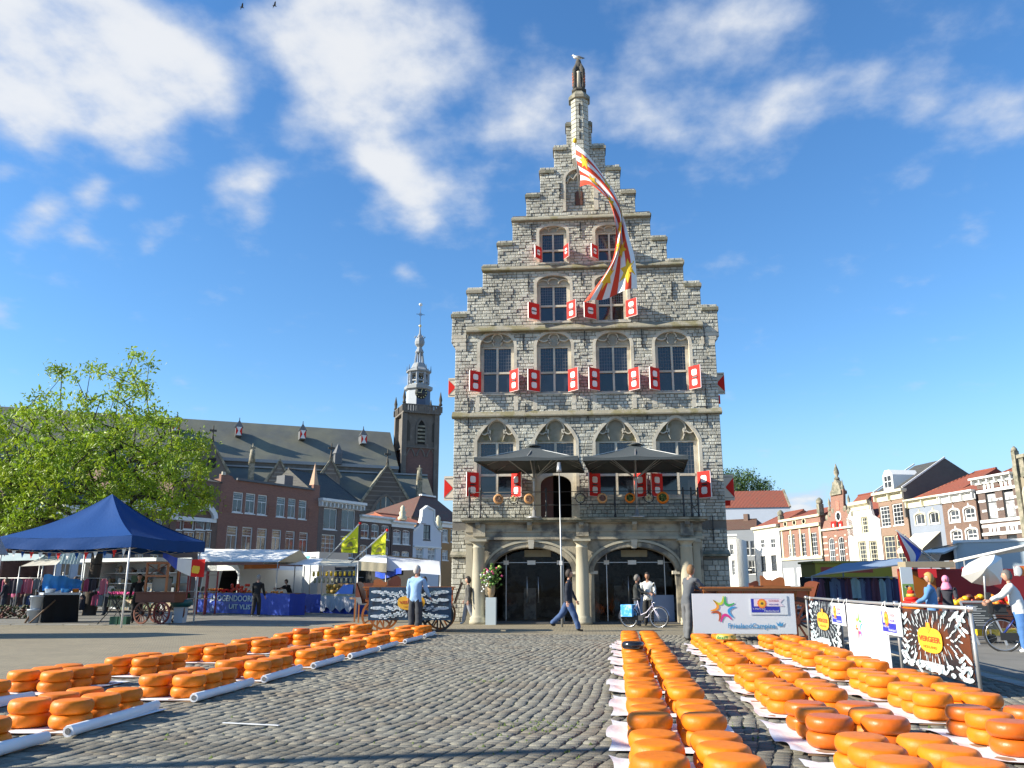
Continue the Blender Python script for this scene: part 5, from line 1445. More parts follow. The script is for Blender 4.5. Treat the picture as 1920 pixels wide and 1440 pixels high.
# ---- left row
PLp=at_dist(510,82)
PlL=Pl(PLp,math.atan2(math.cos(R(26.5)),math.sin(R(26.5))))
c7=zf((380,870),8.0);c8=zf((590,870),7.111);c5=zf((300,760),3.4286);c0=zf((0,0),1.0)
s0,s1=edge(PlL,c7,235,700),edge(PlL,c7,1740,700);L=s1-s0
tops=sz(PlL,c7,[(235,140),(330,150),(440,180),(480,235),(1660,385),(1665,345),(1740,335)])
zl_=tops[3][1];tops=[(s0,tops[0][1])]+[(a,b) for a,b in tops[1:3]]+[(tops[3][0],zl_),(tops[4][0],zl_),(tops[5][0],zl_+.6),(s1,zl_+.6)]
ww=[wn(PlL,c7,*q,style='tee') for q in ((452,420,606,728),(642,440,790,745),(824,463,966,765),(1108,498,1240,795),(1278,518,1396,810),(1438,543,1560,830))]
ww+=[wn(PlL,c7,*q,style='tee') for q in ((355,930,520,1310),(585,945,745,1315),(810,965,962,1320),(1035,985,1178,1320),(1240,1005,1382,1325),(1445,1025,1578,1330))]
h=facade(PlL,'brick_building','long red brown brick building with two rows of six white windows',tops,s0,s1,B_red,ww,depth=14)
band(h,0,tops[1][0]-s0,tops[0][1]-.1,tops[0][1]+.2,.15,M_dress,'coping');band(h,tops[3][0]-s0+.2,tops[4][0]-s0,zl_-.02,zl_+.18,.2,M_slate,'coping')
for k in (0,1,2,3):
 z_=U(PlL,c7,400,560+45*k)[1];
 for a,b in ((310,430),(985,1090),(1590,1680)):band(h,edge(PlL,c7,a,600)-s0,edge(PlL,c7,b,600)-s0,z_-.09,z_+.09,.05,B_red,'brick_rib')
mb=MB();x=L-.5;mb.lathe([(.5,0),(.0,2.4)],(x,.4,zl_+.6),4,0,False,PI/4);mb.build('corner_spirelet',mat('pale_brick',(.50,.33,.22),.9,.1),h)
mb=MB();mb.box(L-3.2,L-2.0,2,3.2,zl_,zl_+1.5);mb.build('roof_box',M_slate,h)
s0,s1=edge(PlL,c8,48,750),edge(PlL,c8,600,750);L=s1-s0
zt=U(PlL,c8,300,590)[1]
h=facade(PlL,'grey_brown_house','grey brown house with large windows, white dentil cornice and dark tiled roof',[(s0,zt+.5),(s1,zt+.5)],s0,s1,brick_mat('greyish_brick',(.20,.15,.125),(.16,.12,.105),(.12,.10,.09)),[wn(PlL,c8,118,590,298,875,style='two'),wn(PlL,c8,358,608,540,885,style='two'),wn(PlL,c8,88,940,272,1240,style='many'),wn(PlL,c8,340,962,520,1250,style='many')])
zc1=U(PlL,c8,350,490)[1]
cornice(h,-.1,L+.3,zt,zc1,.7,W_white,.55,dent=12)
hip_roof(h,0,L,zc1,U(PlL,c8,320,170,5)[1],0,L-.6,10,T_dark)
s0,s1=edge(PlL,c8,600,850),edge(PlL,c8,1015,850);L=s1-s0
zt=U(PlL,c8,800,780)[1]
h=facade(PlL,'triple_window_house','dark brick house with three white arched upper windows and white cornice',[(s0,zt+.5),(s1,zt+.5)],s0,s1,B_dark,[wn(PlL,c8,*q,style='sash',archpx=.12) for q in ((618,790,728,990),(756,800,860,995),(888,815,995,1010),(600,1075,705,1260),(750,1085,860,1270),(890,1095,985,1280))])
cornice(h,-.1,L+.2,zt,U(PlL,c8,800,695)[1],.5,W_white,.6)
hip_roof(h,0,L,U(PlL,c8,800,695)[1],U(PlL,c8,800,640)[1],.8,L-.6,9,T_dark)
s0,s1=edge(PlL,c8,1022,1000),edge(PlL,c8,1310,1000);L=s1-s0
zt=U(PlL,c8,1180,850)[1]
h=facade(PlL,'low_red_roof_house','low dark brick house with orange red tiled roof and four arched windows',[(s0,zt+.3),(s1,zt+.3)],s0,s1,B_dark,[wn(PlL,c8,*q,style='sash',archpx=.12,curtain=.9) for q in ((1045,872,1155,1068),(1172,882,1272,1075),(1035,1162,1138,1290),(1160,1162,1262,1290))])
cornice(h,-.1,L+.1,zt,U(PlL,c8,1180,770)[1],.4,W_white,.6)
hip_roof(h,-.2,L+2.5,U(PlL,c8,1180,768)[1],U(PlL,c8,1200,690,3)[1],.9,L+2.5,7,mat('x',(0,0,0)) if False else tile_mat('orange_pantiles',(0.42,0.13,0.06),(0.32,0.10,0.05)))
s0,s1=edge(PlL,c8,1312,1000),edge(PlL,c8,1688,1000);L=s1-s0
tops=sz(PlL,c8,[(1318,880),(1375,840),(1415,765),(1430,690),(1432,620),(1500,565),(1590,618),(1592,760),(1620,830),(1660,880),(1690,900)])
tops[0]=(s0,tops[0][1]);tops[-1]=(s1,tops[-1][1]);tops=[(max(s0,min(s1,a)),b) for a,b in tops]
h=facade(PlL,'white_neck_gable_house','small white house with curved neck gable left of the town hall',tops,s0,s1,mat('greyish_white_plaster',(.62,.64,.68),.8,.06,1.0),[wn(PlL,c8,1450,810,1545,1015,style='sash',frame=W_green,curtain=.15),wn(PlL,c8,1350,1118,1448,1290,style='sash',curtain=.9),wn(PlL,c8,1508,1118,1612,1290,style='sash',curtain=.9)])
mb=MB();xs_=[t[0]-s0 for t in tops];mb.ribbon([(a-s0,b) for a,b in tops],.22,-.14,.3);mb.build('gable_trim',W_white,h)
mb=MB();zz=U(PlL,c8,1500,1105)[1];mb.box(.1,L-.1,-.15,-.001,zz-.12,zz+.08);mb.build('band',W_white,h)
s0,s1=edge(PlL,c8,1692,1000),edge(PlL,c8,2000,1000);L=s1-s0
zt=U(PlL,c8,1780,850)[1]
h=facade(PlL,'ochre_house','ochre fronted house with white windows half hidden by the town hall corner',[(s0,zt+.5),(s1,zt+.5)],s0,s1,mat('ochre_plaster',(.36,.20,.08),.8,.12,2),[wn(PlL,c8,1702,868,1782,1045,style='sash',curtain=.9),wn(PlL,c8,1700,1150,1780,1285,style='sash',curtain=.9),wn(PlL,c8,1815,868,1890,1045,style='sash')])
cornice(h,-.1,L,zt,U(PlL,c8,1780,775)[1],.4,W_white,.6)
for (zx,zy) in ((1665,770),(1190,640)):
 p_=uvd(PlL,*c8(zx,zy),0);gq=thing('garden_statue','small cream statue figure standing on the roof edge near the white gable' if zx>1500 else 'small cream roof ornament beside the red tiled roof','ornament',tuple(PlL.pt(p_[0],p_[1]-1.0,.2)))
 mb=MB();mb.lathe([(.5,0),(.6,.3),(.35,.6),(.45,.9),(.25,1.2),(.3,1.5),(.1,1.8)],(0,0,0),10);mb.build('figure',P_cream,gq)
PlL2=Pl(at_dist(800,118),PlL.ang)
s0,s1=edge(PlL2,c8,1290,700),edge(PlL2,c8,1860,600);L=s1-s0
ze=U(PlL2,c8,1600,740)[1];zr=U(PlL2,c8,1600,450,6)[1]
h=facade(PlL2,'big_brown_roof_building','building with large brown red tiled roof left of the town hall',[(s0,ze),(s1,ze)],s0,s1,B_brown,[],depth=12)
hip_roof(h,0,L+3,ze,zr,U(PlL2,c8,1410,455,6)[0]-s0,L+3,12,tile_mat('weathered_red_tiles',(0.20,0.085,0.055),(0.13,0.07,0.05),moss=(0.09,0.09,0.06)))
mb=MB();mb.box(U(PlL2,c8,1410,455,6)[0]-s0,L+3,5.7,6.3,zr,zr+.25);mb.build('white_ridge',W_white,h)
s0,s1=edge(PlL,c5,60,800),edge(PlL,c5,368,800);L=s1-s0
zt=U(PlL,c5,250,480)[1]
ww=[wn(PlL,c5,150,610,200,670,style='one'),wn(PlL,c5,210,600,262,672,style='one'),wn(PlL,c5,275,595,320,672,style='one')]
for a,b in ((105,140),(150,220),(228,290),(298,330)):ww+=[wn(PlL,c5,a,740,b,800,style='one'),wn(PlL,c5,a,812,b,920,style='two' if b-a>40 else 'one')]
h=facade(PlL,'bay_window_house','brown brick house with wide white window front beneath a shallow arch beside the tree',[(s0,zt),(s1,zt)],s0,s1,B_brown,ww,depth=14)
xm=(edge(PlL,c5,100,700)+edge(PlL,c5,335,700))/2-s0;hw=(edge(PlL,c5,350,700)-edge(PlL,c5,90,700))/2;za_=U(PlL,c5,220,720)[1]
mb=MB();mb.ribbon([(xm-hw*math.cos(PI*i/14),za_+1.3*math.sin(PI*i/14)) for i in range(15)],.45,-.35,-.001);mb.build('arch_hood',W_white,h)
mb=MB();mb.box(xm-hw-.3,xm+hw+.2,-.2,-.001,za_-.35,za_);mb.build('white_band',W_white,h)
hip_roof(h,0,L,zt,zt+2.0,2,L-2,12,T_dark)
for i,(x0,x1,yt,m_,lab) in enumerate(((215,315,948,B_dark,'dark brick house behind the right half of the tree'),(110,215,960,P_lgrey,'pale grey house behind the middle of the tree'),(0,110,955,B_red,'red brick house behind the left half of the tree'),(-140,0,950,B_brown,'brown house at the left border behind the tree'))):
 PlX=PlL
 s0,s1=edge(PlX,c0,x0,1000),edge(PlX,c0,x1,1000);L=s1-s0;zt=U(PlX,c0,(x0+x1)/2,yt)[1]
 ww=[]
 nwn=3
 for r in range(3):
  for k in range(nwn):
   a=s0+L*(.12+.29*k);z1=zt-1.0-r*3.0
   ww.append(dict(r=(a,a+L*.17,z1-1.9,z1),style='sash'))
 h=facade(PlX,'background_house',lab,[(s0,zt),(s1,zt)],s0,s1,m_,ww,depth=12)
 cornice(h,0,L,zt-.3,zt+.4,.4,W_white,.5)
 hip_roof(h,0,L,zt+.4,zt+4.0,1.5,L-1.5,11,T_dark if i%2 else T_brown)
# ---- church
PlC=Pl(at_dist(520,150),math.atan2(math.cos(R(64)),math.sin(R(64))))
M_chroof=mat('lead_grey_slate_roof',(0.125,0.13,0.115),0.75,0.25,0.5,0.5,3,col2=(0.175,0.17,0.12),mixscale=0.12,mixr=(.4,.65))
M_chwall=mat('sooty_church_stone',(0.15,0.132,0.11),0.95,0.3,0.8,0.9,4,col2=(0.20,0.18,0.155),mixscale=.9,mixr=(.52,.68))
M_chbrk=brick_mat('dark_church_brick',(0.19,0.095,0.075),(0.15,0.075,0.06),(0.12,0.10,0.09),bw=.4,bh=.2,msize=.02)
M_leadw=mat('pale_lead',(0.27,0.285,0.29),0.6,0.15,2)
ch=thing('church','long dark medieval church with huge slate roof and row of side gables','church',tuple(PlC.pt(0)),PlC.ang)
def C(px,py,dep=0):return uvd(PlC,px,py,dep)
sE=C(744,850,9)[0];sW=C(-120,850,9)[0]-20
zr=(C(520,797,16)[1]+C(700,808,16)[1])/2;zea=C(600,868,7)[1]
mb=MB();mb.add([(sW,7,zea),(sE,7,zea),(sE,16,zr),(sW,16,zr),(sE,25,zea),(sW,25,zea)],[(0,1,2,3),(3,2,4,5),(1,4,2),(0,3,5)]);nv=mb.build('nave_roof',M_chroof,ch)
mb=MB();mb.box(sW,sE,7.1,24.9,0,zea-.02);mb.build('clerestory_wall',M_chwall,ch)
mb=MB();mb.box(sW,sE,6.7,7.09,zea-.5,zea+.1);mb.build('gutter',M_leadw,ch)
zai=C(600,880,6)[1];zao=C(560,935,0)[1]
mb=MB();mb.add([(sW,-.3,zao),(sE+6,-.3,zao),(sE+6,7.0,zai),(sW,7.0,zai),(sE+6,7,zao),(sW,7,zao)],[(0,1,2,3),(1,4,2),(0,3,5)]);mb.build('aisle_roof',M_chroof,ch)
mb=MB();mb.box(sW,sE+6,6.4,6.95,zai-.2,zai+.1);mb.build('roof_flashing',M_leadw,ch)
mb=MB();mb.box(sW,sE+6,0,6.9,0,zao-.02);mb.build('aisle_wall',M_chwall,ch)
for (px_,py_) in ((331,802),(447,811),(565.5,817),(678.6,826)):
 s_,z_=C(px_,py_,12.5)
 mb=MB();mb.box(s_-.6,s_+.6,-1.2,2.0,-1.0,.8);mb.lathe([(1.1,0),(.12,1.4),(.08,2.0)],(s_,.0,.8),4,0,False,PI/4)
 mb.v=[(a,b+11.3,c+z_) for a,b,c in mb.v]
 d=mb.build('roof_dormer',M_slate,ch)
 mb=MB();mb.prism([(s_-.5,z_-.95),(s_+.5,z_-.95),(s_+.12,z_-.1),(s_+.5,z_+.72),(s_-.5,z_+.72),(s_-.12,z_-.1)],10.05,10.08);mb.build('hatch_white',M_white,d)
 for q_ in (-1,1):mb=MB();mb.prism([(s_+q_*.55,z_-.9),(s_+q_*.14,z_-.1),(s_+q_*.55,z_+.7)] if q_<0 else [(s_+.55,z_-.9),(s_+.55,z_+.7),(s_+.14,z_-.1)],10.03,10.06);mb.build('hatch_red',M_red,d)
s_,z_=C(632,858,8)
mb=MB();mb.box(s_-.7,s_+.7,6,8,z_-1.6,z_+.6);mb.lathe([(1.1,0),(.1,2.0)],(s_,7,z_+.6),6,0,False);mb.build('dark_dormer',M_slate,ch)
def xgable(ax,ay,bl,br,by,window=False,finial=True,stripes=False,dep=-.6,m=None,roof=True):
 a=C(ax,ay,dep);l=C(bl,by,dep);r=C(br,by,dep);s_=a[0];hw_=(r[0]-l[0])/2;zb_=l[1];za_=a[1]
 mb=MB();mb.prism([(s_-hw_,2),(s_+hw_,2),(s_+hw_,zb_),(s_,za_),(s_-hw_,zb_)],dep,dep+.6);g=mb.build('side_gable',m or M_chwall,ch)
 if roof:
  mb=MB();mb.add([(s_-hw_,dep+.602,zb_),(s_,dep+.602,za_-.2),(s_+hw_,dep+.602,zb_),(s_-hw_,8.5,zb_),(s_,8.5,za_-.2),(s_+hw_,8.5,zb_)],[(0,3,4,1),(1,4,5,2)]);mb.build('gable_roof',M_chroof,g)
 mb=MB();mb.ribbon([(s_-hw_-.2,zb_-.2),(s_,za_+.15),(s_+hw_+.2,zb_-.2)],.5,dep-.2,dep+.7);mb.build('gable_coping',M_weath,g)
 if stripes:
  k=0;z_=zb_+.4
  while z_<za_-1.2:
   w_=hw_*(za_-z_)/(za_-zb_)-.5
   if w_>.3:mb=MB();mb.box(s_-w_,s_+w_,dep-.06,dep-.001,z_,z_+.28);mb.build('stone_band',mat('band_stone',(.24,.215,.18),.9,.15),g)
   z_+=.75
 if finial:
  mb=MB();mb.lathe([(.35,0),(.25,.8),(.12,1.6),(.12,3.0),(.05,3.3)],(s_,dep+.3,za_),6);mb.box(s_-.6,s_+.6,dep+.15,dep+.45,za_+2.1,za_+2.45);mb.build('finial',M_dks,g)
 if window:
  w0=C(window[0],window[3],dep);w1=C(window[1],window[3],dep);wt=C((window[0]+window[1])/2,window[2],dep)
  cx_=(w0[0]+w1[0])/2;ww_=w1[0]-w0[0];zs_=w0[1]
  A=arch_top(cx_,ww_,zs_,wt[1],True,16)
  mb=MB();mb.prism([(cx_-ww_/2,zs_-4),(cx_+ww_/2,zs_-4)]+A,dep-.03,dep-.005);wo2=mb.build('traceried_window',M_glassd,g)
  mb=MB();mb.ribbon(A,.5,dep-.3,dep);mb.build('window_arch',M_chwall,wo2)
  for k in range(1,6):
   x=cx_-ww_/2+ww_*k/6;zt_=zs_+(wt[1]-zs_)*(1-abs((x-cx_)/(ww_/2))**1.55)**.8
   mb=MB();mb.box(x-.1,x+.1,dep-.15,dep-.031,zs_-4,zt_);mb.build('mullion',M_dress if k==3 else M_chwall,wo2)
 return g
xgable(398,830,362,432,882)
s_,z_=C(397,868,-.6);mb=MB();mb.box(s_-.7,s_+.7,-.64,-.61,z_-1.0,z_+.9);mb.build('small_window',M_dark,ch)
xgable(525,863.5,499,550,906,stripes=True,finial=False)
xgable(621,862,603,640,892,stripes=True)
xgable(727,873,674,772,945,window=(694,750,928,966),stripes=False,dep=-1.5,m=brick_mat('striped_stone',(.11,.095,.08),(.10,.085,.07),(.17,.155,.13),bw=20,bh=.9,msize=.12,bump=.2))
xgable(300,850,262,338,905);xgable(215,845,175,255,905);xgable(120,840,80,160,900,stripes=True)
for (px_,yt_,yb_) in ((475,832,900),(787,872,930)):
 s_,zt_=C(px_,yt_,-.5);zb_=C(px_,yb_,-.5)[1]
 mb=MB();mb.box(s_-.5,s_+.5,-1,0,0,zb_+3);mb.lathe([(.62,0),(.4,2.5),(.15,zt_-zb_-4),(.1,zt_-zb_-3)],(s_,-.5,zb_+3),6);mb.box(s_-.5,s_+.5,-.65,-.35,zt_-.9,zt_-.6);mb.build('pinnacle',M_weath,ch)
tw=thing('church_tower','tall church tower with octagonal clock stage, open lantern and onion top','tower',tuple(PlC.pt(C(781,850,12)[0],0,12)),PlC.ang)
ct=zf((725,700),5.54);cu_=zf((725,540),8.0)
def TZ(cf,x,y):return U(PlC,cf,x,y,8)[1]
hw_=(C(819,850,8)[0]-C(744,850,8)[0])/2*.82
zb_=TZ(ct,320,400);zmid=TZ(ct,320,760)
mb=MB();mb.box(-hw_,hw_,-hw_,hw_,0,zmid);mb.build('lower_shaft',M_chbrk,tw)
mb=MB();mb.box(-hw_*.97,hw_*.97,-hw_*.97,hw_*.97,zmid+.003,zb_);mb.build('belfry_stage',M_chwall,tw)
for k in (-1,1):
 for j in (-1,1):
  mb=MB();mb.box(k*hw_-.7,k*hw_+.35,j*hw_-.7 if j>0 else j*hw_-.35,j*hw_+.35 if j>0 else j*hw_+.7,0,zb_-.3);mb.build('corner_buttress',M_chwall,tw)
mb=MB();mb.box(-hw_-.3,hw_+.3,-hw_-.3,hw_+.3,zmid-.25,zmid+.0);mb.build('string_course',M_chwall,tw)
za_,zb2=TZ(ct,320,470),TZ(ct,320,730);y_=-hw_*.97
mb=MB();mb.prism([(-.95,zb2),(.95,zb2)]+arch_top(0,1.9,za_-1.6,za_,True),y_-.02,y_-.005);lo=mb.build('belfry_opening',M_dark,tw)
mb=MB();mb.ribbon([(1.0,zb2)]+arch_top(0,2.0,za_-1.6,za_,True)+[(-1.0,zb2)],.35,y_-.3,y_);mb.build('opening_frame',M_chwall,lo)
for k in range(5):
 z_=zb2+.5+(za_-1.8-zb2)*k/4.5;mb=MB();mb.box(-.85,.85,y_-.22,y_-.03,z_,z_+.4);mb.build('louvre',M_weath,lo)
for k in (-1,1):
 mb=MB();mb.prism([(k*2.9-.55,zb2+.6),(k*2.9+.55,zb2+.6)]+arch_top(k*2.9,1.1,za_-1.2,za_-.3,True,8),y_-.04,y_-.005);mb.build('blind_arch',M_dks,tw)
for k in (-1,0,1):
 mb=MB();zq=TZ(ct,320,860);mb.ribbon(arch_top(k*hw_*.62,hw_*.5,zq,zq+1.7,True,8),.25,-hw_-.15,-hw_+.01);mb.build('arch_panel',M_chwall,tw)
zt_=TZ(ct,320,320)
mb=MB();mb.box(-hw_-.6,hw_+.6,-hw_-.6,hw_+.6,zb_-.25,zb_+.15);mb.build('gallery_floor',M_chwall,tw)
for (ax_,sg) in (('x',-1),('y',-1),('x',1)):
 mb=MB();n=14
 for i in range(n+1):
  t=-hw_-.4+(2*hw_+.8)*i/n
  c=(t,sg*(hw_+.45)) if ax_=='y' else (sg*(hw_+.45),t)
  w_=.22 if i not in (0,n//2,n) else.45
  mb.box(c[0]-w_,c[0]+w_,c[1]-.12,c[1]+.12,zb_+.15,zt_-.2)
 if ax_=='y':mb.box(-hw_-.5,hw_+.5,sg*(hw_+.45)-.18,sg*(hw_+.45)+.18,zt_-.2,zt_)
 else:mb.box(sg*(hw_+.45)-.18,sg*(hw_+.45)+.18,-hw_-.2,hw_+.5,zt_-.2,zt_-.01)
 mb.build('balustrade',M_chwall,tw)
for k in (-1,1):
 for j in (-1,1):
  mb=MB();mb.lathe([(.35,0),(.42,.3),(.25,.6),(.38,1.3),(.05,3.0)],(k*(hw_+.45),j*(hw_+.45),zt_),8);mb.build('corner_pinnacle',M_dks,tw)
M_octw=mat('pale_blue_white_boards',(0.34,0.37,0.40),0.6,0.06,1);M_octd=mat('slate_blue_boards',(0.06,0.085,0.14),0.5,0.1,1)
ro=hw_*.76;z0_,z1_=zb_+.15,TZ(ct,320,140)
mb=MB();mb.lathe([(ro,z0_),(ro*.98,z1_)],(0,0,0),8,0,False,PI/8);mb.m=[1 if i in (5,6) else 0 for i in range(len(mb.f))];mb.build('clock_stage',[M_octw,M_octd],tw)
zc1,zc2=TZ(ct,320,145),TZ(ct,320,95)
mb=MB();mb.lathe([(ro*.98,zc1),(ro*1.16,zc1+.3),(ro*1.18,zc2-.1),(ro*.95,zc2)],(0,0,0),8,0,False,PI/8);mb.build('stage_cornice',M_leadw,tw)
zc_=TZ(ct,335,180)
ck=thing('tmp','','');bpy.data.objects.remove(ck)
af=-PI/2+0;dist_=ro*.985*math.cos(PI/8)
mb=MB();mb.lathe([(1.35,0),(1.35,.12),(0,.12)],(0,0,0),28);cf_=mb.build('clock_face',M_black,tw);cf_.rotation_euler=(PI/2,0,0);cf_.location=(0,-dist_-.005,zc_)
M_gold=mat('gilding',(0.75,0.60,0.28),0.35,0.05,metal=.3)
for k in range(12):
 a=2*PI*k/12;mb=MB();mb.bar((math.cos(a)*.98,math.sin(a)*.98,.14),(math.cos(a)*1.26,math.sin(a)*1.26,.14),.14,.03);mb.build('hour_mark',M_gold,cf_)
mb=MB();mb.bar((-.1,-.1,.17),(.25,.9,.17),.09,.03);mb.build('minute_hand',M_gold,cf_)
mb=MB();mb.bar((.1,0,.2),(-.75,-.02,.2),.12,.03);mb.build('hour_hand',M_gold,cf_)
rl=hw_*.60
zl0,zl1=zc2,TZ(cu_,480,1200)
M_pil=mat('pale_blue_grey_wood',(0.30,0.32,0.34),0.6,0.08)
mb=MB();mb.lathe([(rl*1.05,zl0),(rl*1.05,zl0+.5)],(0,0,0),8,0,False,PI/8);mb.build('lantern_base',M_leadw,tw)
for k in range(8):
 a=PI/8+k*PI/4;c=(rl*math.cos(a),rl*math.sin(a));mb=MB();mb.box(c[0]-.24,c[0]+.24,c[1]-.24,c[1]+.24,zl0+.5,zl1);mb.build('lantern_post',M_pil,tw)
 b_=a+PI/4;d_=(rl*math.cos(b_),rl*math.sin(b_));mb=MB();mb.bar((c[0],c[1],zl0+1.2),(d_[0],d_[1],zl0+1.2),.12,.3);mb.bar((c[0],c[1],zl1-.25),(d_[0],d_[1],zl1-.25),.12,.5);mb.build('lantern_rail',M_pil,tw)
for (bx,by,bz,br) in ((-.9,-.6,.9,.55),(.6,-.5,.8,.6),(0,.6,1.1,.5),(-.2,-.9,2.3,.4),(1.0,.2,2.2,.4)):
 mb=MB();mb.lathe([(br,0),(br*.8,br*.3),(br*.55,br*1.0),(br*.35,br*1.4),(0,br*1.5)],(bx,by,zl0+.6+bz*.6),12);mb.build('bell',mat('bronze_bell',(.06,.08,.07),.5,.2,metal=.5),tw)
zd=TZ(cu_,480,1060)
mb=MB();mb.lathe([(rl*1.10,zl1-.2),(rl*1.32,zl1),(rl*1.32,zl1+.25),(rl*1.0,zl1+.7),(rl*.85,zl1+1.0),(rl*.62,zd),(rl*.40,zd+.1)],(0,0,0),8,0,False,PI/8);mb.build('lantern_roof',M_leadw,tw)
for k in range(8):
 a=PI/8+k*PI/4;mb=MB();mb.lathe([(.13,0),(.03,1.3)],(rl*1.25*math.cos(a),rl*1.25*math.sin(a),zl1+.2),6);mb.build('spike',M_slate,tw)
z2=TZ(cu_,480,890);r2=rl*.42
for k in range(6):
 a=k*PI/3+PI/6;mb=MB();mb.bar((r2*1.15*math.cos(a),r2*1.15*math.sin(a),zd-.1),(r2*.75*math.cos(a),r2*.75*math.sin(a),z2),.28);mb.build('upper_lantern_post',M_pil,tw)
z3,z4,z5=TZ(cu_,500,810),TZ(cu_,500,650),TZ(cu_,500,480)
mb=MB();mb.lathe([(r2*1.0,z2-.1),(r2*1.12,z2+.1),(r2*.62,z3-.2),(r2*.6,z3),(r2*1.15,z3+.6),(r2*1.25,(z3+z4)/2),(r2*1.05,z4-.4),(r2*.75,z4),(r2*.25,z4+.8),(r2*.15,z5-.6),(.05,z5)],(0,0,0),8,0,False,PI/8);mb.build('onion_spire',M_leadw,tw)
for k in range(8):
 a=PI/8+k*PI/4;mb=MB();mb.ell((r2*1.25*math.cos(a),r2*1.25*math.sin(a),z4-.1),(.16,.16,.16),6,4);mb.build('crown_ball',M_leadw,tw)
mb=MB();mb.ell((0,0,z5),(.32,.32,.32),10,8);mb.build('ball',M_gold,tw)
z6=TZ(cu_,510,160);zx=TZ(cu_,510,305)
mb=MB();mb.tube([(0,0,z5),(0,0,z6)],.06,5);mb.bar((-.95,0,zx),(.95,0,zx),.09);mb.tube([(.35*math.cos(2*PI*i/12),0,zx+.35*math.sin(2*PI*i/12)) for i in range(13)],.05,4,cap=False);mb.build('iron_cross',M_slate,tw)
mb=MB();mb.ell((0,0,z6+.1),(.42,.15,.38),10,6);mb.build('weathercock',mat('bright_gilt',(.85,.8,.68),.4,.05),tw)
# ==== trees
def pd(px,py,d):
 q=px_dir(px,py);t=d/(q.x*FH.x+q.y*FH.y)
 return Vector((q.x*t,q.y*t,CAM_H+q.z*t))
M_leaf=mat('spring_leaf',(0.21,0.32,0.016),0.5,0.15,2,tint=0.34,col2=(0.29,0.37,0.02),mixscale=.9)
for n_ in M_leaf.node_tree.nodes:
 if n_.type=='BSDF_PRINCIPLED':
  nt_=M_leaf.node_tree;tr=nt_.nodes.new('ShaderNodeBsdfTranslucent');mx=nt_.nodes.new('ShaderNodeMixShader');mx.inputs[0].default_value=.35
  src=n_.inputs['Base Color'].links[0].from_socket;nt_.links.new(src,tr.inputs[0])
  out=[k for k in nt_.nodes if k.type=='OUTPUT_MATERIAL'][0]
  nt_.links.new(n_.outputs[0],mx.inputs[1]);nt_.links.new(tr.outputs[0],mx.inputs[2]);nt_.links.new(mx.outputs[0],out.inputs[0]);break
M_leafd=mat('dark_green_leaf',(0.05,0.10,0.02),0.6,0.15,2,tint=0.4)
M_bark=mat('dark_bark',(0.055,0.042,0.032),0.95,0.3,6,0.8,30)
def leafy(centres,per,spread,size,rnd,m,root,name='crown',up=.3):
 mb=MB()
 for c in centres:
  dn=rnd.uniform(.25,1)
  for _ in range(int(per*rnd.uniform(.6,1.4))):
   p=c+Vector((rnd.gauss(0,spread),rnd.gauss(0,spread),rnd.gauss(0,spread*.75)))
   n=Vector((rnd.gauss(0,1),rnd.gauss(0,1),rnd.gauss(0,1)+.5)).normalized()
   a=n.orthogonal().normalized();b=n.cross(a)
   an=rnd.random()*6.28;a,b=a*math.cos(an)+b*math.sin(an),b*math.cos(an)-a*math.sin(an)
   s=size*rnd.uniform(.55,1.35);w_=s*.42
   dr=Vector((0,0,-s*.25))
   mb.add([p-a*s*.5,p+b*w_*.5-a*s*.05,p+a*s*.55+dr,p-b*w_*.5-a*s*.05,p+n*s*.07],[(0,1,4),(1,2,4),(2,3,4),(3,0,4)],0,False,min(1,max(0,dn+rnd.gauss(0,.15))))
 return mb.build(name,m,root,rel=True)
def grow(root,base,centres,r0,rnd,name='trunk'):
 """branches from the base to each leaf cluster: greedy nearest-node tree"""
 nodes=[base,base+Vector((0,0,1.2)),base+Vector((.05,.02,2.4)),base+Vector((.0,.1,3.4))]
 par=[-1,0,1,2]
 top=nodes[-1]
 for c in sorted(centres,key=lambda c:(c-top).length):
  best=None
  for i,n in enumerate(nodes):
   if i<2:continue
   dd=(c-n).length;cost=dd+.28*(n-top).length*(1 if n.z<=c.z+.5 else 1.6)
   if best is None or cost<best[0]:best=(cost,i)
  i=best[1];n=nodes[i];dd=(c-n).length;k=max(1,int(dd/.9));prev=i
  for j in range(1,k+1):
   t=j/k;p=n.lerp(c,t)+Vector((rnd.gauss(0,.06),rnd.gauss(0,.06),-.10*math.sin(PI*t)*dd*.4))
   if j==k:p=c
   nodes.append(p);par.append(prev);prev=len(nodes)-1
 w_=[1.0]*len(nodes)
 for i in range(len(nodes)-1,0,-1):
  w_[par[i]]+=w_[i]
 wm_=w_[0]
 mb=MB();tk=MB()
 for i in range(1,len(nodes)):
  ra=r0*(w_[par[i]]/wm_)**.46;rb=r0*(w_[i]/wm_)**.46
  if i<=3:tk.tube([nodes[par[i]],nodes[i]],[ra*(1.25 if i==1 else 1),rb],12,cap=False)
  else:mb.tube([nodes[par[i]],nodes[i]],[max(.012,min(ra,rb*1.5)),max(.009,rb)],5 if rb<.05 else 8,cap=False)
 tk.build(name,M_bark,root,rel=True)
 return mb.build('limbs',M_bark,root,rel=True)
rnd=random.Random(11)
TD=41.0
env=[(-90,790),(-60,770),(0,762),(60,748),(95,715),(100,690),(125,672),(160,690),(180,650),(205,700),(232,690),(240,690),(258,645),(285,680),(300,740),(285,775),(330,790),(372,812),(392,835),(372,860),(396,890),(398,935),(378,950),(340,978),(300,980),(200,990),(100,985),(30,1000),(-30,1000),(-90,960)]
tree=thing('large_tree','large broad tree with fresh yellow green leaves behind the blue market tent','tree',tuple(pd(168,1140,TD).xy)+(0,))
cen=[]
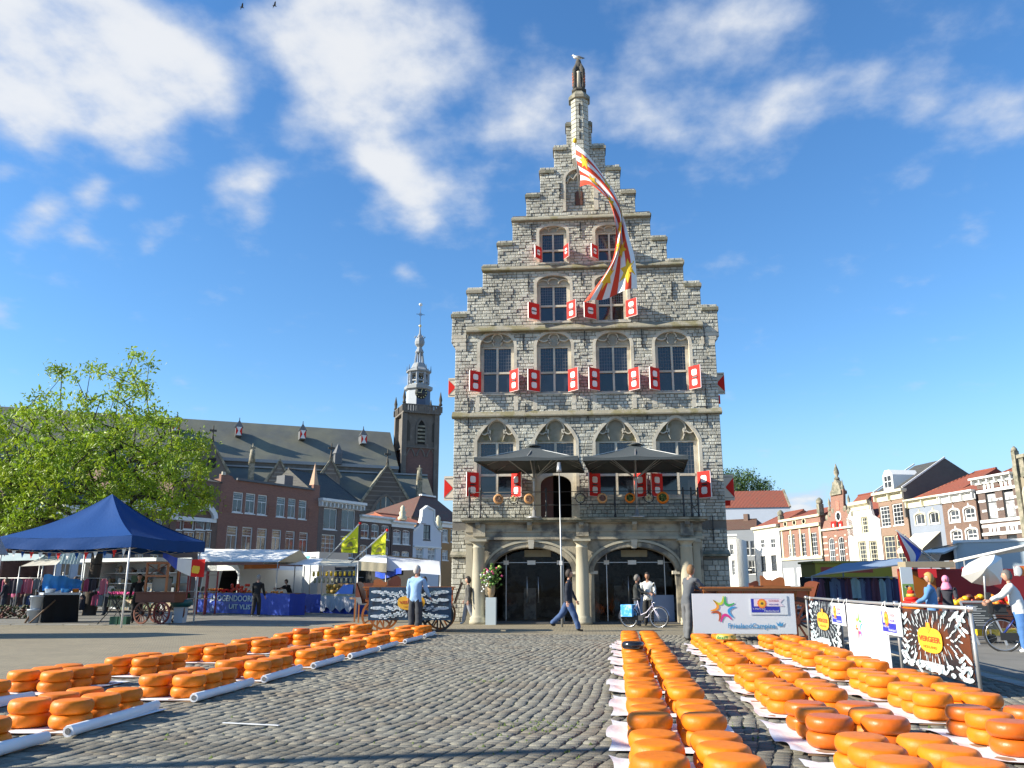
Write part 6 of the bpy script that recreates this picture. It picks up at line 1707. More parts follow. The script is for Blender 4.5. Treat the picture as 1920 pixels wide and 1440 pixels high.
while len(cen)<600:
 x,y=rnd.uniform(-90,400),rnd.uniform(645,1000)
 if not pt_in(x,y,env):continue
 if y<760 and rnd.random()<.6:continue
 if y<840 and rnd.random()<.2:continue
 hx=(x-165)/235;hy=(y-860)/150 if y>860 else (y-860)/215
 rr=max(0.05,1-hx*hx*.9-hy*hy*.8)
 cen.append(pd(x,y,TD+rnd.uniform(-1,1)*5.0*math.sqrt(rr)))
leafy(cen,50,.265,.235,rnd,M_leaf,tree)
grow(tree,Vector(tree.location),cen,.26,rnd)
tr2=thing('distant_tree','round dense green tree rising behind the long orange tiled roof','tree',tuple(pd(1400,1090,175).xy)+(0,))
cen=[]
en2=[(1335,925),(1345,890),(1365,885),(1385,882),(1410,884),(1425,897),(1440,905),(1446,918),(1452,930),(1440,960),(1340,960)]
while len(cen)<150:
 x,y=rnd.uniform(1330,1455),rnd.uniform(880,960)
 if pt_in(x,y,en2):cen.append(pd(x,y,175+rnd.uniform(-5,5)))
leafy(cen,60,.8,.55,rnd,M_leafd,tr2)
grow(tr2,Vector(tr2.location),cen[:60],.4,rnd)
# ==== people
SK=mat('skin',(0.50,0.27,0.18),0.55,0.06,8)
SKD=mat('tanned_skin',(0.34,0.17,0.10),0.55,0.06,8)
def cloth(n,c):return mat(n,c,0.85,0.14,5,0.5,12)
def person(label,loc,face,H,top,trousers,hair=(0.04,0.03,0.025),shoes=(0.02,0.02,0.02),skin=None,stride=0.0,lean=0.0,arms=((0,0),(0,0)),head_turn=0.0,coat=0.0,fat=1.0,hairlen=0,legs=None,cover=None,group=None,sit=False,name='person',nod=0):
 """face: direction the person looks, degrees, 0 = +X, 90 = +Y. local frame: +X forward, +Y left. arms: (swing deg fwd, elbow bend deg, [out deg]) right then left"""
 skin=skin or SK
 root=thing(name,label,'person',loc,R(face),group)
 h=H
 ln=R(lean)
 def up(base,dist,ang=ln):return base+Vector((math.sin(ang)*dist,0,math.cos(ang)*dist))
 hipz=.515*h
 pel=Vector((0,0,hipz))
 V=[];Ed=[];Rr=[];Sg=[]
 def add(p,r,parent,seg):
  V.append(tuple(p));Rr.append(r if isinstance(r,tuple) else (r,r));Sg.append(seg)
  if parent is not None:Ed.append((parent,len(V)-1))
  return len(V)-1
 f=fat*h/1.78
 i0=add(pel,(.165*f,.160*f),None,'tr')
 wz=up(pel,.10*h);i1=add(wz,(.170*f,.160*f),i0,'top')
 cz=up(wz,.13*h);i2=add(cz,(.190*f,.172*f),i1,'top')
 sz_=up(cz,.075*h);i3=add(sz_,(.150*f,.125*f),i2,'top')
 nk=up(sz_,.045*h);i4=add(nk,.052*f,i3,'sk')
 nk2=up(nk,.035*h,ln*.6+R(nod)*.5);i5=add(nk2,.048*f,i4,'sk')
 hands=[]
 for s_,(sw,el,*rest) in zip((-1,1),arms):
  out=R(rest[0] if rest else 7)
  sh=sz_+Vector((0,s_*.118*h*(.9+.1*fat),.004*h));a_=add(sh,.080*f,i3,'top')
  swr=R(sw)+ln*.5;ua=.172*h;fa=.150*h
  def dirv(a):return Vector((math.sin(a)*math.cos(out),s_*math.sin(out),-math.cos(a)*math.cos(out)))
  eb=sh+dirv(swr)*ua;b_=add(eb,.062*f,a_,'top')
  out2=out*(.3 if el>30 else 1)
  swf=swr+R(el)
  d2=Vector((math.sin(swf)*math.cos(out2),s_*math.sin(out2)*(1 if el<60 else-1.6),-math.cos(swf)*math.cos(out2))).normalized()
  wr=eb+d2*fa;c_=add(wr,.045*f,b_,'top');e_=add(wr+d2*.03,.026*f,c_,'sk')
  hands.append((wr+d2*.03,d2,s_))
 lg=legs or (((stride),(stride*.35 if stride>0 else 0)),((-stride),(stride*.9)))
 feet=[]
 zmin=9
 for s_,(ta,kb) in zip((-1,1),lg):
  hp=pel+Vector((0,s_*.052*h*fat,-.015*h));a_=add(hp,.130*f,i0,'tr')
  ua=R(ta);th_=.235*h;sh_l=.235*h
  kn=hp+Vector((math.sin(ua)*th_,s_*.004,-math.cos(ua)*th_));b_=add(kn,.100*f,a_,'tr')
  la=ua-R(kb);an=kn+Vector((math.sin(la)*sh_l,0,-math.cos(la)*sh_l));c_=add(an,.080*f,b_,'tr')
  toe=an+Vector((.13*h/1.78*1.0,s_*.015,-.030*h if abs(kb)<25 else-.05*h));hl=an+Vector((-.035,0,-.030*h))
  d_=add(an+Vector((0,0,-.022*h)),.042*f,c_,'sh');add(toe,.030*f,d_,'sh')
  zmin=min(zmin,toe.z-.030*f,an.z-.022*h-.042*f)
 me=bpy.data.meshes.new('sk');me.from_pydata(V,Ed,[])
 ob=bpy.data.objects.new('sk',me);COL.objects.link(ob)
 md=ob.modifiers.new('s','SKIN');md.branch_smoothing=0.6
 for i,r_ in enumerate(Rr):me.skin_vertices[0].data[i].radius=r_
 me.skin_vertices[0].data[0].use_root=True
 ob.modifiers.new('u','SUBSURF').levels=2
 dg=bpy.context.evaluated_depsgraph_get();em=bpy.data.meshes.new_from_object(ob.evaluated_get(dg))
 bpy.data.objects.remove(ob)
 vs=[v.co.copy() for v in em.vertices]
 segs=[(Vector(V[a]),Vector(V[b]),Sg[b] if Sg[b]!='tr' or Sg[a]=='tr' else 'tr') for a,b in Ed]
 slot={'top':0,'tr':1,'sk':2,'sh':3}
 mb=MB()
 for i,v in enumerate(vs):
  if v.z<nk.z:n_=mnoise.noise(v*9)*.016+mnoise.noise(v*22)*.006;vs[i]=v+em.vertices[i].normal*n_
 mb.v=[tuple(v) for v in vs]
 for p in em.polygons:
  c=sum((vs[i] for i in p.vertices),Vector())/len(p.vertices);bst=None
  for a,b,sg in segs:
   ab=b-a;t=max(0,min(1,(c-a).dot(ab)/max(ab.length_squared,1e-9)));d_=(a+ab*t-c).length
   if bst is None or d_<bst[0]:bst=(d_,sg)
  sg=bst[1]
  if sg=='tr' and c.z>hipz-.05*h-coat*h*0 and abs(c.y)<.2*h and c.z>hipz-.03*h:sg='top'
  mb.f.append(list(p.vertices));mb.m.append(slot[sg]);mb.s.append(True);mb.t.append(.5)
 hr=.060*h;hc=nk2+Vector((math.sin(ln*.5+R(nod))*.055*h+.012,0,.062*h*math.cos(R(nod))))
 Mh=Matrix.Rotation(R(head_turn),3,'Z')@Matrix.Rotation(ln*.35+R(nod),3,'Y')
 vs2=[];n,k=16,12
 for i in range(k+1):
  ph=-PI/2+PI*i/k
  for j in range(n):
   a=2*PI*j/n;x,y,z=math.cos(ph)*math.cos(a),math.cos(ph)*math.sin(a),math.sin(ph)
   jaw=1-.22*max(0,-z);x_=x*.82*jaw+(.08 if x>0 and z<-.3 else 0);y_=y*.68*jaw;z_=z*1.02
   if x>.55 and abs(y)<.28 and-.45<z<.15:x_+=.16*(1-abs(y)/.28)*(1-abs(z+.15)/.35 if abs(z+.15)<.35 else 0)
   vs2.append(hc+Mh@Vector((x_*hr*1.18,y_*hr*1.18,z_*hr*1.18)))
 mb.add(vs2,[(i*n+j,i*n+(j+1)%n,(i+1)*n+(j+1)%n,(i+1)*n+j) for i in range(k) for j in range(n)],2,True)
 for s_ in (-1,1):mb.ell(hc+Mh@Vector((-.05*hr,s_*.80*hr,-.02*hr)),(.14*hr,.07*hr,.2*hr),8,6,2)
 mb.ell(hc+Mh@Vector((.97*hr,0,-.12*hr)),(.15*hr,.1*hr,.2*hr),8,6,2)
 for (p,d,s_) in hands:
  sd=Vector((0,0,1)).cross(d)
  if sd.length<.1:sd=Vector((1,0,0)) if abs(d.z)>.9 else Vector((0,1,0))
  sd.normalize();fw=Vector((1,0,0))-d*d.x
  if fw.length<.2:fw=Vector((0,0,1))-d*d.z
  fw.normalize();pn=d.cross(fw).normalized()*(-s_)
  Mx=Matrix((fw,pn,d)).transposed()
  mb.ell(p+d*.045,(.040,.016,.052),8,6,2,Mx)
  for q_ in range(4):
   o_=p+fw*(.028-.019*q_)+d*.085;L_=(.062,.07,.066,.052)[q_]
   mb.tube([o_-d*.02,o_+d*L_*.5+pn*.004,o_+d*L_*.95+pn*.022],[.0095,.009,.007],6,2)
  mb.tube([p+fw*.03+d*.03,p+fw*.055+d*.058,p+fw*.06+d*.09],[.011,.01,.008],6,2)
 mb.v=[(a,b,c-zmin) for a,b,c in mb.v]
 def cm(c,n_):return c if not isinstance(c,tuple) else cloth(f'{n_}_{int(c[0]*99)}_{int(c[1]*99)}_{int(c[2]*99)}',c)
 body=mb.build('body',[cm(top,'jacket'),cm(trousers,'trousers'),skin,cm(shoes,'shoe')],root)
 hc=hc-Vector((0,0,zmin))
 fb=MB()
 for s_ in (-1,1):fb.ell(hc+Mh@Vector((.84*hr,s_*.30*hr,.06*hr)),(.06*hr,.12*hr,.06*hr),6,4)
 fb.ell(hc+Mh@Vector((.84*hr,0,-.52*hr)),(.06*hr,.22*hr,.05*hr),6,4)
 fb.build('face_features',mat('dark_face',(0.10,0.04,0.03),.6),root)
 if hair is not None:
  hb=MB();n,k=16,10;vs3=[]
  for i in range(k+1):
   ph=-PI*.24-(.18 if hairlen else 0)+(PI*.74+(.18 if hairlen else 0))*i/k
   for j in range(n):
    a=2*PI*j/n;x,y,z=math.cos(ph)*math.cos(a),math.cos(ph)*math.sin(a),math.sin(ph)
    if x>.15:z=max(z,.38+.15*x);
    l=math.sqrt(x*x+y*y+z*z) or 1
    q=Vector((x/l*.90-.04,y/l*.76,z/l*1.10))*(1.0+.05*math.sin(j*3.3+i*2.1)+(.12*hairlen))
    vs3.append(hc+Mh@(q*hr*1.20))
  hb.add(vs3,[(i*n+j,i*n+(j+1)%n,(i+1)*n+(j+1)%n,(i+1)*n+j) for i in range(k) for j in range(n)],0,True)
  if hairlen>1:hb.ell(hc+Mh@Vector((-.55*hr,0,-.5*hr)),(.6*hr,.85*hr,.9*hr),12,8)
  hb.build('hair',mat('hair_%d_%d'%(int(hair[0]*99),int(hair[1]*99)),hair,0.7,0.3,30),root)
 if cover:
  hb=MB();hb.ell(hc+Mh@Vector((-.12*hr,0,.02*hr)),(1.12*hr,1.0*hr,1.25*hr),14,10)
  hb.lathe([(.5*hr,-1.3*hr),(1.0*hr,-.9*hr),(1.5*hr,-2.2*hr),(1.6*hr,-2.6*hr)][1:] if False else [(1.65*hr,-2.9*hr),(1.5*hr,-2.3*hr),(1.0*hr,-1.1*hr),(.8*hr,-.8*hr)],(hc.x-.1*hr,hc.y,hc.z),14)
  hb.build('headscarf',cm(cover,'scarf'),root)
 if coat>0:
  cb=MB();z1_=hipz-zmin+.03*h;cb.grid(lambda u,v:(math.cos(2*PI*u)*(.135*f+.05*v)*(1+.05*math.sin(u*30)),math.sin(2*PI*u)*(.165*f+.05*v),z1_-coat*h*v),24,6)
  cb.build('coat_skirt',cm(top,'jacket'),root)
 return root,hc,hr
def G(px,py,z=0):q=gp(px,py,z);return (q.x,q.y,z)
navy=(0.012,0.016,0.028);denim=(0.045,0.085,0.19)
r_,hc_,hr_=person('man in navy jacket and blue jeans striding right past the portico',G(1066,1183.5),-3,1.88,navy,denim,hair=(0.03,0.02,0.015),stride=27,arms=((-12,15),(10,18)),lean=3)
mb=MB();mb.ell((.0,-.245,1.46),(.05,.016,.06),10,6);mb.build('sleeve_badge',mat('orange_badge',(.75,.28,.03),.6),r_)
person('woman in black waistcoat and baggy grey trousers walking left beside the portico column',G(877,1170),187,1.66,(0.10,0.095,0.085),(0.24,0.25,0.27),hair=(0.02,0.015,0.012),shoes=(.55,.55,.52),stride=15,arms=((5,20),(-8,15)),hairlen=1,coat=.10)
person('man in black leather jacket standing behind the bicycle and facing the man in white',G(1196,1174),-8,1.70,(0.03,0.033,0.032),(0.06,0.085,0.13),hair=(0.14,0.13,0.12),arms=((35,40),(30,50)),nod=8)
person('man in open white jacket and black trousers standing behind the bicycle front wheel',G(1217,1173),262,1.78,(0.66,0.65,0.60),(0.02,0.02,0.02),hair=(0.02,0.016,0.014),skin=SKD,arms=((18,70),(12,55)),fat=1.08)
person('grey haired man in light blue shirt seen from behind at the left wagon',(gp(777,1188).x,25.15,0),78,1.90,(0.26,0.42,0.62),(0.035,0.038,0.045),hair=(0.45,0.42,0.38),arms=((12,25,10),(15,10,12)),lean=4,fat=1.12,head_turn=-40)
r_,hc_,hr_=person('fair haired man in grey jumper leaning on the right wagon beside the white board',G(1292,1202),35,1.86,(0.085,0.092,0.10),(0.12,0.122,0.125),hair=(0.22,0.12,0.05),shoes=(0.03,0.03,0.03),lean=14,arms=((40,20),(55,10)),legs=((-6,3),(4,4)))
person('dark haired woman in white coat standing behind the left wagon',(pd(796,1100,31.5).x,pd(796,1100,31.5).y,0),262,1.63,(0.62,0.6,0.57),(0.05,0.05,0.05),hair=(0.03,0.02,0.015),hairlen=1)
person('man in black suit with white shoes in front of the blue draped fruit stall',G(479,1157),88,1.80,(0.012,0.012,0.013),(0.012,0.012,0.013),hair=(0.28,0.26,0.24),shoes=(.7,.7,.7),stride=7,arms=((8,12),(10,10)),lean=4)
person('stallholder in black bending over the counter of the fruit stall',(pd(545,1110,46.5).x,pd(545,1110,46.5).y,0),235,1.72,(0.012,0.012,0.014),(0.04,0.04,0.05),hair=(0.05,0.03,0.02),lean=28,arms=((45,30),(50,25)))
person('woman with blond hair and blue jacket behind the banner barrier',(pd(1745,1110,21).x,pd(1745,1110,21).y,0),150,1.62,(0.10,0.24,0.46),(0.05,0.06,0.10),hair=(0.50,0.29,0.09),hairlen=1,arms=((20,40),(20,40)),head_turn=15,fat=1.1)
person('woman in pink headscarf and dark jacket behind the banner barrier',(pd(1776,1115,23.5).x,pd(1776,1115,23.5).y,0),245,1.60,(0.03,0.03,0.04),(0.05,0.05,0.07),hair=None,cover=(0.80,0.25,0.38),skin=SKD,arms=((20,60),(20,60)))
person('flower seller in white top bending over the flower stall left of the tent pole',(pd(200,1110,41).x,pd(200,1110,41).y,0),215,1.70,(0.45,0.40,0.38),(0.04,0.04,0.05),hair=(0.10,0.05,0.03),lean=20,arms=((45,30),(40,20)))
person('person in black standing behind the wooden cart under the blue tent',(pd(258,1120,32.5).x,pd(258,1120,32.5).y,0),300,1.76,(0.008,0.008,0.01),(0.01,0.01,0.012),hair=(0.02,0.015,0.01))
for k,(px_,d_,tp,lab) in enumerate(((8,39,(.02,.02,.03),'visitor in black at the left border among the clothes stalls'),(27,41,(.45,.10,.22),'visitor in pink top at the left clothes stall'),(52,43,(.16,.13,.10),'visitor in brown coat beside the left clothes stall pole'),(78,40,(.03,.04,.07),'visitor in dark blue jacket right of the left stall pole'),(138,37,(.55,.55,.52),'man in white shirt behind the black draped table'))):
 q=pd(px_,1120,d_);person(lab,(q.x,q.y,0),200+50*k,1.66+.04*(k%3),tp,(.03,.035,.05),hair=(.06+.05*(k%2),.04,.03),arms=((10,30),(5,20)))
for k,(px_,d_,tp,lab) in enumerate(((1600,42,(.05,.05,.07),'visitor in dark coat behind the right clothes rail'),(1668,36,(.28,.26,.24),'visitor in grey coat at the end of the right clothes rail'))):
 q=pd(px_,1120,d_);person(lab,(q.x,q.y,0),100+60*k,1.70,tp,(.03,.03,.04),hair=(.1,.07,.05))
# ==== market furniture
M_blue=mat('royal_blue_canvas',(0.004,0.048,0.185),0.75,0.10,2,0.35,12,spec=.2)
M_wcanv=mat('white_canvas',(0.80,0.80,0.78),0.7,0.05,2,0.3,20)
M_bcanv=mat('beige_canvas',(0.52,0.45,0.30),0.8,0.08,2,0.3,20)
M_gcanv=mat('blue_grey_canvas',(0.20,0.27,0.38),0.7,0.08,2,0.3,20)
M_tarp=mat('bright_blue_tarp',(0.012,0.055,0.40),0.45,0.12,3,0.8,6)
M_sky=mat('sky_blue_cloth',(0.06,0.30,0.68),0.7,0.1,3)
M_blackc=mat('black_cloth',(0.006,0.006,0.007),0.9,0.1)
M_owood=mat('varnished_orange_wood',(0.36,0.115,0.022),0.35,0.18,6,0.2,30,coat=.3)
M_dwood=mat('dark_red_brown_wood',(0.13,0.035,0.015),0.45,0.2,6,0.2,30)
M_bucket=mat('pale_bucket_plastic',(0.50,0.56,0.62),0.4,0.05)
M_yel=mat('yellow_plastic',(0.80,0.50,0.02),0.4,0.06)
M_orange=mat('orange_fruit',(0.80,0.24,0.02),0.5,0.1,9)
M_rub=mat('tyre_rubber',(0.02,0.02,0.02),0.8,0.1)
M_chrome=mat('bright_metal',(0.6,0.6,0.6),0.25,0.05,metal=.9)
M_greyv=mat('van_white_paint',(0.62,0.64,0.64),0.35,0.04,2)
M_tgrey=mat('trailer_pale_blue_grey',(0.36,0.43,0.47),0.5,0.05,2)
M_redc=mat('dark_red_stall_wall',(0.22,0.012,0.015),0.6,0.12,2)
def pole(a,b,r,name,par,m=M_pole,n=8):
 mb=MB();mb.tube([a,b],r,n);return mb.build(name,m,par,rel=True)
def sag(P,Q,R_,S,nu,nv,drop,M_,name,par,ph=0):
 """canvas through four corners (P,Q near edge; S,R_ far edge), sagging"""
 mb=MB()
 def fn(u,v):
  a=P.lerp(Q,u);b=S.lerp(R_,u);q=a.lerp(b,v);q.z-=drop*math.sin(PI*u)*math.sin(PI*v)+.012*math.sin(u*23+ph)*math.sin(v*5)
  return q
 mb.grid(fn,nu,nv);return mb.build(name,M_,par,rel=True)
V3=Vector
# ---- blue pop-up tent
n_=gp(227,1177);r_=gp(363,1167)
n_=V3((n_.x,n_.y,0));r_=V3((r_.x,r_.y,0));e_=(r_-n_);Lr=e_.length;eu=e_.normalized();pu=V3((-eu.y,eu.x,0))
l_=n_+pu*5.3;b_=r_+pu*5.3
tent=thing('market_tent','royal blue pop-up tent with peaked roof and hanging flags at left','tent',tuple(n_))
zN=pd(243,1004,n_.dot(FH)).z;zV=pd(243,1026,n_.dot(FH)).z
out=.12
def oc(p,q,r2):return p+(p-q).normalized()*out+(p-r2).normalized()*out
cN,cR,cB,cL=oc(n_,r_,l_),oc(r_,n_,b_),oc(b_,r_,l_),oc(l_,n_,b_)
cc=(cN+cR+cB+cL)/4;zP=pd(207,926,cc.dot(FH)).z
apex=V3((cc.x,cc.y,zP))
for i,(a,b) in enumerate(((cN,cR),(cR,cB),(cB,cL),(cL,cN))):
 def fn(u,v,a=a,b=b):
  p=a.lerp(b,u);p.z=zN;q=apex.lerp(p,v);q.z-=(zP-zN)*.135*math.sin(PI*v**.9)+.07*math.sin(PI*u)*v;q.z+=.03*math.sin(u*11+i)*v*(1-v)*3
  return q
 mb=MB();mb.grid(fn,14,14);mb.build('roof_panel',M_blue,tent,rel=True)
 def fv(u,v,a=a,b=b):
  p=a.lerp(b,u);p.z=zN-.07*math.sin(PI*u)-(zN-zV)*v+.012*math.sin(u*17);nrm=V3((b-a).yx.to_3d());nrm=V3(((b-a).y,-(b-a).x,0)).normalized()
  return p+nrm*(.02*math.sin(u*21+v*3)*(v))
 mb=MB();mb.grid(fv,24,3);mb.build('valance',M_blue,tent,rel=True)
for p in (n_,r_,b_,l_):pole(p,p+V3((0,0,zN-.05)),.032,'leg',tent,M_white)
for a,b in ((n_,r_),(r_,b_),(b_,l_),(l_,n_)):
 mb=MB();k=4
 for i in range(k):
  p=a.lerp(b,i/k);q=a.lerp(b,(i+1)/k);s_=(0,.32)[i%2];s2=(0,.32)[(i+1)%2]
  mb.bar((p.x,p.y,zN-.15-s_),(q.x,q.y,zN-.15-s2),.02);mb.bar((p.x,p.y,zN-.47+s_),(q.x,q.y,zN-.47+s2),.02)
 mb.build('truss',M_pole,tent,rel=True)
bt=thing('bunting','string of small red white and blue pennants under the tent edge','bunting',tuple(l_+V3((0,0,zV))))
mb=MB();mb.tube([l_.lerp(n_,t/10)+V3((0,.05,zV-.02-.15*math.sin(PI*t/10))) for t in range(11)],.006,4);mb.build('cord',M_white,bt,rel=True)
for t in range(14):
 p=l_.lerp(n_,(t+.3)/14)+V3((0,.05,zV-.03-.15*math.sin(PI*(t+.3)/14)));d_=(n_-l_).normalized()*.09
 mb=MB();mb.add([p-d_,p+d_,p+V3((0,0,-.24)),p-d_+V3((0,.006,0)),p+d_+V3((0,.006,0)),p+V3((0,.006,-.24))],[(0,2,1),(3,4,5),(0,1,4,3),(1,2,5,4),(2,0,3,5)])
 mb.build('pennant',(M_red,M_white,M_blue)[t%3],bt,rel=True)
td=thing('tricolour_drape','red white and blue striped cloth draped from the tent corner','flag',tuple(r_+V3((0,0,2))))
mb=MB()
P0=pd(306,1036,31);P1=pd(384,1048,30.5);
def fn(u,v):
 a=P0.lerp(P1,u);a.z-=.12*math.sin(PI*u);a.z-=v*(.50+.15*u)*(.35+.65*math.sin(min(1,u*1.2)*PI/2));a.y+=.05*math.sin(u*14);return a
mb.grid(fn,24,6,mf=lambda u,v:0 if u<.36 else (1 if u<.72 else 2));mb.build('cloth',[M_tarp,M_white,M_red],td,rel=True)
o=thing('yellow_card','small yellow price card with zigzag edge hanging below the tricolour drape','card',tuple(pd(367,1068,30.3)))
mb=MB();P=[]
for k in range(20):
 a=2*PI*k/20;rr=.17*(1/max(abs(math.cos(a)),abs(math.sin(a))))*(1 if k%2 else.92);P.append((rr*math.cos(a)*.8,rr*math.sin(a)*.8))
mb.prism(P,0,.01);mb.build('card',M_yel,o);o.rotation_euler=(0,R(8),R(30))
t0=gp(78,1168);t1=gp(142,1167)
tb=thing('draped_table','serving table with black cloth to the ground and pale basins on top','table',(t0.x,t0.y,0),math.atan2(t1.y-t0.y,t1.x-t0.x)+.25)
w_=(t1-t0).length*1.02;ht=1.15
mb=MB()
def fn(u,v):
 per=[(0,0),(w_,0),(w_,.8),(0,.8),(0,0)];k=min(3,int(u*4));f=u*4-k;a,b=per[k],per[k+1]
 x,y=a[0]+(b[0]-a[0])*f,a[1]+(b[1]-a[1])*f;o_=.03*v*math.sin(u*60);return (x+o_*.5+(.06*v if x>w_/2 else-.0),y-o_,ht-.1-(ht-.12)*v)
mb.grid(fn,64,6);mb.build('cloth',M_blackc,tb)
mb=MB();mb.box(-.08,w_+.05,-.05,.85,ht-.1,ht-.02);mb.build('table_top',M_bucket,tb)
for k,(x,m_,s_) in enumerate(((.2,M_bucket,.2),(.75,M_sky,.18),(1.1,M_orange,.12))):
 mb=MB();mb.lathe([(s_*.8,0),(s_,.14),(s_*1.05,.15),(s_*.9,.15),(s_*.75,.03)],(x,.35,ht-.02),14);mb.build('basin',m_,tb)
mb=MB();mb.grid(lambda u,v:(-.05+1.4*u,.5+.25*math.sin(v*3)+.04*math.sin(u*30),ht+.05+.62*v-.25*u*u*v+.03*math.sin(u*16)),30,8)
o=mb.build('blue_cloth',M_sky,tb)
mb=MB();mb.tube([(-.55,.1,.0),(-.05,.2,ht-.1)],.04,8);mb.tube([(.35,-.12,.85),(-.45,-.2,.0)],.03,8);mb.build('trestle',M_wood,tb)
for k,(px_,yt,yb,lab) in enumerate(((67,1117,1142,'upper pale plastic bucket stacked beside the black draped table'),(61,1142,1168,'lower pale plastic bucket on the ground beside the black draped table'))):
 d_=gp(61,1168).dot(FH);p=pd(px_,yb,d_);q=pd(px_,yt,d_);hh=(q-p).z
 bk=thing('bucket',lab,'bucket',(p.x,p.y,max(0,p.z) if k==0 else 0),0,'pale plastic buckets left of the table')
 mb=MB();mb.lathe([(.19,0),(.23,hh*.9),(.25,hh*.9),(.25,hh),(.21,hh),(.20,hh-.06),(0,hh-.07)],(0,0,0),18);mb.build('pail',M_bucket,bk)
 mb=MB();mb.tube([(.24*math.cos(PI*i/10),-.10-.02,hh*.85-.22*math.sin(PI*i/10)) for i in range(11)],.007,5);mb.build('handle',M_pole,bk)
def wheel(name,par,c,r,ang,rim_m,hub_m,wd=.055,ns=12,sp=.02):
 """vertical wheel; ang = heading of its plane"""
 q=bpy.data.objects.new(name,None);COL.objects.link(q);q.parent=par;q.location=c;q.rotation_euler=(0,0,ang)
 mb=MB();n=32;V=[]
 for i in range(n):
  a=2*PI*i/n;ca,sa=math.cos(a),math.sin(a)
  for (rr,y) in ((r,-wd/2),(r,wd/2),(r-.065*(r/.5)**.5,wd/2),(r-.065*(r/.5)**.5,-wd/2)):V.append((ca*rr,y,sa*rr))
 F=[]
 for i in range(n):
  a,b=i*4,((i+1)%n)*4
  F+=[(a,b,b+1,a+1),(a+1,b+1,b+2,a+2),(a+2,b+2,b+3,a+3),(a+3,b+3,b,a)]
 mb.add(V,F);mb.build('rim',rim_m,q)
 mb=MB();mb.tube([(0,-wd*1.4,0),(0,wd*1.4,0)],.075*(r/.5),10);mb.build('hub',hub_m,q)
 for k in range(ns):
  a=2*PI*k/ns;mb=MB();mb.bar((math.cos(a)*.05,0,math.sin(a)*.05),(math.cos(a)*(r-.04),0,math.sin(a)*(r-.04)),sp,sp*1.4);mb.build('spoke',rim_m,q)
 return q
w1=gp(262,1170);w2=gp(302,1170)
cart=thing('wooden_cart','red brown wooden vendor cart with glass cabinet and two red spoked wheels','cart',(w1.x,w1.y,0),math.atan2(w2.y-w1.y,w2.x-w1.x)-.15)
for k in (0,1):wheel('wheel',cart,(.05+.80*k,-.02,.40),.40,R(-14),M_dwood if k==0 else mat('dark_red_wheel',(.20,.02,.02),.5,.1),M_black,ns=12)
for k in (0,1):wheel('wheel',cart,(.05+.80*k,1.0,.40),.40,R(-14),M_dwood,M_black,ns=12)
mb=MB();mb.box(-.35,1.25,.1,.9,.78,1.12);mb.box(-.40,1.30,.05,.95,1.125,1.17);mb.build('body',M_dwood,cart)
for (x,y) in ((.0,.12),(.85,.12),(.0,.88),(.85,.88)):mb=MB();mb.box(x-.035,x+.035,y-.035,y+.035,1.17,2.25);mb.build('post',M_owood,cart)
for z_ in (1.72,2.2):mb=MB();mb.box(-.03,.88,.06,.12,z_,z_+.07);mb.build('cross_rail',M_owood,cart)
mb=MB();mb.bar((.0,.09,1.75),(.85,.09,2.2),.03);mb.bar((.0,.09,2.2),(.85,.09,1.75),.03);mb.build('cross_brace',M_dwood,cart)
mb=MB();mb.box(.15,.72,.3,.7,1.18,1.68);mb.lathe([(.26,1.69),(.26,1.85),(.1,2.0),(.1,2.1)],(.43,.5,0),12);mb.build('machine',mat('dull_steel',(.22,.21,.19),.4,.2,metal=.4),cart)
mb=MB();mb.tube([(-.1,.5,1.2),(-.1,.5,1.35)],.05,8);mb.build('jar',M_white,cart)
bn=gp(337,1168);o=thing('waste_bin','pale blue bin with dark green rim bag right of the wooden cart','bin',(bn.x,bn.y,0))
mb=MB();mb.lathe([(.24,0),(.28,.62)],(0,0,0),4,0,False,PI/4);mb.build('bin_body',M_bucket,o)
mb=MB();mb.lathe([(.33,.60),(.42,.74),(.38,.86),(.25,.88),(.22,.8)],(0,0,0),10);mb.build('bin_bag',mat('dark_teal_plastic',(.01,.09,.09),.5,.1),o)
q=gp(316,1168);o=thing('plastic_box','small white plastic box on the ground between cart wheel and bin','box',(q.x,q.y-.2,0))
mb=MB();mb.lathe([(.17,0),(.21,.42),(.19,.42),(.16,.03)],(0,0,0),4,0,False,.5);mb.build('crate_body',M_bucket,o)
q=gp(213,1172);st=thing('folding_stand','black folding stand with green bases beside the near tent pole','stand',(q.x,q.y,0))
mb=MB()
for s_ in (-1,1):mb.bar((-.55*s_-.1,0,0),(.35*s_-.05,.1,1.15),.03);mb.bar((-.35*s_,.3,0),(.3*s_,.2,1.1),.025)
mb.build('legs',M_black,st)
for x in (-.12,.22):mb=MB();mb.box(x,x+.3,-.1,.2,0,.3);mb.build('base_box',mat('dark_green_plastic',(.01,.07,.035),.5,.1),st)
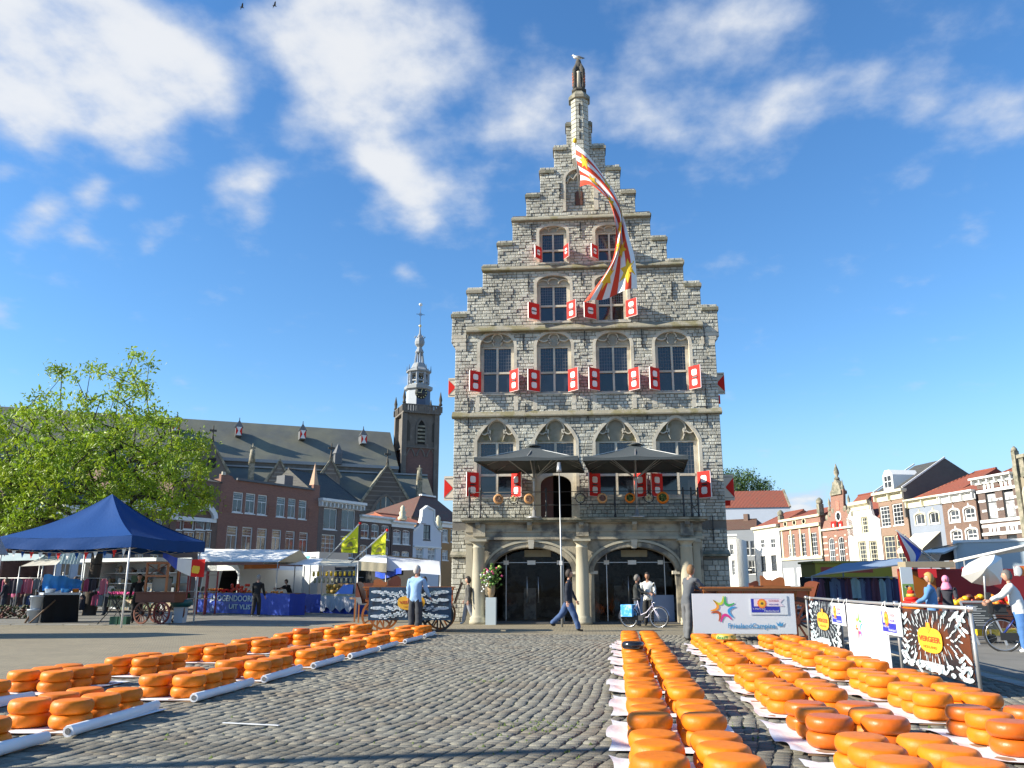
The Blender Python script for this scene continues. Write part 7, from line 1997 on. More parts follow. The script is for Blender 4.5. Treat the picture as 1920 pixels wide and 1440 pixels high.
# ---- wagons with advertising boards
def wagon(label,c,rz,L_=3.5,wheel_m=M_dwood,w2=M_black,seats=(),ends=(-1,1)):
 t=thing('farm_wagon',label,'wagon',(c[0],c[1],0),rz,'old wooden farm wagons')
 mb=MB();mb.box(-L_/2,L_/2,-.45,.45,.72,.80);mb.build('floor',M_dwood,t)
 for s_ in (-1,1):
  y0,y1=s_*.45,s_*.78
  for z_ in (.95,1.30):mb=MB();mb.bar((-L_/2,y0+(y1-y0)*(z_-.8)/.5,z_),(L_/2,y0+(y1-y0)*(z_-.8)/.5,z_),.06,.08);mb.build('side_rail',M_owood,t)
  mb=MB();mb.box(-L_/2+.02,L_/2-.02,min(s_*.60,s_*.62),max(s_*.60,s_*.62),.98,1.27);mb.build('side_panel',M_dwood,t)
  n=9
  for i in range(n):
   x=-L_/2+.05+(L_-.1)*i/(n-1);mb=MB();mb.bar((x,y0,.82),(x,y1,1.32),.045,.05);mb.build('stake',M_owood,t)
 mb=MB();mb.box(-L_/2-.05,L_/2+.05,-.86,-.74,1.33,1.37);mb.box(-L_/2-.05,L_/2+.05,.74,.86,1.33,1.37);mb.build('top_board',M_owood,t)
 for s_ in (-1,1):
  mb=MB()
  mb.grid(lambda u,v:(s_*(L_/2+.06+.16*v+.05*v*v),-.55+1.1*u,.85+.62*v+.05*math.sin(PI*u)*v),8,6);mb.grid(lambda u,v:(s_*(L_/2+.10+.16*v+.05*v*v),-.55+1.1*u,.85+.62*v+.05*math.sin(PI*u)*v),8,6);mb.build('end_board',M_dwood,t)
  for j in (-1,1):wheel('wheel',t,(s_*(L_/2-.42),j*.72,.5),.5,0,wheel_m if (j<0 and s_>0) is False else w2,M_dwood,wd=.06,ns=12,sp=.035)
  mb=MB();mb.tube([(s_*(L_/2-.42),-.75,.5),(s_*(L_/2-.42),.75,.5)],.04,8);mb.build('axle',M_dwood,t)
 for (x,wd,hh,tl,dk) in seats:
  top=lambda u:hh*(.62+.38*math.sin(PI*min(1,max(0,u*1.15-tl*.3)))**.7)
  mb=MB();P=[(x-wd/2,1.37),(x+wd/2,1.37)]+[(x+wd/2-wd*i/10+tl*.12*math.sin(PI*i/10),1.37+top(1-i/10)) for i in range(11)];mb.prism(P,.18+.2*tl,.22+.2*tl);mb.box(x-wd/2,x+wd/2,-.2,.17+.2*tl,1.36,1.40)
  mb.build('bench_seat',M_dwood if dk else M_owood,t)
 return t
wl=pd(768,1178,26.9);wagon('long wooden wagon behind the patterned cheese board left of the hall',(wl.x,wl.y),R(6),2.7,M_owood,seats=((-1.0,.44,.24,-.3,0),(-.56,.42,.34,.4,1)))
def board(name,label,tl,tr,bl,d,rz,thick=.03,m=M_white):
 """board facing the viewer: corners by pixels at distance d; heading rz"""
 A=pd(*bl,d);pl_=Pl((A.x,A.y),rz);s1_=pl_.uv(*tr)[0];s0_=pl_.uv(*bl)[0];z0=pl_.uv(*bl)[1];z1=pl_.uv(*tl)[1]
 t=thing(name,label,'banner',tuple(pl_.pt(s0_,z0)),rz)
 W_,H_=s1_-s0_,z1-z0
 mb=MB();mb.box(0,W_,0,thick,0,H_);mb.build('panel',m,t)
 return t,W_,H_
M_print=mat('dark_print',(0.012,0.016,0.022),0.45,0.2,3)
M_printb=mat('navy_print',(0.020,0.06,0.11),0.45,0.4,2,col2=(.01,.015,.02),mixscale=2)
M_pw=mat('print_white',(0.60,0.66,0.68),0.45,0.25,9,col2=(.15,.22,.25),mixscale=11,mixr=(.48,.62))
M_py=mat('print_yellow',(0.80,0.42,0.03),0.45,0.04)
M_pr=mat('print_red',(0.48,0.09,0.02),0.45,0.04)
def cheese_print(t,W_,H_,seed,mode):
 """printed pattern: rows of pale wheels converging on the centre"""
 r_=random.Random(seed);mb=MB();k=0
 cx,cz=W_/2,H_*.55
 if mode=='wide':
  for side in (-1,1):
   for row in range(4):
    z=H_*(.12+.245*row)
    mb.ell((cx+side*W_*.40,-.004-.0001*k,z),(W_*.075,.0012,H_*.05),14,6);k+=1
    for j in range(11):
     f=.36-.03*j;x=cx+side*W_*f;s_=(.5+f)
     zz=cz+(z-cz)*(1-(.36-f)*.9)+H_*.035*math.sin(j*2.1+row)
     mb.ell((x,-.004-.0001*k,zz),(W_*.028*s_,.001,H_*.032),10,4);k+=1
     mb.ell((x-side*W_*.012,-.004-.0001*k,zz-H_*.06),(W_*.022,.001,H_*.02),8,4);k+=1
  for j in range(26):
   a=r_.uniform(0,2*PI);rr=r_.uniform(.22,.33);mb.ell((cx+W_*rr*.62*math.cos(a),-.004-.0001*k,cz+H_*rr*1.35*math.sin(a)),(W_*.02,.001,H_*.022),8,4,M=Matrix.Rotation(-a,3,'Y'));k+=1
 else:
  for ring in range(1,11):
   n=12+ring*3
   for i in range(n):
    a=2*PI*(i+.5*(ring%2))/n+r_.uniform(-.06,.06);rr=.17+.056*ring
    x=cx+W_*rr*math.cos(a);z=cz+H_*rr*math.sin(a)
    if not (W_*.02<x<W_*.98 and H_*.02<z<H_*.98):continue
    s_=.4+rr*1.0
    if r_.random()<.12:continue
    mb.ell((x,-.004-.0001*k,z),(W_*(.034+.018*(ring>4))*s_*r_.uniform(.7,1.35),.001,H_*(.020+.020*(ring>4))*s_*r_.uniform(.7,1.3)),10,4,M=Matrix.Rotation(-a+r_.uniform(-.2,.2) if ring<5 else r_.uniform(-.5,.5),3,'Y'));k+=1
  mb.box(cx-W_*.14,cx+W_*.14,-.012,-.010,H_*.03,H_*.17)
 mb.build('cheese_print',M_pw,t)
def vergeer(t,W_,H_,cx,cz,w_,h_,y=-.03,small=False):
 mb=MB();P=[]
 n=36
 for i in range(n):
  a=2*PI*i/n;ca,sa=math.cos(a),math.sin(a);e=.62
  x=abs(ca)**e*(1 if ca>0 else-1);z=abs(sa)**e*(1 if sa>0 else-1)
  if sa<0:x*=1-.18*(-z)**2
  P.append((cx+x*w_/2,cz+z*h_/2))
 mb.prism(P,y,y+.003);o_=mb.build('logo_shape',M_py,t)
 mb=MB();mb.prism([(cx-w_*.02,cz+h_*.26),(cx+w_*.10,cz+h_*.46),(cx+w_*.07,cz+h_*.70),(cx-w_*.07,cz+h_*.70),(cx-w_*.09,cz+h_*.46)],y-.004,y-.001);mb.build('logo_stem',mat('print_orange',(.85,.33,.03),.45,.04),o_)
 text_mesh('lettering','VERGEER',h_*.30,M_pr,o_,(cx,y-.006,cz-h_*.06),(PI/2,0,0),.001,fit=w_*.88,bold=.003)
 text_mesh('lettering','HOLLAND',h_*.15,mat('print_deep_orange',(.55,.17,.02),.45,.04),o_,(cx,y-.006,cz-h_*.32),(PI/2,0,0),.001,fit=w_*.55)
t,W_,H_=board('cheese_board_banner','dark blue board printed with white cheese shelves and yellow VERGEER logo on the left wagon',(692,1101),(847,1104),(690,1163),26.0,R(5),m=M_printb)
cheese_print(t,W_,H_,3,'wide');vergeer(t,W_,H_,W_*.515,H_*.52,W_*.33,H_*.42)
wr=pd(1400,1190,22.6);wagon('long wooden wagon with open benches behind the white board right of the hall',(wr.x+.15,wr.y),R(3),2.8,M_dwood,M_dwood,seats=((.20,.26,.16,.5,1),(.48,.30,.30,-.6,0),(.84,.42,.26,.6,0)))
M_wb=mat('white_board_paint',(0.66,0.68,0.70),0.5,0.03)
t,W_,H_=board('white_board_banner','large white board with coloured star logo and FrieslandCampina lettering on the right wagon',(1296,1113),(1488,1109),(1301,1188),21.4,R(2),m=M_wb)
def star_logo(t,cx,cz,s,y=-.01):
 cols=[((.75,.30,.10),162),((.55,.62,.05),112),((.05,.40,.10),52),((.03,.30,.62),345),((.70,.03,.25),282),((.65,.04,.05),222)]
 nm=['orange','lime','green','blue','magenta','red']
 for k,(c,a0) in enumerate(cols):
  a=R(a0);mid=(math.cos(a)*.20,math.sin(a)*.20)
  tips=[(math.cos(a+R(25))*1.0,math.sin(a+R(25))*1.0),(math.cos(a-R(25))*1.0,math.sin(a-R(25))*1.0)]
  P=[];Wd=[]
  for i in range(13):
   u=i/12;q=((1-u)**2*tips[0][0]+2*u*(1-u)*mid[0]*-.1+u*u*tips[1][0],(1-u)**2*tips[0][1]+2*u*(1-u)*mid[1]*-.1+u*u*tips[1][1])
   P.append((cx+q[0]*s,cz+q[1]*s));Wd.append(s*(.07+.13*math.sin(PI*u)))
  mb=MB();mb.ribbon(P,Wd,y,y+.003);mb.build('star_stroke',mat('print_'+nm[k],c,.45,.03),t)
star_logo(t,W_*.30,H_*.61,H_*.33)
M_pb=mat('print_sky_blue',(0.06,0.28,0.52),0.45,0.03)
tx=text_mesh('lettering','FrieslandCampina',H_*.17,M_pb,t,(W_*.335,-.012,H_*.14),(PI/2,0,0),.001,'LEFT',fit=W_*.46,bold=.003)
mb=MB();mb.prism([(W_*.82,H_*.19),(W_*.865,H_*.19),(W_*.88,H_*.29),(W_*.855,H_*.24),(W_*.8425,H_*.31),(W_*.83,H_*.24),(W_*.805,H_*.29)],-.014,-.011);mb.build('small_crown',M_pb,t)
M_navy2=mat('print_navy',(0.02,0.03,0.36),0.45,0.03);M_pink=mat('print_pale_pink',(0.72,0.60,0.66),0.45,0.03);M_redp=mat('print_text_red',(.55,.12,.12),.5,.03)
def holland_sign(t,x0,z0,w_,h_,y=-.02,backing=True):
 if backing:mb=MB();mb.box(x0-w_*.05,x0+w_*1.28,y+.004,y+.012,z0-h_*.15,z0+h_*1.18);mb.build('sign_card',M_wb,t)
 mb=MB();mb.box(x0,x0+w_,y,y+.003,z0,z0+h_*.95);o_=mb.build('sign_blue',M_navy2,t)
 mb=MB();mb.prism([(x0+w_*.10,z0+h_*.42),(x0+w_*1.16,z0+h_*.42),(x0+w_*1.04,z0+h_*.68),(x0+w_*1.16,z0+h_*.93),(x0+w_*.10,z0+h_*.93)],y-.004,y-.001);mb.build('sign_ribbon',M_pink,o_)
 mb=MB();P=[(x0+w_*.38+w_*(.155 if i%2 else.175)*math.cos(PI*i/12),z0+h_*.62+w_*(.155 if i%2 else.175)*math.sin(PI*i/12)) for i in range(24)];mb.prism(P,y-.008,y-.005);mb.build('sign_sun',mat('print_orange_red',(.85,.20,.05),.45,.04),o_)
 mb=MB();mb.prism([(x0+w_*.38+w_*.115*math.cos(PI*i/10),z0+h_*.62+w_*.115*math.sin(PI*i/10)) for i in range(20)],y-.011,y-.009);mb.build('sign_disc',M_py,o_)
 mb=MB();mb.prism([(x0+w_*.38+w_*.05*math.cos(PI*i/8),z0+h_*.62+w_*.045*math.sin(PI*i/8)) for i in range(16)],y-.014,y-.012);mb.build('sign_dot',mat('print_olive',(.12,.10,.03),.5,.03),o_)
 text_mesh('lettering','GOUDA',h_*.20,M_redp,o_,(x0+w_*.80,y-.006,z0+h_*.74),(PI/2,0,0),.0006,fit=w_*.36)
 text_mesh('lettering','HOLLAND',h_*.15,M_navy2,o_,(x0+w_*.80,y-.006,z0+h_*.50),(PI/2,0,0),.0006,fit=w_*.34)
 text_mesh('lettering',"'t Hart van",h_*.17,M_wb,o_,(x0+w_*.04,y-.002,z0+h_*.20),(PI/2,0,0),.0006,'LEFT',fit=w_*.45)
 text_mesh('lettering','Nederland',h_*.17,M_wb,o_,(x0+w_*.96,y-.002,z0+h_*.05),(PI/2,0,0),.0006,'RIGHT',fit=w_*.5)
holland_sign(t,W_*.575,H_*.53,W_*.275,H_*.36)
# ---- barrier with banners
PB=[gp(1841,1311),gp(1700,1263),gp(1588,1227),gp(1530,1206)]
bp0=V3((PB[0].x,PB[0].y,0));bp1=V3((PB[3].x-.15,PB[3].y,0));bd_=(bp0-bp1).normalized();BL_=(bp0-bp1).length
bar=thing('banner_barrier','long grey tubular barrier carrying the printed banners beside the cheese rows','barrier',tuple(bp1),math.atan2(bd_.y,bd_.x))
zr_=1.11
mb=MB();mb.tube([(-.15,0,zr_),(BL_*.5,0,zr_-.02),(BL_+.15,0,zr_)],.028,10);mb.build('top_rail',M_pole,bar)
for p in (0,(PB[2].xy.to_3d()-bp1).dot(bd_),(PB[1].xy.to_3d()-bp1).dot(bd_),BL_):
 mb=MB();mb.tube([(p,.0,0),(p,.0,zr_-.03)],.026,10);mb.build('post',M_pole,bar)
 mb=MB();mb.tube([(p,.0,zr_-.05),(p,0,zr_+.04)],.04,8);mb.build('clamp',M_chrome,bar)
 mb=MB();mb.tube([(p,-.3,.02),(p,.3,.02)],.02,6);mb.build('foot',M_pole,bar)
plB=Pl((bp1.x,bp1.y),math.atan2(bd_.y,bd_.x))
def banner_on(name,label,xl,xr,ytop,ybot,m,y=-.05):
 s0_=plB.uv(xl,ytop)[0];s1_=plB.uv(xr,ytop)[0];z0=plB.uv((xl+xr)/2,ybot)[1];z1=zr_-.06
 t=thing(name,label,'banner',tuple(plB.pt(s0_,z0,y)),plB.ang,'banners on the barrier')
 W_,H_=s1_-s0_,z1-z0
 mb=MB();
 mb.box(0,W_,0,.012,0,H_);mb.build('panel',m,t)
 for x in (.05,W_-.05):
  mb=MB();mb.tube([(x,.006,H_-.02),(x,.02,H_+.09)],.008,6);mb.build('tie',M_white,t)
 return t,W_,H_
M_bprint=mat('brown_black_print',(0.016,0.017,0.02),0.45,0.3,3,col2=(.10,.03,.012),mixscale=1.2,mixr=(.5,.56))
t,W_,H_=banner_on('cheese_banner','dark banner with white cheese print and yellow VERGEER HOLLAND logo nearest the camera',1694,1821,1160,1262,M_bprint)
cheese_print(t,W_,H_,5,'square');vergeer(t,W_,H_,W_*.48,H_*.52,W_*.36,H_*.40,-.022)
t,W_,H_=banner_on('white_banner','plain white banner with pale star logo between the two dark banners',1593,1668,1160,1238,mat('bright_white_banner',(.82,.82,.82),.6,.03))
star_logo(t,W_*.32,H_*.60,H_*.26,-.006)
text_mesh('lettering','FrieslandCampina',H_*.13,mat('print_pale_blue',(.35,.62,.70),.5,.03),t,(W_*.22,-.005,H_*.10),(PI/2,0,0),.0006,'LEFT',fit=W_*.72)
t,W_,H_=banner_on('cheese_banner','smaller looking dark cheese print banner at the far end of the barrier',1523,1579,1150,1210,M_print)
cheese_print(t,W_,H_,8,'square');vergeer(t,W_,H_,W_*.48,H_*.55,W_*.38,H_*.40,-.022)
for (xl,xr,lab) in ((1566,1592,'small printed white card tied to the rail left of the white banner'),(1660,1698,'small printed white card tied to the rail right of the white banner')):
 s0_=plB.uv(xl,1140)[0];s1_=plB.uv(xr,1140)[0];t=thing('rail_card',lab,'sign',tuple(plB.pt(s0_,.60,-.09)),plB.ang,'printed cards tied to the rail')
 W_=s1_-s0_;H_=.44;mb=MB();mb.box(0,W_,0,.008,0,H_);mb.build('panel',M_wb,t)
 for x in (.06,W_-.1):mb=MB();mb.tube([(x,.0,H_-.01),(x,.06,H_+.09)],.008,6);mb.build('tie',M_white,t)
 holland_sign(t,W_*.06,H_*.10,W_*.68,H_*.78,-.006,False)
# ---- bicycles
def bicycle(label,c,rz,frame_m,bag=None,seat_m=M_black):
 t=thing('bicycle',label,'bicycle',(c[0],c[1],0),rz)
 r=.345
 def wh(x):
  q=bpy.data.objects.new('wheel',None);COL.objects.link(q);q.parent=t;q.location=(x,0,r)
  mb=MB();mb.tube([(r*math.cos(2*PI*i/36),0,r*math.sin(2*PI*i/36)) for i in range(37)],.019,8,cap=False);mb.build('tyre',M_rub,q)
  mb=MB();mb.tube([((r-.028)*math.cos(2*PI*i/36),0,(r-.028)*math.sin(2*PI*i/36)) for i in range(37)],.012,6,cap=False);mb.build('rim',M_chrome,q)
  mb=MB();mb.tube([(0,-.05,0),(0,.05,0)],.025,8)
  for k in range(18):a=2*PI*k/18;mb.bar((0,.02*(-1)**k,0),((r-.03)*math.cos(a),0,(r-.03)*math.sin(a)),.003)
  mb.build('spokes',M_chrome,q)
 wh(0);wh(1.12)
 mb=MB();T=lambda*p:mb.tube([V3(q) for q in p],.016,8)
 bb=(.48,0,.30);st_=(.36,0,.82);hd=(.88,0,.88);hd0=(.93,0,.66)
 T(bb,st_,(.34,0,.90));T(hd,hd0);T(hd0,(.72,0,.36),bb);T((.90,0,.76),(.66,0,.50),(.45,0,.42));T(bb,(0,.05,r));T(bb,(0,-.05,r));T(st_,(.2,.05,.6),(0,.05,r));T(st_,(.2,-.05,.6),(0,-.05,r))
 for s_ in (-1,1):mb.tube([hd0,(.98,s_*.05,.60),(1.08,s_*.05,.42),(1.12,s_*.05,r)],.013,8)
 mb.build('frame',frame_m,t)
 mb=MB();mb.tube([hd,(.84,0,1.04),(.82,0,1.08)],.013,8);mb.tube([(.62,-.28,1.04),(.74,-.24,1.08),(.82,0,1.08),(.74,.24,1.08),(.62,.28,1.04)],.012,8);mb.build('handlebar',M_chrome,t)
 for s_ in (-1,1):mb=MB();mb.tube([(.60,s_*.285,1.035),(.70,s_*.255,1.07)],.018,8);mb.build('grip',M_black,t)
 mb=MB();mb.ell((.28,0,.955),(.14,.085,.035),12,8);mb.ell((.40,0,.955),(.08,.035,.028),10,6);mb.build('saddle',seat_m,t)
 for x,a0,a1 in ((0,20,190),(1.12,10,160)):
  mb=MB();mb.grid(lambda u,v:(x+(r+.035)*math.cos(R(a0+(a1-a0)*u)),(v-.5)*.055,r+(r+.035)*math.sin(R(a0+(a1-a0)*u))),20,2);mb.build('mudguard',frame_m,t)
 mb=MB();mb.lathe([(.10,-.012),(.10,.012)],(0,0,0),16);o_=mb.build('chainring',M_black,t);o_.rotation_euler=(PI/2,0,0);o_.location=(.48,-.05,.30)
 mb=MB();mb.box(-.05,.56,-.075,-.05,.24,.40);mb.build('chain_guard',M_black,t)
 mb=MB();mb.bar((.48,-.07,.30),(.56,-.09,.14),.018);mb.box(.52,.62,-.16,-.08,.12,.145);mb.bar((.48,.07,.30),(.40,.09,.46),.018);mb.box(.35,.45,.08,.16,.455,.48);mb.build('pedals',M_black,t)
 mb=MB();mb.box(-.22,.26,-.07,.07,.735,.75);mb.bar((-.15,.06,.74),(0,.06,r),.01);mb.bar((-.15,-.06,.74),(0,-.06,r),.01);mb.build('carrier',M_black,t)
 mb=MB();mb.box(1.14,1.18,-.03,.03,.72,.78) if False else mb.lathe([(.035,0),(.03,.05)],(.97,0,.80),8);mb.build('lamp',M_chrome,t)
 if bag:
  for s_ in (-1,1):mb=MB();mb.box(-.20,.22,min(s_*.09,s_*.23),max(s_*.09,s_*.23),.36,.76);mb.build('pannier',bag,t)
 return t
bR=gp(1180,1176);bF=gp(1246,1178)
b1=bicycle('white framed bicycle with light blue panniers parked before the right arch',(bR.x,bR.y),math.atan2(bF.y-bR.y,bF.x-bR.x),mat('lilac_white_frame',(.62,.58,.66),.35,.03),mat('light_blue_pannier',(.03,.32,.70),.6,.25,14,col2=(.35,.62,.85),mixscale=7))
rb=gp(1884,1222);b2=bicycle('dark blue bicycle with child seat at the right border',(rb.x,rb.y),R(-18),mat('dark_blue_frame',(.015,.03,.18),.35,.05))
mb=MB();mb.box(-.15,.15,-.16,.16,.78,.84);mb.box(-.2,-.13,-.16,.16,.80,1.25);mb.box(-.12,.12,-.18,-.15,.84,1.0);mb.box(-.12,.12,.15,.18,.84,1.0);mb.build('child_seat',M_black,b2)
mb=MB();mb.box(-.1,.12,-.13,.13,.845,.90);mb.build('seat_pad',M_red,b2)
person('person in white top and blue jeans standing over the bicycle at the right border',(pd(1912,1150,rb.dot(FH)-.2).x,pd(1912,1150,rb.dot(FH)-.2).y,0),160,1.66,(0.68,0.68,0.66),(0.06,0.16,0.38),hair=(0.12,0.11,0.10),shoes=(.7,.7,.7),lean=12,arms=((35,20),(40,20)),fat=1.15)
# ---- A-frame blackboard
q0=gp(1812,1206+2);ab=thing('menu_board','tall black menu board with pale metal frame behind the barrier end','menu board',(q0.x,q0.y,0),R(-8))
d_=q0.dot(FH);hA=pd(1806,1128,d_).z;wA=(pd(1852,1130,d_)-pd(1806,1130,d_)).length
for (x0_,x1_,y1_) in ((-.02,.22,0),(wA,wA+.22,0)):
 mb=MB();mb.bar((x0_,0,hA),(x1_,-.25,.0),.045);mb.build('frame_leg',M_pole,ab)
mb=MB();mb.add([(.03,-.01,hA-.04),(wA-.0,-.01,hA-.04),(wA+.15,-.15,hA*.36),(.18,-.15,hA*.36),(.03,.02,hA-.04),(wA,.02,hA-.04),(wA+.15,-.12,hA*.36),(.18,-.12,hA*.36)],[(3,2,1,0),(4,5,6,7),(0,1,5,4),(2,3,7,6)]);mb.build('blackboard',mat('slate_board',(.03,.034,.034),.6,.15),ab)
for k in range(9):
 f=.12+.09*k;zz=(hA-.04)*(1-f)+hA*.36*f;yy=-.012-.14*f;x0_=.03+.15*f;mb=MB();mb.box(x0_+.08,x0_+wA*(.5+.35*((k*7)%3)/3),yy-.008,yy-.004,zz-.008,zz+.008);mb.build('chalk_line',mat('chalk',(.35,.36,.36),.9,.1),ab)
mb=MB();mb.bar((-.02,0,hA),(wA,0,hA),.045);mb.build('top_bar',M_pole,ab)
mb=MB();mb.bar((.02,0,hA-.05),(.10,.5,0),.035);mb.bar((wA,0,hA-.05),(wA+.1,.5,0),.035);mb.build('rear_leg',M_pole,ab)
# ---- flower pillar at the hall entrance
q=gp(938,1164);d_=q.dot(FH)
pe=thing('plinth_vase','white plinth with tan vase of pink and white flowers beside the left arch','flower vase',(q.x,PY-.75,0))
hP=pd(938,1118,d_).z
mb=MB();mb.box(-.19,.19,-.19,.19,0,hP);mb.build('plinth',mat('pale_grey_plinth',(.50,.56,.56),.6,.05),pe)
mb=MB();mb.lathe([(.09,hP),(.15,hP+.2),(.14,hP+.4),(.10,hP+.5),(.12,hP+.52)],(0,0,0),14);mb.build('vase',mat('tan_vase',(.32,.22,.12),.5,.1),pe)
rnd=random.Random(5)
for k,(m_,n) in enumerate(((mat('flower_green',(.10,.20,.03),.7,.3),42),(mat('flower_pink',(.65,.10,.20),.7,.1),14),(mat('flower_white',(.8,.8,.74),.7,.1),18),(mat('flower_lime',(.40,.50,.10),.7,.1),10))):
 mb=MB()
 for _ in range(n):
  a=rnd.uniform(0,2*PI);rr=rnd.uniform(0,.42);z=hP+.6+rnd.uniform(0,.65)-rr*.4
  if m_.name=='flower_white':z-=.25;a=rnd.uniform(PI*.8,PI*1.3)
  s_=rnd.uniform(.03,.07);mb.ell((rr*math.cos(a),rr*math.sin(a)*.7,z),(s_,s_,s_*.8),7,5)
  if k==0:mb.tube([(0,0,hP+.45),(rr*math.cos(a)*.6,rr*math.sin(a)*.4,z-.15),(rr*math.cos(a),rr*math.sin(a)*.7,z)],.008,4)
 mb.build('flowers' if k else 'foliage',m_,pe)
# ---- slender mast before the doorway
q=gp(1054,1176);mt=thing('slender_mast','thin grey mast with bell shaped cap standing before the left arch','mast',(q.x,q.y,0))
zt_=pd(1052,868,q.dot(FH)).z;zc_=pd(1052,885,q.dot(FH)).z
mb=MB();mb.tube([(0,0,0),(0,0,2.2),(0,0,2.25),(-.03,0,zt_)],[.04,.035,.025,.018],8);mb.build('mast_tube',M_pole,mt)
mb=MB();mb.lathe([(.10,zc_),(.09,zc_+.10),(.06,zc_+.35),(.03,zt_)],(-.03,0,0),12);mb.build('bell_cap',M_pole,mt)
mb=MB();mb.box(-.06,.04,-.06,.04,2.1,2.25);mb.build('winch',M_white,mt)
# ---- yellow flags on slanting poles
for k,(a0,a1,tl,tr,bl,br) in enumerate((((612,1048),(675,981),(641,1011),(672,984),(640,1036),(671,1037)),((657,1056),(726,994),(697,1022),(724,996),(696,1046),(723,1046)))):
 d_=42.0-k
 f_=thing('yellow_flag',('left' if k==0 else 'right')+' yellow stall flag with faint emblem on a white slanting pole','flag',tuple(pd(*a0,d_)),0,'yellow flags above the cheese stall')
 mb=MB();mb.tube([pd(*a0,d_),pd(*a1,d_-.3)],.035,8);mb.build('pole',M_white,f_,rel=True)
 mb=MB();mb.ell(pd(*a1,d_-.3),(.07,.07,.07));mb.build('knob',M_red,f_,rel=True)
 TL,TR,BL2,BR=pd(*tl,d_-.15),pd(*tr,d_-.3),pd(*bl,d_-.15),pd(*br,d_-.3)
 def fn(u,v):
  q=TL.lerp(TR,u).lerp(BL2.lerp(BR,u),v);return q-FH*(.06*math.sin(u*8)*v)
 mb=MB();mb.grid(fn,16,16);mb.build('flag_cloth',mat('acid_yellow_cloth',(.74,.74,.015),.7,.05),f_,rel=True)
 M_fprint=mat('flag_print',(.25,.23,.06),.8,.1)
 mb=MB();W0=(TR-TL).length
 for j,(v0,sagg) in enumerate(((.42,.06),(.78,-.03))):
  vs=[]
  for i in range(9):
   u=.15+.7*i/8;vv=v0-sagg*math.sin(PI*i/8)
   for dv in (0,.035):q=fn(u,vv+dv)-FH*.02;vs.append(q)
  mb.add(vs,[(2*i,2*i+1,2*i+3,2*i+2) for i in range(8)])
 q=[fn(.3,.70)-FH*.02,fn(.7,.70)-FH*.02,fn(.62,.52)-FH*.02,fn(.5,.46)-FH*.02,fn(.38,.52)-FH*.02];mb.add(q,[(0,1,2,3,4)])
 mb.build('flag_print',M_fprint,f_,rel=True)
# ==== stalls, left side
def frame_stall(name,label,P0,rz,W_,D_,zf_,zb_,zr2=None,posts=True):
 """origin at the near-left foot; x along the front, y away"""
 t=thing(name,label,'market stall',(P0.x,P0.y,0),rz)
 if posts:
  for (x,y,z) in ((0,0,zf_),(W_,0,zf_),(0,D_,zb_),(W_,D_,zb_),(W_/2,0,zf_)):
   mb=MB();mb.tube([(x,y,0),(x,y,z)],.03,8);mb.build('post',M_pole,t)
 return t
def lsag(t,name,m,c,nu=10,nv=6,drop=.06,th=True):
 P,Q,R2,S=[V3(q) for q in c]
 mb=MB();mb.grid(lambda u,v:(lambda q:V3((q.x,q.y,q.z-drop*math.sin(PI*u)*math.sin(PI*v)+.01*math.sin(u*25))))(P.lerp(Q,u).lerp(S.lerp(R2,u),v)),nu,nv)
 return mb.build(name,m,t)
def heap(t,name,m,x0,x1,y0,y1,z,r,n,seed=1,lay=2):
 rr=random.Random(seed)
 for k in range(n):
  mb=MB();x=rr.uniform(x0,x1);y=rr.uniform(y0,y1);mb.ell((x,y,z+r*.8+rr.choice(range(lay))*r*1.3),(r,r,r*.95),8,6);mb.build(name,m,t)
A=gp(366,1148);B=gp(541,1155);rz=math.atan2(B.y-A.y,B.x-A.x);W_=(B-A).length
fs=frame_stall('fruit_stall','fruit stall with bright blue lettered drape below a white pitched canopy',A,rz,W_,3.0,2.6,2.6,posts=False)
hC=1.05
mb=MB();mb.grid(lambda u,v:(W_*u,-.03*math.sin(u*55)*v-.02*v,hC-.02-hC*.96*v),80,5);mb.grid(lambda u,v:(W_+.02*math.sin(u*9)*v,.9*u,hC-.02-hC*.96*v),12,5);mb.build('blue_drape',M_tarp,fs)
mb=MB();mb.box(0,W_,0,.9,hC-.05,hC);mb.build('counter',M_wood,fs)
M_lt=mat('pale_lettering',(.55,.62,.62),.6,.1)
text_mesh('lettering','J.HOGENDOORN',.40,M_lt,fs,(W_*.43,-.06,.63),(PI/2,0,0),.004,fit=W_*.50,bold=.008)
text_mesh('lettering','UIT VLIST',.32,M_lt,fs,(W_*.53,-.06,.25),(PI/2,0,0),.004,fit=W_*.27,bold=.008)
mb=MB();mb.prism([(W_*.17,.08),(W_*.25,.08),(W_*.235,.30),(W_*.21,.40),(W_*.185,.28)],-.065,-.06);mb.build('emblem',mat('faded_emblem',(.10,.16,.36),.7,.1),fs)
heap(fs,'orange',M_orange,.3,1.6,.1,.7,hC,.07,26,2);heap(fs,'apple',M_red,1.8,2.6,.1,.7,hC,.06,14,3);heap(fs,'yellow_fruit',M_yel,.2,1.2,.1,.7,hC,.06,14,4)
heap(fs,'tomato',mat('tomato',(.65,.06,.02),.4,.1),2.9,4.0,.1,.8,hC,.08,26,6,4);heap(fs,'carrot_bunch',M_orange,4.2,W_-.3,.1,.7,hC,.05,18,7,1)
dC=A.dot(FH)
wc=thing('white_canopy','long white pitched canvas canopy above the blue draped fruit stall','canopy',(A.x,A.y,0))
a,b=pd(371,1053,dC-.5),pd(521,1054,dC-1.5);c_,d2=pd(562,1031,dC+1.3),pd(371,1029,dC+2)
sag(a,b,c_,d2,16,8,.05,M_wcanv,'front_slope',wc)
e2=pd(583,1055,dC+3.5);g2=pd(375,1053,dC+5)
sag(d2,c_,e2,g2,16,8,.05,M_wcanv,'rear_slope',wc)
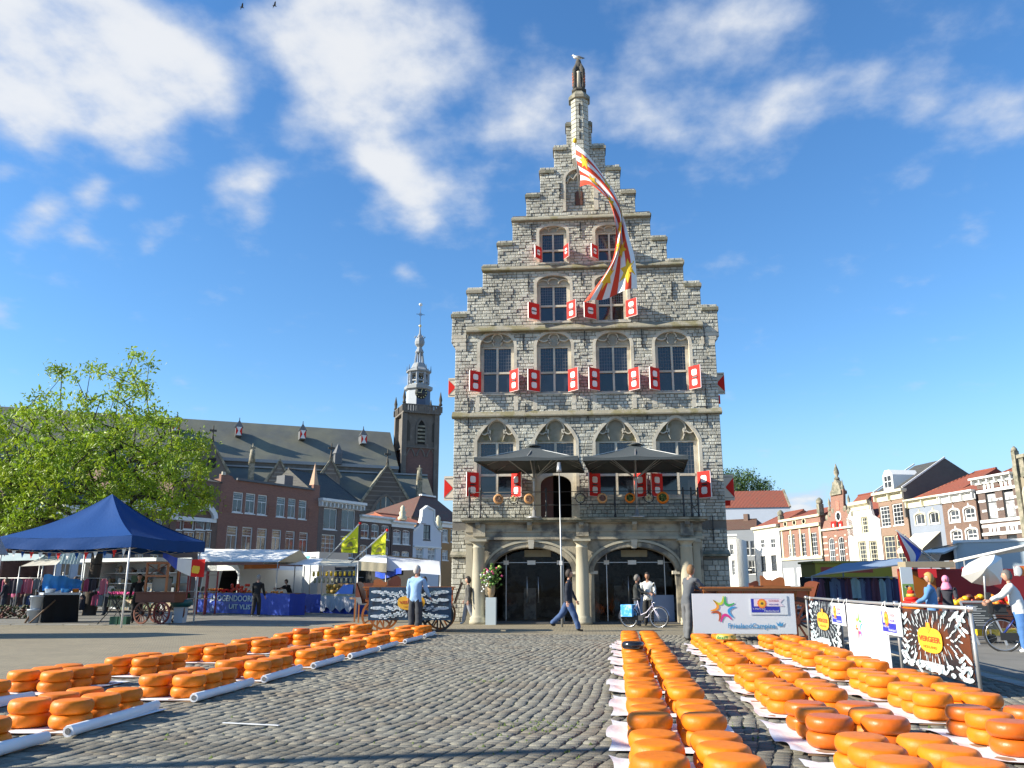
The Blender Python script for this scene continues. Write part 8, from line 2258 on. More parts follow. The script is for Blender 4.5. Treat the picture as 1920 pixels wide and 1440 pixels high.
mb=MB();mb.add([b,c_,e2],[(0,1,2)]);mb.add([b+FH*.02,c_+FH*.02,e2+FH*.02],[(2,1,0)]);mb.build('gable_end',M_bcanv,wc,rel=True)
mb=MB();mb.tube([a,b],.03,6);mb.build('front_bar',M_pole,wc,rel=True)
for p in (a,b,e2,g2,(b+e2)/2):pole(V3((p.x,p.y,0)),p,.03,'post',wc)
ob_=thing('orange_awning','short orange canvas strip hanging below the white canopy','awning',tuple(pd(458,1060,dC-.6)))
mb=MB();P1,P2=pd(458,1059,dC-.6),pd(524,1058,dC-.9);mb.grid(lambda u,v:P1.lerp(P2,u)+V3((0,.02*math.sin(u*20),-.22*v)),20,2);mb.build('strip',mat('orange_canvas',(.50,.13,.015),.7,.1),ob_,rel=True)
vd=dC+3.6
va=pd(382,1148,vd);
van=thing('delivery_van','white delivery van with open rear door and dark cargo hold behind the fruit stall','van',(va.x,va.y,0),rz+.10)
WV=(pd(478,1148,vd)-va).length
mb=MB();mb.box(0,.9,0,4.5,.35,2.55);mb.box(.9,WV,.8,4.5,.35,2.55) if False else None
mb.prism([(0,.35),(WV,.35),(WV,2.3),(WV-.25,2.55),(.2,2.55),(0,2.4)],0,5.0,holes=[[(1.05,.55),(WV-.15,.55),(WV-.15,2.0),(WV-.35,2.25),(1.45,2.25),(1.05,1.9)]],back=True)
mb.build('body',M_greyv,van)
mb=MB();mb.box(.95,WV-.1,3.0,3.05,.5,2.3);mb.box(1.0,WV-.12,.1,3.0,.48,.54);mb.ribbon([(1.07,.57),(WV-.17,.57),(WV-.17,1.98),(WV-.37,2.23),(1.47,2.23),(1.07,1.88)],.03,.04,3.0,closed=True);mb.build('cargo_hold',M_dark,van)
mb=MB();mb.box(1.5,2.2,1.0,1.6,.55,1.1);mb.box(2.0,2.5,1.2,1.7,1.11,1.5);mb.build('cargo_box',M_board,van)
mb=MB();mb.add([(1.0,-.02,.5),(.55,-.85,.5),(.85,-.85,2.2),(1.35,-.02,2.25),(1.05,-.0,.5),(.60,-.83,.5),(.90,-.83,2.2),(1.40,0,2.25)],[(0,1,2,3),(7,6,5,4),(0,4,5,1),(1,5,6,2),(2,6,7,3)]);dr=mb.build('rear_door',M_greyv,van)
mb=MB();mb.add([(.93,-.17,1.25),(.68,-.72,1.25),(.85,-.74,2.0),(1.18,-.17,2.05)],[(0,1,2,3)]);mb.v=[(a-.012,b-.02,c) for a,b,c in mb.v];mb.build('door_pane',mat('greenish_glass',(.20,.28,.27),.2,.1),dr)
mb=MB();mb.box(.2,WV-.1,-.06,.0,.35,.5);mb.build('bumper',M_black,van)
for x in (.45,WV-.45):mb=MB();mb.tube([(x-.12,.8,.34),(x+.12,.8,.34)],.34,16);mb.build('wheel',M_rub,van)
q=pd(568,1060,dC+5);tr=thing('white_trailer','white sales trailer whose roof shows behind the cheese stall','trailer',(q.x,q.y,0),rz)
z1=pd(600,1036,dC+5).z;WT=(pd(616,1060,dC+5)-q).length
mb=MB();mb.box(0,WT,0,2.2,.5,z1);mb.build('box_body',M_greyv,tr)
mb=MB();mb.ell((WT*.30,-.01,z1-.28),(.20,.01,.10),12,6);mb.build('turquoise_mark',mat('turquoise',(.10,.45,.5),.6,.05),tr)
mb=MB();mb.box(WT*.5,WT*.82,-.012,-.002,z1-.36,z1-.26);mb.build('grey_lettering',mat('grey_print',(.15,.16,.17),.6,.1),tr)
A2=gp(566,1148);B2=gp(667,1152);rz2=math.atan2(B2.y-A2.y,B2.x-A2.x);W2=(B2-A2).length;d2_=A2.dot(FH)
cs_=thing('cheese_stall','cheese stall with pale canopy, rows of yellow bags and white draped counter','market stall',(A2.x,A2.y,0),rz2)
mb=MB();mb.box(0,W2*.36,0,.8,.0,.95);mb.build('blue_counter',M_tarp,cs_)
mb=MB();mb.box(W2*.37,W2,-.03,.8,.88,.98);mb.build('counter_top',mat('beige_top',(.45,.40,.27),.6,.1),cs_)
mb=MB();mb.grid(lambda u,v:(W2*(.37+.63*u),-.05-.04*math.sin(u*44)*v,.88-.80*v*(.86+.14*math.sin(u*25))),70,4);mb.build('white_skirt',mat('greyish_white_cloth',(.45,.45,.49),.8,.1),cs_)
mb=MB();mb.box(W2*.38,W2*.98,.1,.78,.0,.86);mb.build('counter_body',M_tarp,cs_)
mb=MB();mb.add([(W2*.62,-.02,.99),(W2*.93,-.02,.99),(W2*.80,.5,1.45),(W2*.62,.5,1.45)],[(0,1,2,3)]);mb.build('blue_sheet',mat('pale_blue_sheet',(.14,.24,.62),.6,.05),cs_)
heap(cs_,'cheese_piece',mat('cheese_yellow',(.42,.26,.05),.6,.2),W2*.38,W2*.62,.1,.6,1.0,.11,22,9,3)
heap(cs_,'cheese_loaf',mat('cheese_pale',(.50,.30,.12),.6,.2),W2*.4,W2*.75,.7,.9,1.35,.10,14,10,1)
for r_i,z_ in enumerate((2.15,1.80)):
 for k in range(10):
  x=W2*(.05+.085*k);mb=MB();mb.lathe([(.02,0),(.10,-.04),(.11,-.22),(.05,-.27)],(x,.45+.1*r_i,z_),6,sy=.5);mb.build('hanging_bag',M_yel if r_i==0 else mat('pale_bag',(.45,.40,.24),.7,.2),cs_)
 mb=MB();mb.tube([(0,.45+.1*r_i,z_+.01),(W2*.95,.45+.1*r_i,z_+.01)],.012,5);mb.build('hanging_rod',M_pole,cs_)
mb=MB();mb.box(0,W2*.45,2.0,2.03,.9,2.4);mb.build('back_sheet',mat('blue_poster_wall',(.10,.14,.24),.8,.3,2,col2=(.35,.42,.50),mixscale=1.4),cs_)
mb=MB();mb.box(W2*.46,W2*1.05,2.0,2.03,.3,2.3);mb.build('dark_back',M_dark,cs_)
for x in (0,W2*.36,W2*.97):
 for y in (0,2.0):mb=MB();mb.tube([(x,y,0),(x,y,2.45)],.03,8);mb.build('post',M_pole,cs_)
cn=thing('pale_canopy','low cream canvas canopy over the cheese stall below the yellow flags','canopy',(A2.x,A2.y,0))
p1,p2,p3,p4,p5=pd(492,1057,d2_+.2),pd(596,1060,d2_-.4),pd(672,1062,d2_-1.2),pd(680,1052,d2_+2.2),pd(606,1047,d2_+2.5)
sag(p2,p3,p4,p5,12,6,.03,M_bcanv if False else mat('cream_canvas',(.58,.54,.42),.8,.06),'roof',cn);sag(p1,p2,p5,pd(500,1050,d2_+2.5),12,6,.03,M_wcanv,'roof',cn)
bl_=thing('blue_tarp','crumpled bright blue tarpaulin hanging at the right end of the cheese stall','tarpaulin',tuple(pd(640,1070,d2_+2)))
P1,P2=pd(638,1064,d2_+2),pd(664,1066,d2_+2);mb=MB();mb.grid(lambda u,v:P1.lerp(P2,u)+V3((0,.1*math.sin(u*9+v*4),-.26*v*(1+.2*math.sin(u*7)))),14,6);mb.build('sheet',M_tarp,bl_,rel=True)
for k,(px_,py_,m_,lab) in enumerate(((551,1150,M_board,'wooden crate standing below the cheese stall edge'),(562,1150,M_dwood,'dark red box of vegetables under the stall edge'))):
 q=gp(px_,py_);o=thing('vegetable_crate',lab,'crate',(q.x,q.y,0),rz2)
 for i in range(4):mb=MB();mb.box(-.25,.25,-.17,-.15,.04+.11*i,.12+.11*i);mb.build('slat',m_,o)
 mb=MB();mb.box(-.25,.25,-.148,.17,.02,.40);mb.build('crate_body',m_,o)
 heap(o,'cabbage',M_wcanv if k else M_yel,-.2,.2,-.1,.1,.42,.08,6,20+k,1)
d3=37.0
c3_=thing('white_market_canopy','broad white market canopy with beige end panel behind the left wagon','canopy',tuple(pd(672,1100,d3).xy)+(0,))
a,b=pd(724,1070,d3),pd(826,1078,d3-1.5);c_,d2=pd(824,1052,d3+2.2),pd(686,1040,d3+2)
sag(a,b,c_,d2,16,8,.06,mat('grey_white_canvas',(.56,.58,.62),.8,.06),'front_slope',c3_)
sag(d2,pd(725,1041,d3+2.4),pd(826,1050,d3+3.5),pd(700,1046,d3+5),8,6,.03,M_wcanv,'top_slope',c3_)
q1,q2=pd(672,1052,d3-.3),pd(725,1056,d3-.4)
mb=MB();zz=(q1.z-pd(672,1069,d3-.3).z);mb.grid(lambda u,v:q1.lerp(q2,u)+V3((0,.01*math.sin(u*20),-zz*v)),12,3);mb.build('end_panel',M_bcanv,c3_,rel=True)
sag(q1,q2,pd(725,1041,d3+2.4),pd(686,1040,d3+2),8,6,.02,M_wcanv,'side_slope',c3_)
for p in (q1,a,b,c_):pole(V3((p.x,p.y,0)),p,.03,'post',c3_)
bk=thing('dark_stall_interior','dark stall backdrop with blue edge and stacked goods behind the left wagon','market stall',tuple(pd(672,1150,d3+1.5).xy)+(0,),rz2-.1)
WW=(pd(850,1150,d3+1.5)-pd(672,1150,d3+1.5)).length
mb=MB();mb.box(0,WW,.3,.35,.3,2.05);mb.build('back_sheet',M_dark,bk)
mb=MB();mb.grid(lambda u,v:(.9+2.2*u,.25+.05*math.sin(u*12),2.05-.25*v-.1*math.sin(u*5)),20,4);mb.build('blue_edge',M_tarp,bk)
mb=MB();mb.box(0,WW,-.5,.28,.80,.88);mb.build('table_top',M_wood,bk)
rr=random.Random(31)
for k in range(30):
 x=rr.uniform(.2,WW-.2);w_=rr.uniform(.08,.22);h_=rr.uniform(.1,.4);mb=MB();mb.lathe([(w_*.7,0),(w_,h_*.5),(w_*.5,h_)],(x,rr.uniform(-.4,.2),.88),8)
 mb.build('goods',rr.choice([mat('goods_grey',(.18,.2,.22),.6,.2),mat('goods_white',(.5,.52,.52),.6,.1),M_dwood,mat('goods_black',(.02,.02,.022),.6,.2),mat('goods_bluegrey',(.12,.17,.24),.6,.2)]),bk)
q=pd(662,1130,33);o=thing('open_chest','red brown open wooden chest with grey lid beside the left wagon','chest',(q.x,q.y,.0))
mb=MB();mb.box(0,.75,.3,.36,.95,1.50);mb.build('back_board',M_dwood,o)
mb=MB();mb.add([(0,.3,.95),(.55,.3,.95),(.95,-.25,.72),(.3,-.25,.72),(0,.3,.90),(.55,.3,.90),(.95,-.25,.67),(.3,-.25,.67)],[(3,2,1,0),(4,5,6,7),(0,1,5,4),(2,3,7,6)]);mb.build('lid',M_slate,o)
mb=MB();mb.bar((.0,.3,0),(.0,.3,.9),.05);mb.bar((.9,-.2,0),(.9,-.2,.68),.05);mb.bar((.3,-.2,0),(.3,-.2,.68),.05);mb.build('stand',M_owood,o)
q=gp(150,1146);q2=gp(245,1148);rzf=math.atan2(q2.y-q.y,q2.x-q.x);WF=(q2-q).length
fl_=thing('flower_stall','flower stall with pink blooms over a row of pale patterned crates','flower stall',(q.x,q.y,0),rzf)
mb=MB();mb.box(0,WF,0,1.2,.60,.66);mb.build('shelf',M_wood,fl_)
for k in range(7):
 x=WF*(k+.5)/7;w_=WF/7*.42;mb=MB();mb.box(x-w_,x+w_,-.02,.35,.26,.62);crt=mb.build('flower_crate',mat('pale_crate',(.48,.38,.22),.7,.15),fl_);mb=MB();mb.box(x-w_*.45,x+w_*.45,-.026,-.021,.33,.54);mb.build('crate_print',mat('crate_print',(.22,.15,.08),.7,.3,12),crt)
mb=MB()
rr=random.Random(17)
for _ in range(260):mb.ell((rr.uniform(0,WF),rr.uniform(0,.9),.66+rr.uniform(0,.16)),(.05,.05,.05),5,4)
tag(mb.build('green_plants',mat('plant_green',(.05,.12,.02),.8,.3),fl_),kind='stuff')
mb=MB()
for _ in range(240):mb.ell((rr.uniform(0,WF),rr.uniform(.3,1.1),.92+rr.uniform(0,.12)),(.045,.045,.04),5,4)
tag(mb.build('pink_blooms',mat('bright_pink_flower',(.75,.08,.28),.8,.15),fl_),kind='stuff')
for k,(x,m_) in enumerate(((.15,M_white),(1.0,M_orange),(1.9,M_dwood))):mb=MB();mb.lathe([(.12,0),(.18,.25),(.16,.25)],(x+.2,.0,0),10);mb.build('pot',m_,fl_)
q=pd(148,1130,50);o=thing('sales_trailer','white open sales trailer with shelves behind the flower stall','trailer',(q.x,q.y,0),rzf)
WQ=(pd(355,1130,50)-q).length
mb=MB();mb.box(0,WQ,2.2,2.3,0,3.0);mb.box(0,WQ,-.3,2.3,2.75,2.95);mb.box(0,.15,0,2.2,.3,2.8);mb.build('trailer_body',M_greyv,o)
for z_ in (.9,1.5,2.1):mb=MB();mb.box(.2,WQ-.1,1.2,2.18,z_,z_+.05);mb.build('shelf',M_pole,o)
rr=random.Random(41)
gm=[mat('goods_grey',(0,0,0)),mat('goods_white',(0,0,0)),mat('goods_beige',(.35,.28,.18),.7,.2),mat('goods_brown',(.12,.07,.04),.7,.2),mat('goods_darkgreen',(.04,.08,.03),.7,.2)]
for k in range(60):
 z_=rr.choice((.95,1.55,2.15,.0));x=rr.uniform(.3,WQ-.5);w_=rr.uniform(.1,.3);h_=rr.uniform(.15,.45)
 mb=MB()
 if rr.random()<.5:mb.box(x,x+w_*1.6,1.3,1.7,z_,z_+h_)
 else:mb.lathe([(w_*.5,0),(w_*.7,h_*.6),(w_*.3,h_)],(x,1.4,z_),8)
 mb.build('goods',rr.choice(gm),o)
for k,(x0,x1,yt,d_,m_,lab) in enumerate(((-50,76,1036,45,mat('pale_mint_canvas',(.42,.50,.50),.8,.1),'pale green striped canopy at the left border behind the tent'),(38,115,1045,40,mat('offwhite_canvas',(.50,.47,.42),.8,.06),'off white sloping canopy left of the black draped table'))):
 t=thing('market_canopy',lab,'canopy',tuple(pd(x0,1150,d_).xy)+(0,))
 a,b=pd(x0,yt+17,d_-1),pd(x1 if k==0 else x1-10,yt+14,d_-1.5);c_,e_=pd(x1+8,yt-2 if k else yt+4,d_+1.5),pd(x0+(10 if k==0 else 45),yt-2,d_+2)
 sag(a,b,c_,e_,14,6,.05,m_,'canvas',t)
 for p in (a,b,c_,e_):pole(V3((p.x,p.y,0)),p,.03,'post',t)
o=thing('white_cloth','pale mint wrinkled cloth hanging beside the tent middle','cloth',tuple(pd(115,1050,36)))
P1,P2=pd(118,1036,36),pd(154,1037,36);mb=MB();mb.grid(lambda u,v:P1.lerp(P2,u)+V3((-.1*v,.05*math.sin(u*40),-.48*v)),40,3);mb.build('sheet',mat('pale_mint_cloth',(.50,.60,.58),.8,.05),o,rel=True)
rr=random.Random(51)
rack=thing('clothes_rack','crowded rack of dark and coloured clothes at the left border','clothes rack',tuple(pd(-30,1150,40).xy)+(0,),YAW+.1)
WR=5.4
mb=MB();mb.tube([(0,0,1.75),(WR,0,1.75)],.02,6);mb.build('rail',M_pole,rack)
for x in (0,WR/2,WR):mb=MB();mb.tube([(x,0,0),(x,0,1.75)],.02,6);mb.build('upright',M_pole,rack)
gcols=[(.02,.02,.03),(.05,.04,.05),(.30,.05,.10),(.10,.08,.07),(.04,.06,.14),(.35,.20,.10),(.16,.18,.20),(.45,.12,.16)]
def garment(t,x,y,z,w_,h_,c,rz_=0):
 mb=MB();q=(random.random()*9)
 mb.grid(lambda u,v:(x+(u-.5)*w_*(1 if v>.12 else.35+5*v)*1,y+.05*math.sin(u*9+q)*(.5+v)+.0,z-h_*v-.02*abs(u-.5)*(1-v)),8,6)
 mb.grid(lambda u,v:(x+(.5-u)*w_*(1 if v>.12 else.35+5*v)*1,y+.06+.05*math.sin(u*9+q+2)*(.5+v),z-h_*v),8,6)
 return mb.build('garment',mat('garment_%d_%d_%d'%tuple(int(a*100) for a in c),c,.9,.15,4),t)
for k in range(34):garment(rack,.1+(WR-.2)*k/33,rr.uniform(-.05,.05),1.73-rr.choice((0,0,.75)),rr.uniform(.25,.4),rr.uniform(.5,.75),rr.choice(gcols))
pt_=thing('potted_plants','row of dark potted plants on the ground at the left border','plants',tuple(gp(0,1160).xy)+(0,))
mb=MB();
for _ in range(420):
 x=rr.uniform(-1.5,1.6);s_=rr.uniform(.03,.08);mb.ell((x,rr.uniform(-.3,.4),rr.uniform(.02,.55)),(s_,s_,s_*.7),5,4)
tag(mb.build('plants',mat('dull_plants',(.05,.07,.025),.8,.4,6,col2=(.14,.05,.04),mixscale=2),pt_),kind='stuff')
q=gp(330,1152);o=thing('red_shelf_frame','red framed open shelving between the vendor cart and the fruit stall','shelf',(q.x,q.y,0),rzf)
WS=1.9
for x in (0,WS*.33,WS*.66,WS):
 for y in (0,.7):mb=MB();mb.box(x-.03,x+.03,y-.03,y+.03,0,2.1);mb.build('upright',mat('faded_red_paint',(.30,.05,.05),.6,.2),o)
for z_ in (.75,1.1,1.9,2.08):mb=MB();mb.box(-.03,WS+.03,0,.7,z_,z_+.035);mb.build('shelf_board',mat('greyish_board',(.30,.26,.23),.7,.2),o)
for k in range(16):mb=MB();w_=rr.uniform(.06,.13);mb.lathe([(w_,0),(w_*1.1,w_),(w_*.4,w_*2)],(rr.uniform(.1,WS-.1),rr.uniform(.1,.5),rr.choice((.79,1.14))),8);mb.build('goods',rr.choice(gm),o)
# ==== right side stalls
d4=33.0
ct_=thing('clothes_stall','clothes stall under a blue grey sloping canopy with dark garments','market stall',tuple(pd(1525,1150,d4).xy)+(0,),YAW-.05)
a,b=pd(1522,1080,d4-1),pd(1697,1058,d4-2.2);c_,e_=pd(1690,1058,d4+1),pd(1580,1066,d4+1.6)
mb=MB();P,Q,R2,S=a,b,c_,e_
cnp=thing('blue_grey_canopy','blue grey canvas canopy over the right clothes stall','canopy',(a.x,a.y,0))
sag(a,b,c_+V3((0,0,.25)),e_+V3((0,0,.2)),16,8,.04,M_gcanv,'canvas',cnp)
mb=MB();mb.tube([a,b],.03,6);mb.build('front_bar',M_pole,cnp,rel=True)
for p in (a,b,c_,e_):pole(V3((p.x,p.y,0)),p,.03,'post',cnp)
WC=(pd(1695,1150,d4)-pd(1525,1150,d4)).length
for r_i,y in enumerate((0,.7)):
 mb=MB();mb.tube([(0,y,1.72),(WC,y,1.72)],.018,6);mb.build('rail',M_pole,ct_)
gc2=[(.05,.05,.13),(.02,.02,.03),(.10,.05,.09),(.03,.05,.11),(.015,.015,.02),(.07,.08,.10),(.10,.16,.28),(.025,.03,.04)]
for k in range(26):garment(ct_,.15+(WC-.3)*k/25,(k%2)*.15,1.70-.02*(k%3),rr.uniform(.26,.42),rr.uniform(.7,1.15),gc2[(k*5)%8] if k not in (12,20) else (.25,.42,.50))
for k in range(5):garment(ct_,WC*(.34+.06*k),.9,1.75,.5,1.2,(.62,.40,.03))
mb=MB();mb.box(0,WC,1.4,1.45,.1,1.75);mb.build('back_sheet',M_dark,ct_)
yv=thing('yellow_trailer','yellow trailer with red lettering strip behind the right clothes stall','trailer',tuple(pd(1536,1150,38).xy)+(0,),YAW-.02)
z1=pd(1536,1056,38).z;WY=(pd(1680,1150,38)-pd(1536,1150,38)).length
mb=MB();mb.box(0,WY,0,2,.4,z1);mb.build('body',mat('yellow_trailer_paint',(.45,.33,.02),.5,.06),yv)
mb=MB();mb.box(.25,WY*.75,-.02,-.001,z1-.42,z1-.17);mb.build('red_strip',mat('strip_red',(.45,.06,.03),.5,.1),yv)
mb=MB();mb.box(-.1,WY+.1,-.1,2.1,z1+.003,z1+.1);mb.build('roof_edge',mat('olive_yellow',(.33,.26,.03),.6,.06),yv)
f0,f1=pd(1790,1080,30),pd(1680,994,29.0)
df=thing('national_flag','red white and blue flag hanging from a slanting staff above the right stalls','flag',tuple(f0))
mb=MB();mb.tube([f0,f1],.025,8);mb.build('staff',M_pole,df,rel=True)
A_=[pd(*q,29.3) for q in ((1681,996),(1687,1020),(1697,1048),(1709,1066),(1717,1077))]
B_=[pd(*q,29.6) for q in ((1684,997),(1705,1012),(1726,1034),(1717,1056),(1725,1080))]
def fn(u,v):
 a=cr(A_,u);b=cr(B_,u);q=a.lerp(b,v);return q-FH*(.12*math.sin(v*7+u*3)*(.3+u))
mb=MB();mb.grid(fn,20,18,mf=lambda u,v:0 if v<.33 else (1 if v<.66 else 2));mb.build('flag_cloth',[M_red,M_white,M_tarp],df,rel=True)
d5=36
gt=thing('grey_sales_trailer','big pale grey blue sales trailer with raised side hatch at right','trailer',tuple(pd(1806,1150,d5).xy)+(0,),YAW-.55)
z1=pd(1806,1018,d5).z
mb=MB();mb.box(0,7,0,2.3,.5,z1);mb.build('body',M_tgrey,gt)
mb=MB();mb.box(-.05,7,-.05,2.35,z1+.003,z1+.12);mb.box(-.06,.05,-.06,.05,.5,z1);mb.build('edge_trim',M_greyv,gt)
ht_=thing('raised_hatch','white raised hatch awning with dark underside left of the grey trailer','awning',tuple(pd(1742,1045,d5)))
a,b,c_,e_=pd(1745,1028,d5-.5),pd(1803,1017,d5-.3),pd(1800,1019,d5+1.2),pd(1750,1030,d5+1.4)
sag(a,b,c_,e_,6,4,0,M_wcanv,'top',ht_)
a,b,c_,e_=pd(1722,1036,d5-1.0),pd(1770,1036,d5-.8),pd(1804,1021,d5+.1),pd(1745,1029,d5)
mb=MB();mb.add([a,b,c_,e_],[(0,1,2,3)]);mb.add([a-V3((0,0,.06)),b-V3((0,0,.06)),c_-V3((0,0,.06)),e_-V3((0,0,.06))],[(3,2,1,0)]);mb.build('flap',M_wcanv,ht_,rel=True)
mb=MB();q=[pd(1765,1040,d5+.3),pd(1803,1023,d5+.3),pd(1803,1050,d5+.3),pd(1760,1052,d5+.3)];mb.add(q,[(3,2,1,0)]);mb.build('dark_opening',mat('brown_dark',(.05,.035,.03),.8,.2),ht_,rel=True)
mb=MB()
for (x0,y0,x1,y1) in ((1720,1053,1745,1052),(1744,1040,1746,1066),(1728,1036,1775,1070),(1742,1055,1778,1070)):mb.tube([pd(x0,y0,d5-.8),pd(x1,y1,d5-.8)],.03,6)
mb.build('strut',M_pole,ht_,rel=True)
d6=25.5
rs=thing('red_food_stall','dark red food stall with orange wall panel, scalloped red edge and orange sign','market stall',tuple(pd(1704,1150,d6+2).xy)+(0,),YAW-.08)
plR=Pl(rs.location.xy,YAW-.08);zz=lambda x,y:plR.uv(x,y)
xe=zz(1990,1100)[0]
mb=MB();mb.box(0,xe,.5,.6,.3,zz(1800,1066)[1]);mb.build('back_wall',M_redc,rs)
mb=MB();mb.box(0,zz(1766,1100)[0],.42,.49,.8,zz(1740,1071)[1]);mb.build('orange_panel',mat('ochre_orange_panel',(.30,.10,.005),.5,.25,2),rs)
mb=MB();mb.box(0,xe,-.6,.3,.75,.85);mb.build('counter',M_redc,rs)
mb=MB();mb.box(.0,zz(1790,1100)[0],-.2,.48,zz(1740,1064)[1],zz(1740,1056)[1]+.05);mb.build('beige_roof_edge',mat('beige_roof',(.30,.25,.17),.7,.1),rs)
for (x0,x1,yt) in ((1703,1737,1067),(1783,1812,1064),(1880,1908,1062)):
 a,b=zz(x0,yt),zz(x1,yt);n=20
 mb=MB();mb.grid(lambda u,v:(a[0]+(b[0]-a[0])*u,-.75,a[1]-.26*v*(1+.12*abs(math.sin(u*15)))),40,3);mb.build('scalloped_edge',mat('bright_red_canvas',(.60,.02,.025),.7,.05),rs)
a,b=zz(1877,1063),zz(1900,1080);mb=MB();mb.box(a[0],b[0],-.80,-.77,b[1],a[1]);mb.build('orange_sign',mat('orange_sign',(.85,.22,.03),.5,.05),rs)
mb=MB();mb.box(a[0]-.02,a[0]+.14,-.815,-.801,b[1],a[1]);mb.ell((a[0]+.12,-.82,(a[1]+b[1])/2),(.11,.01,.16),10,6);mb.build('sign_figure',M_white,rs)
for k in range(16):
 mb=MB();x=zz(1795+k*7,1100)[0];mb.ell((x,-.2,.93+.06*(k%3)),(.12,.12,.09),8,6);mb.build('food_heap',[M_orange,M_yel,M_dwood,mat('tomato',(0,0,0))][k%4],rs)
a,b,c_,e_=pd(1788,1053,29.5),pd(1990,1008,28),pd(1990,1022,31),pd(1840,1046,31)
aw=thing('long_awning','long white awning with tube front edge crossing above the white parasol','awning',tuple(a));sag(a,b,c_,e_,10,5,.02,M_wcanv,'canvas',aw);mb=MB();mb.tube([a,b],.05,8);mb.build('front_tube',M_white,aw,rel=True)
for t_ in (.1,.8):p=a.lerp(b,t_);pole(V3((p.x,p.y,0)),p,.03,'post',aw)
dp=24
pr_=thing('white_parasol','large tilted white parasol above the fruit display at right','parasol',tuple(pd(1850,1180,dp).xy)+(0,))
cp_=[(1865,1040),(1840,1044),(1816,1056),(1805,1066),(1803,1080),(1822,1093),(1852,1099),(1877,1095),(1881,1072),(1878,1046)]
cen_=pd(1850,1064,dp-.9);rim_=[pd(x,y,dp+.25*math.sin(i)) for i,(x,y) in enumerate(cp_)]
for i in range(10):
 a,b=rim_[i],rim_[(i+1)%10];mb=MB();mb.grid(lambda u,v:(lambda p:p-FH*(.10*math.sin(PI*v)))(cen_.lerp(a.lerp(b,u),v)),5,6);mb.build('panel',M_white,pr_,rel=True)
pole(V3((pr_.location.x,pr_.location.y,0)),cen_+FH*.15,.025,'pole',pr_)
dq=22.5
q=pd(1711,1140,dq);cc_=thing('cheese_tower','tapering tower of stacked orange cheeses behind the banner barrier','cheese display',(q.x,q.y,0))
zb_=.75
mb=MB();mb.lathe([(.32,0),(.32,zb_)],(0,0,0),14);mb.build('stand',M_dwood,cc_)
for k,r_k in enumerate((.27,.25,.22,.17,.12,.09,.06)):
 mb=MB();mb.lathe(wheel_prof(r_k,.085),(0,0,zb_+.088*k),20);mb.build('cheese',[M_ch,M_chl,M_red][k%3 if k!=3 else 2],cc_)
o=thing('cow_poster','upright poster with green meadow picture left of the blond woman','poster',tuple(pd(1697,1150,25.5).xy)+(0,),YAW)
wp=.36;mb=MB();mb.box(0,wp,0,.03,.9,1.95);mb.build('poster_board',mat('poster_sky',(.62,.68,.70),.6,.05),o);mb=MB();mb.box(.01,wp-.01,-.004,-.001,.91,1.45);mb.build('meadow_print',mat('meadow',(.22,.36,.08),.7,.3,6),o)
mb=MB();mb.ell((.17,-.008,1.36),(.09,.004,.05),10,6);mb.build('cow_print',mat('cow_bw',(.7,.7,.7),.7,.1,8,col2=(.02,.02,.02),mixscale=9),o)
q=gp(1858,1206);o=thing('yellow_trolley','yellow trolley with black wheels behind the blue bicycle','trolley',(q.x,q.y,0),YAW)
mb=MB();mb.box(-.25,.95,-.15,.4,.18,.34);mb.prism([(-.25,.342),(.15,.342),(-.05,.75),(-.22,.78)],-.12,.38);mb.build('deck',M_yel,o)
for x in (-.05,.42,.85):mb=MB();mb.tube([(x,-.18,.12),(x,-.08,.12)],.12,14);mb.build('wheel',M_rub,o)
q=pd(1846,1140,22);o=thing('yellow_bag','bright yellow bag hanging beside the menu board','bag',tuple(q));mb=MB();mb.ell((.1,0,-.1),(.13,.1,.26),10,8);mb.build('bag_body',M_yel,o)
q=pd(1780,1138,24.2);o=thing('food_display','low display of yellow and red produce behind the barrier rail','produce display',(q.x,q.y,0),YAW)
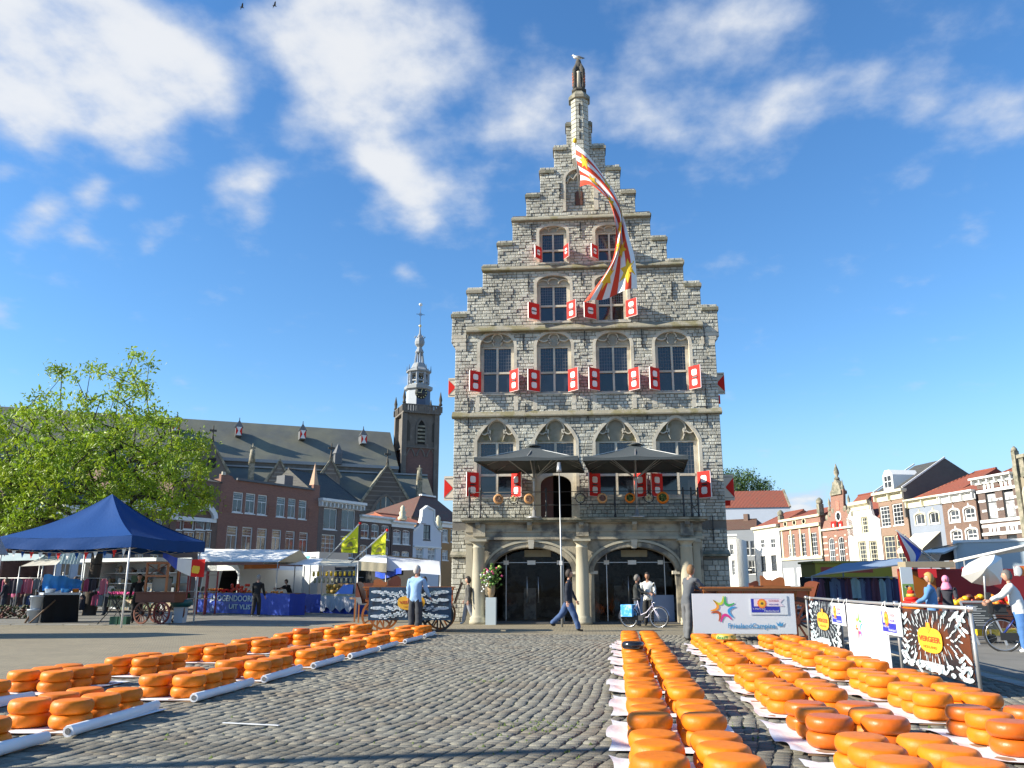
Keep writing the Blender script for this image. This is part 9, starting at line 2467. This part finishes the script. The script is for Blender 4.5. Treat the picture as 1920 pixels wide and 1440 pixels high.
mb=MB();mb.box(0,3.2,0,.6,.0,.85);mb.build('table',M_dwood,o);heap(o,'fruit',M_yel,.1,.5,0,.4,.85,.09,6,61,1);heap(o,'fruit',M_red,1.2,3.1,0,.4,.85,.08,16,62,2);heap(o,'fruit',M_orange,1.2,3.1,0,.4,.85,.08,12,63,1)
# ==== unseen canopy and mast, put in to cast shadows into view
def shadow_canopy(label,P,W_,D_,z_,rz_=0.0):
 t=thing('market_canopy',label,'canopy',(P[0],P[1],0),rz_)  # added canopy, out of view, set up for the ground shadow at left
 for x in (0,W_):
  for y in (0,D_):mb=MB();mb.tube([(x,y,0),(x,y,z_)],.035,8);mb.build('post',M_pole,t)
 mb=MB();mb.add([(-.2,-.2,z_),(W_+.2,-.2,z_),(W_+.2,D_/2,z_+.9),(-.2,D_/2,z_+.9),(W_+.2,D_+.2,z_),(-.2,D_+.2,z_)],[(0,1,2,3),(3,2,4,5),(1,4,2),(0,3,5)]);mb.build('canvas',M_gcanv,t)
shadow_canopy('unseen grey canopy added outside the left border to shade the ground',(-22.5,20.2),5.5,2.2,2.3,SUN_AZ-.05)
fp=thing('shadow_mast','unseen tall grey mast added outside the left border to shadow the cobbles','mast',(-14.5,3.75,0))
mb=MB();mb.tube([(0,0,0),(0,0,11)],[.14,.09],10);mb.build('mast_tube',M_pole,fp)  # added pole, out of view, sized for the bar of shadow it throws
for (px_,py_,lab) in ((454,14,'left tiny dark bird flying at the top of the sky'),(515,11,'right tiny dark bird flying at the top of the sky')):
 b_=thing('flying_bird',lab,'bird',tuple(pd(px_,py_,70)),.6)
 mb=MB();mb.tube([(-.22,0,0),(0,0,.02),(.2,0,0)],[.02,.06,.02],6);mb.build('body',M_dks,b_)
 for s_ in (-1,1):mb=MB();mb.add([(-.1,0,.02),(.1,0,.02),(.02,s_*.35,.22),(-.05,s_*.62,.1),(-.1,s_*.3,.2),(0,s_*.3,.17)],[(0,1,2,4),(4,2,3),(1,0,5),(0,4,5),(2,1,5)]);mb.build('wing',M_dks,b_)
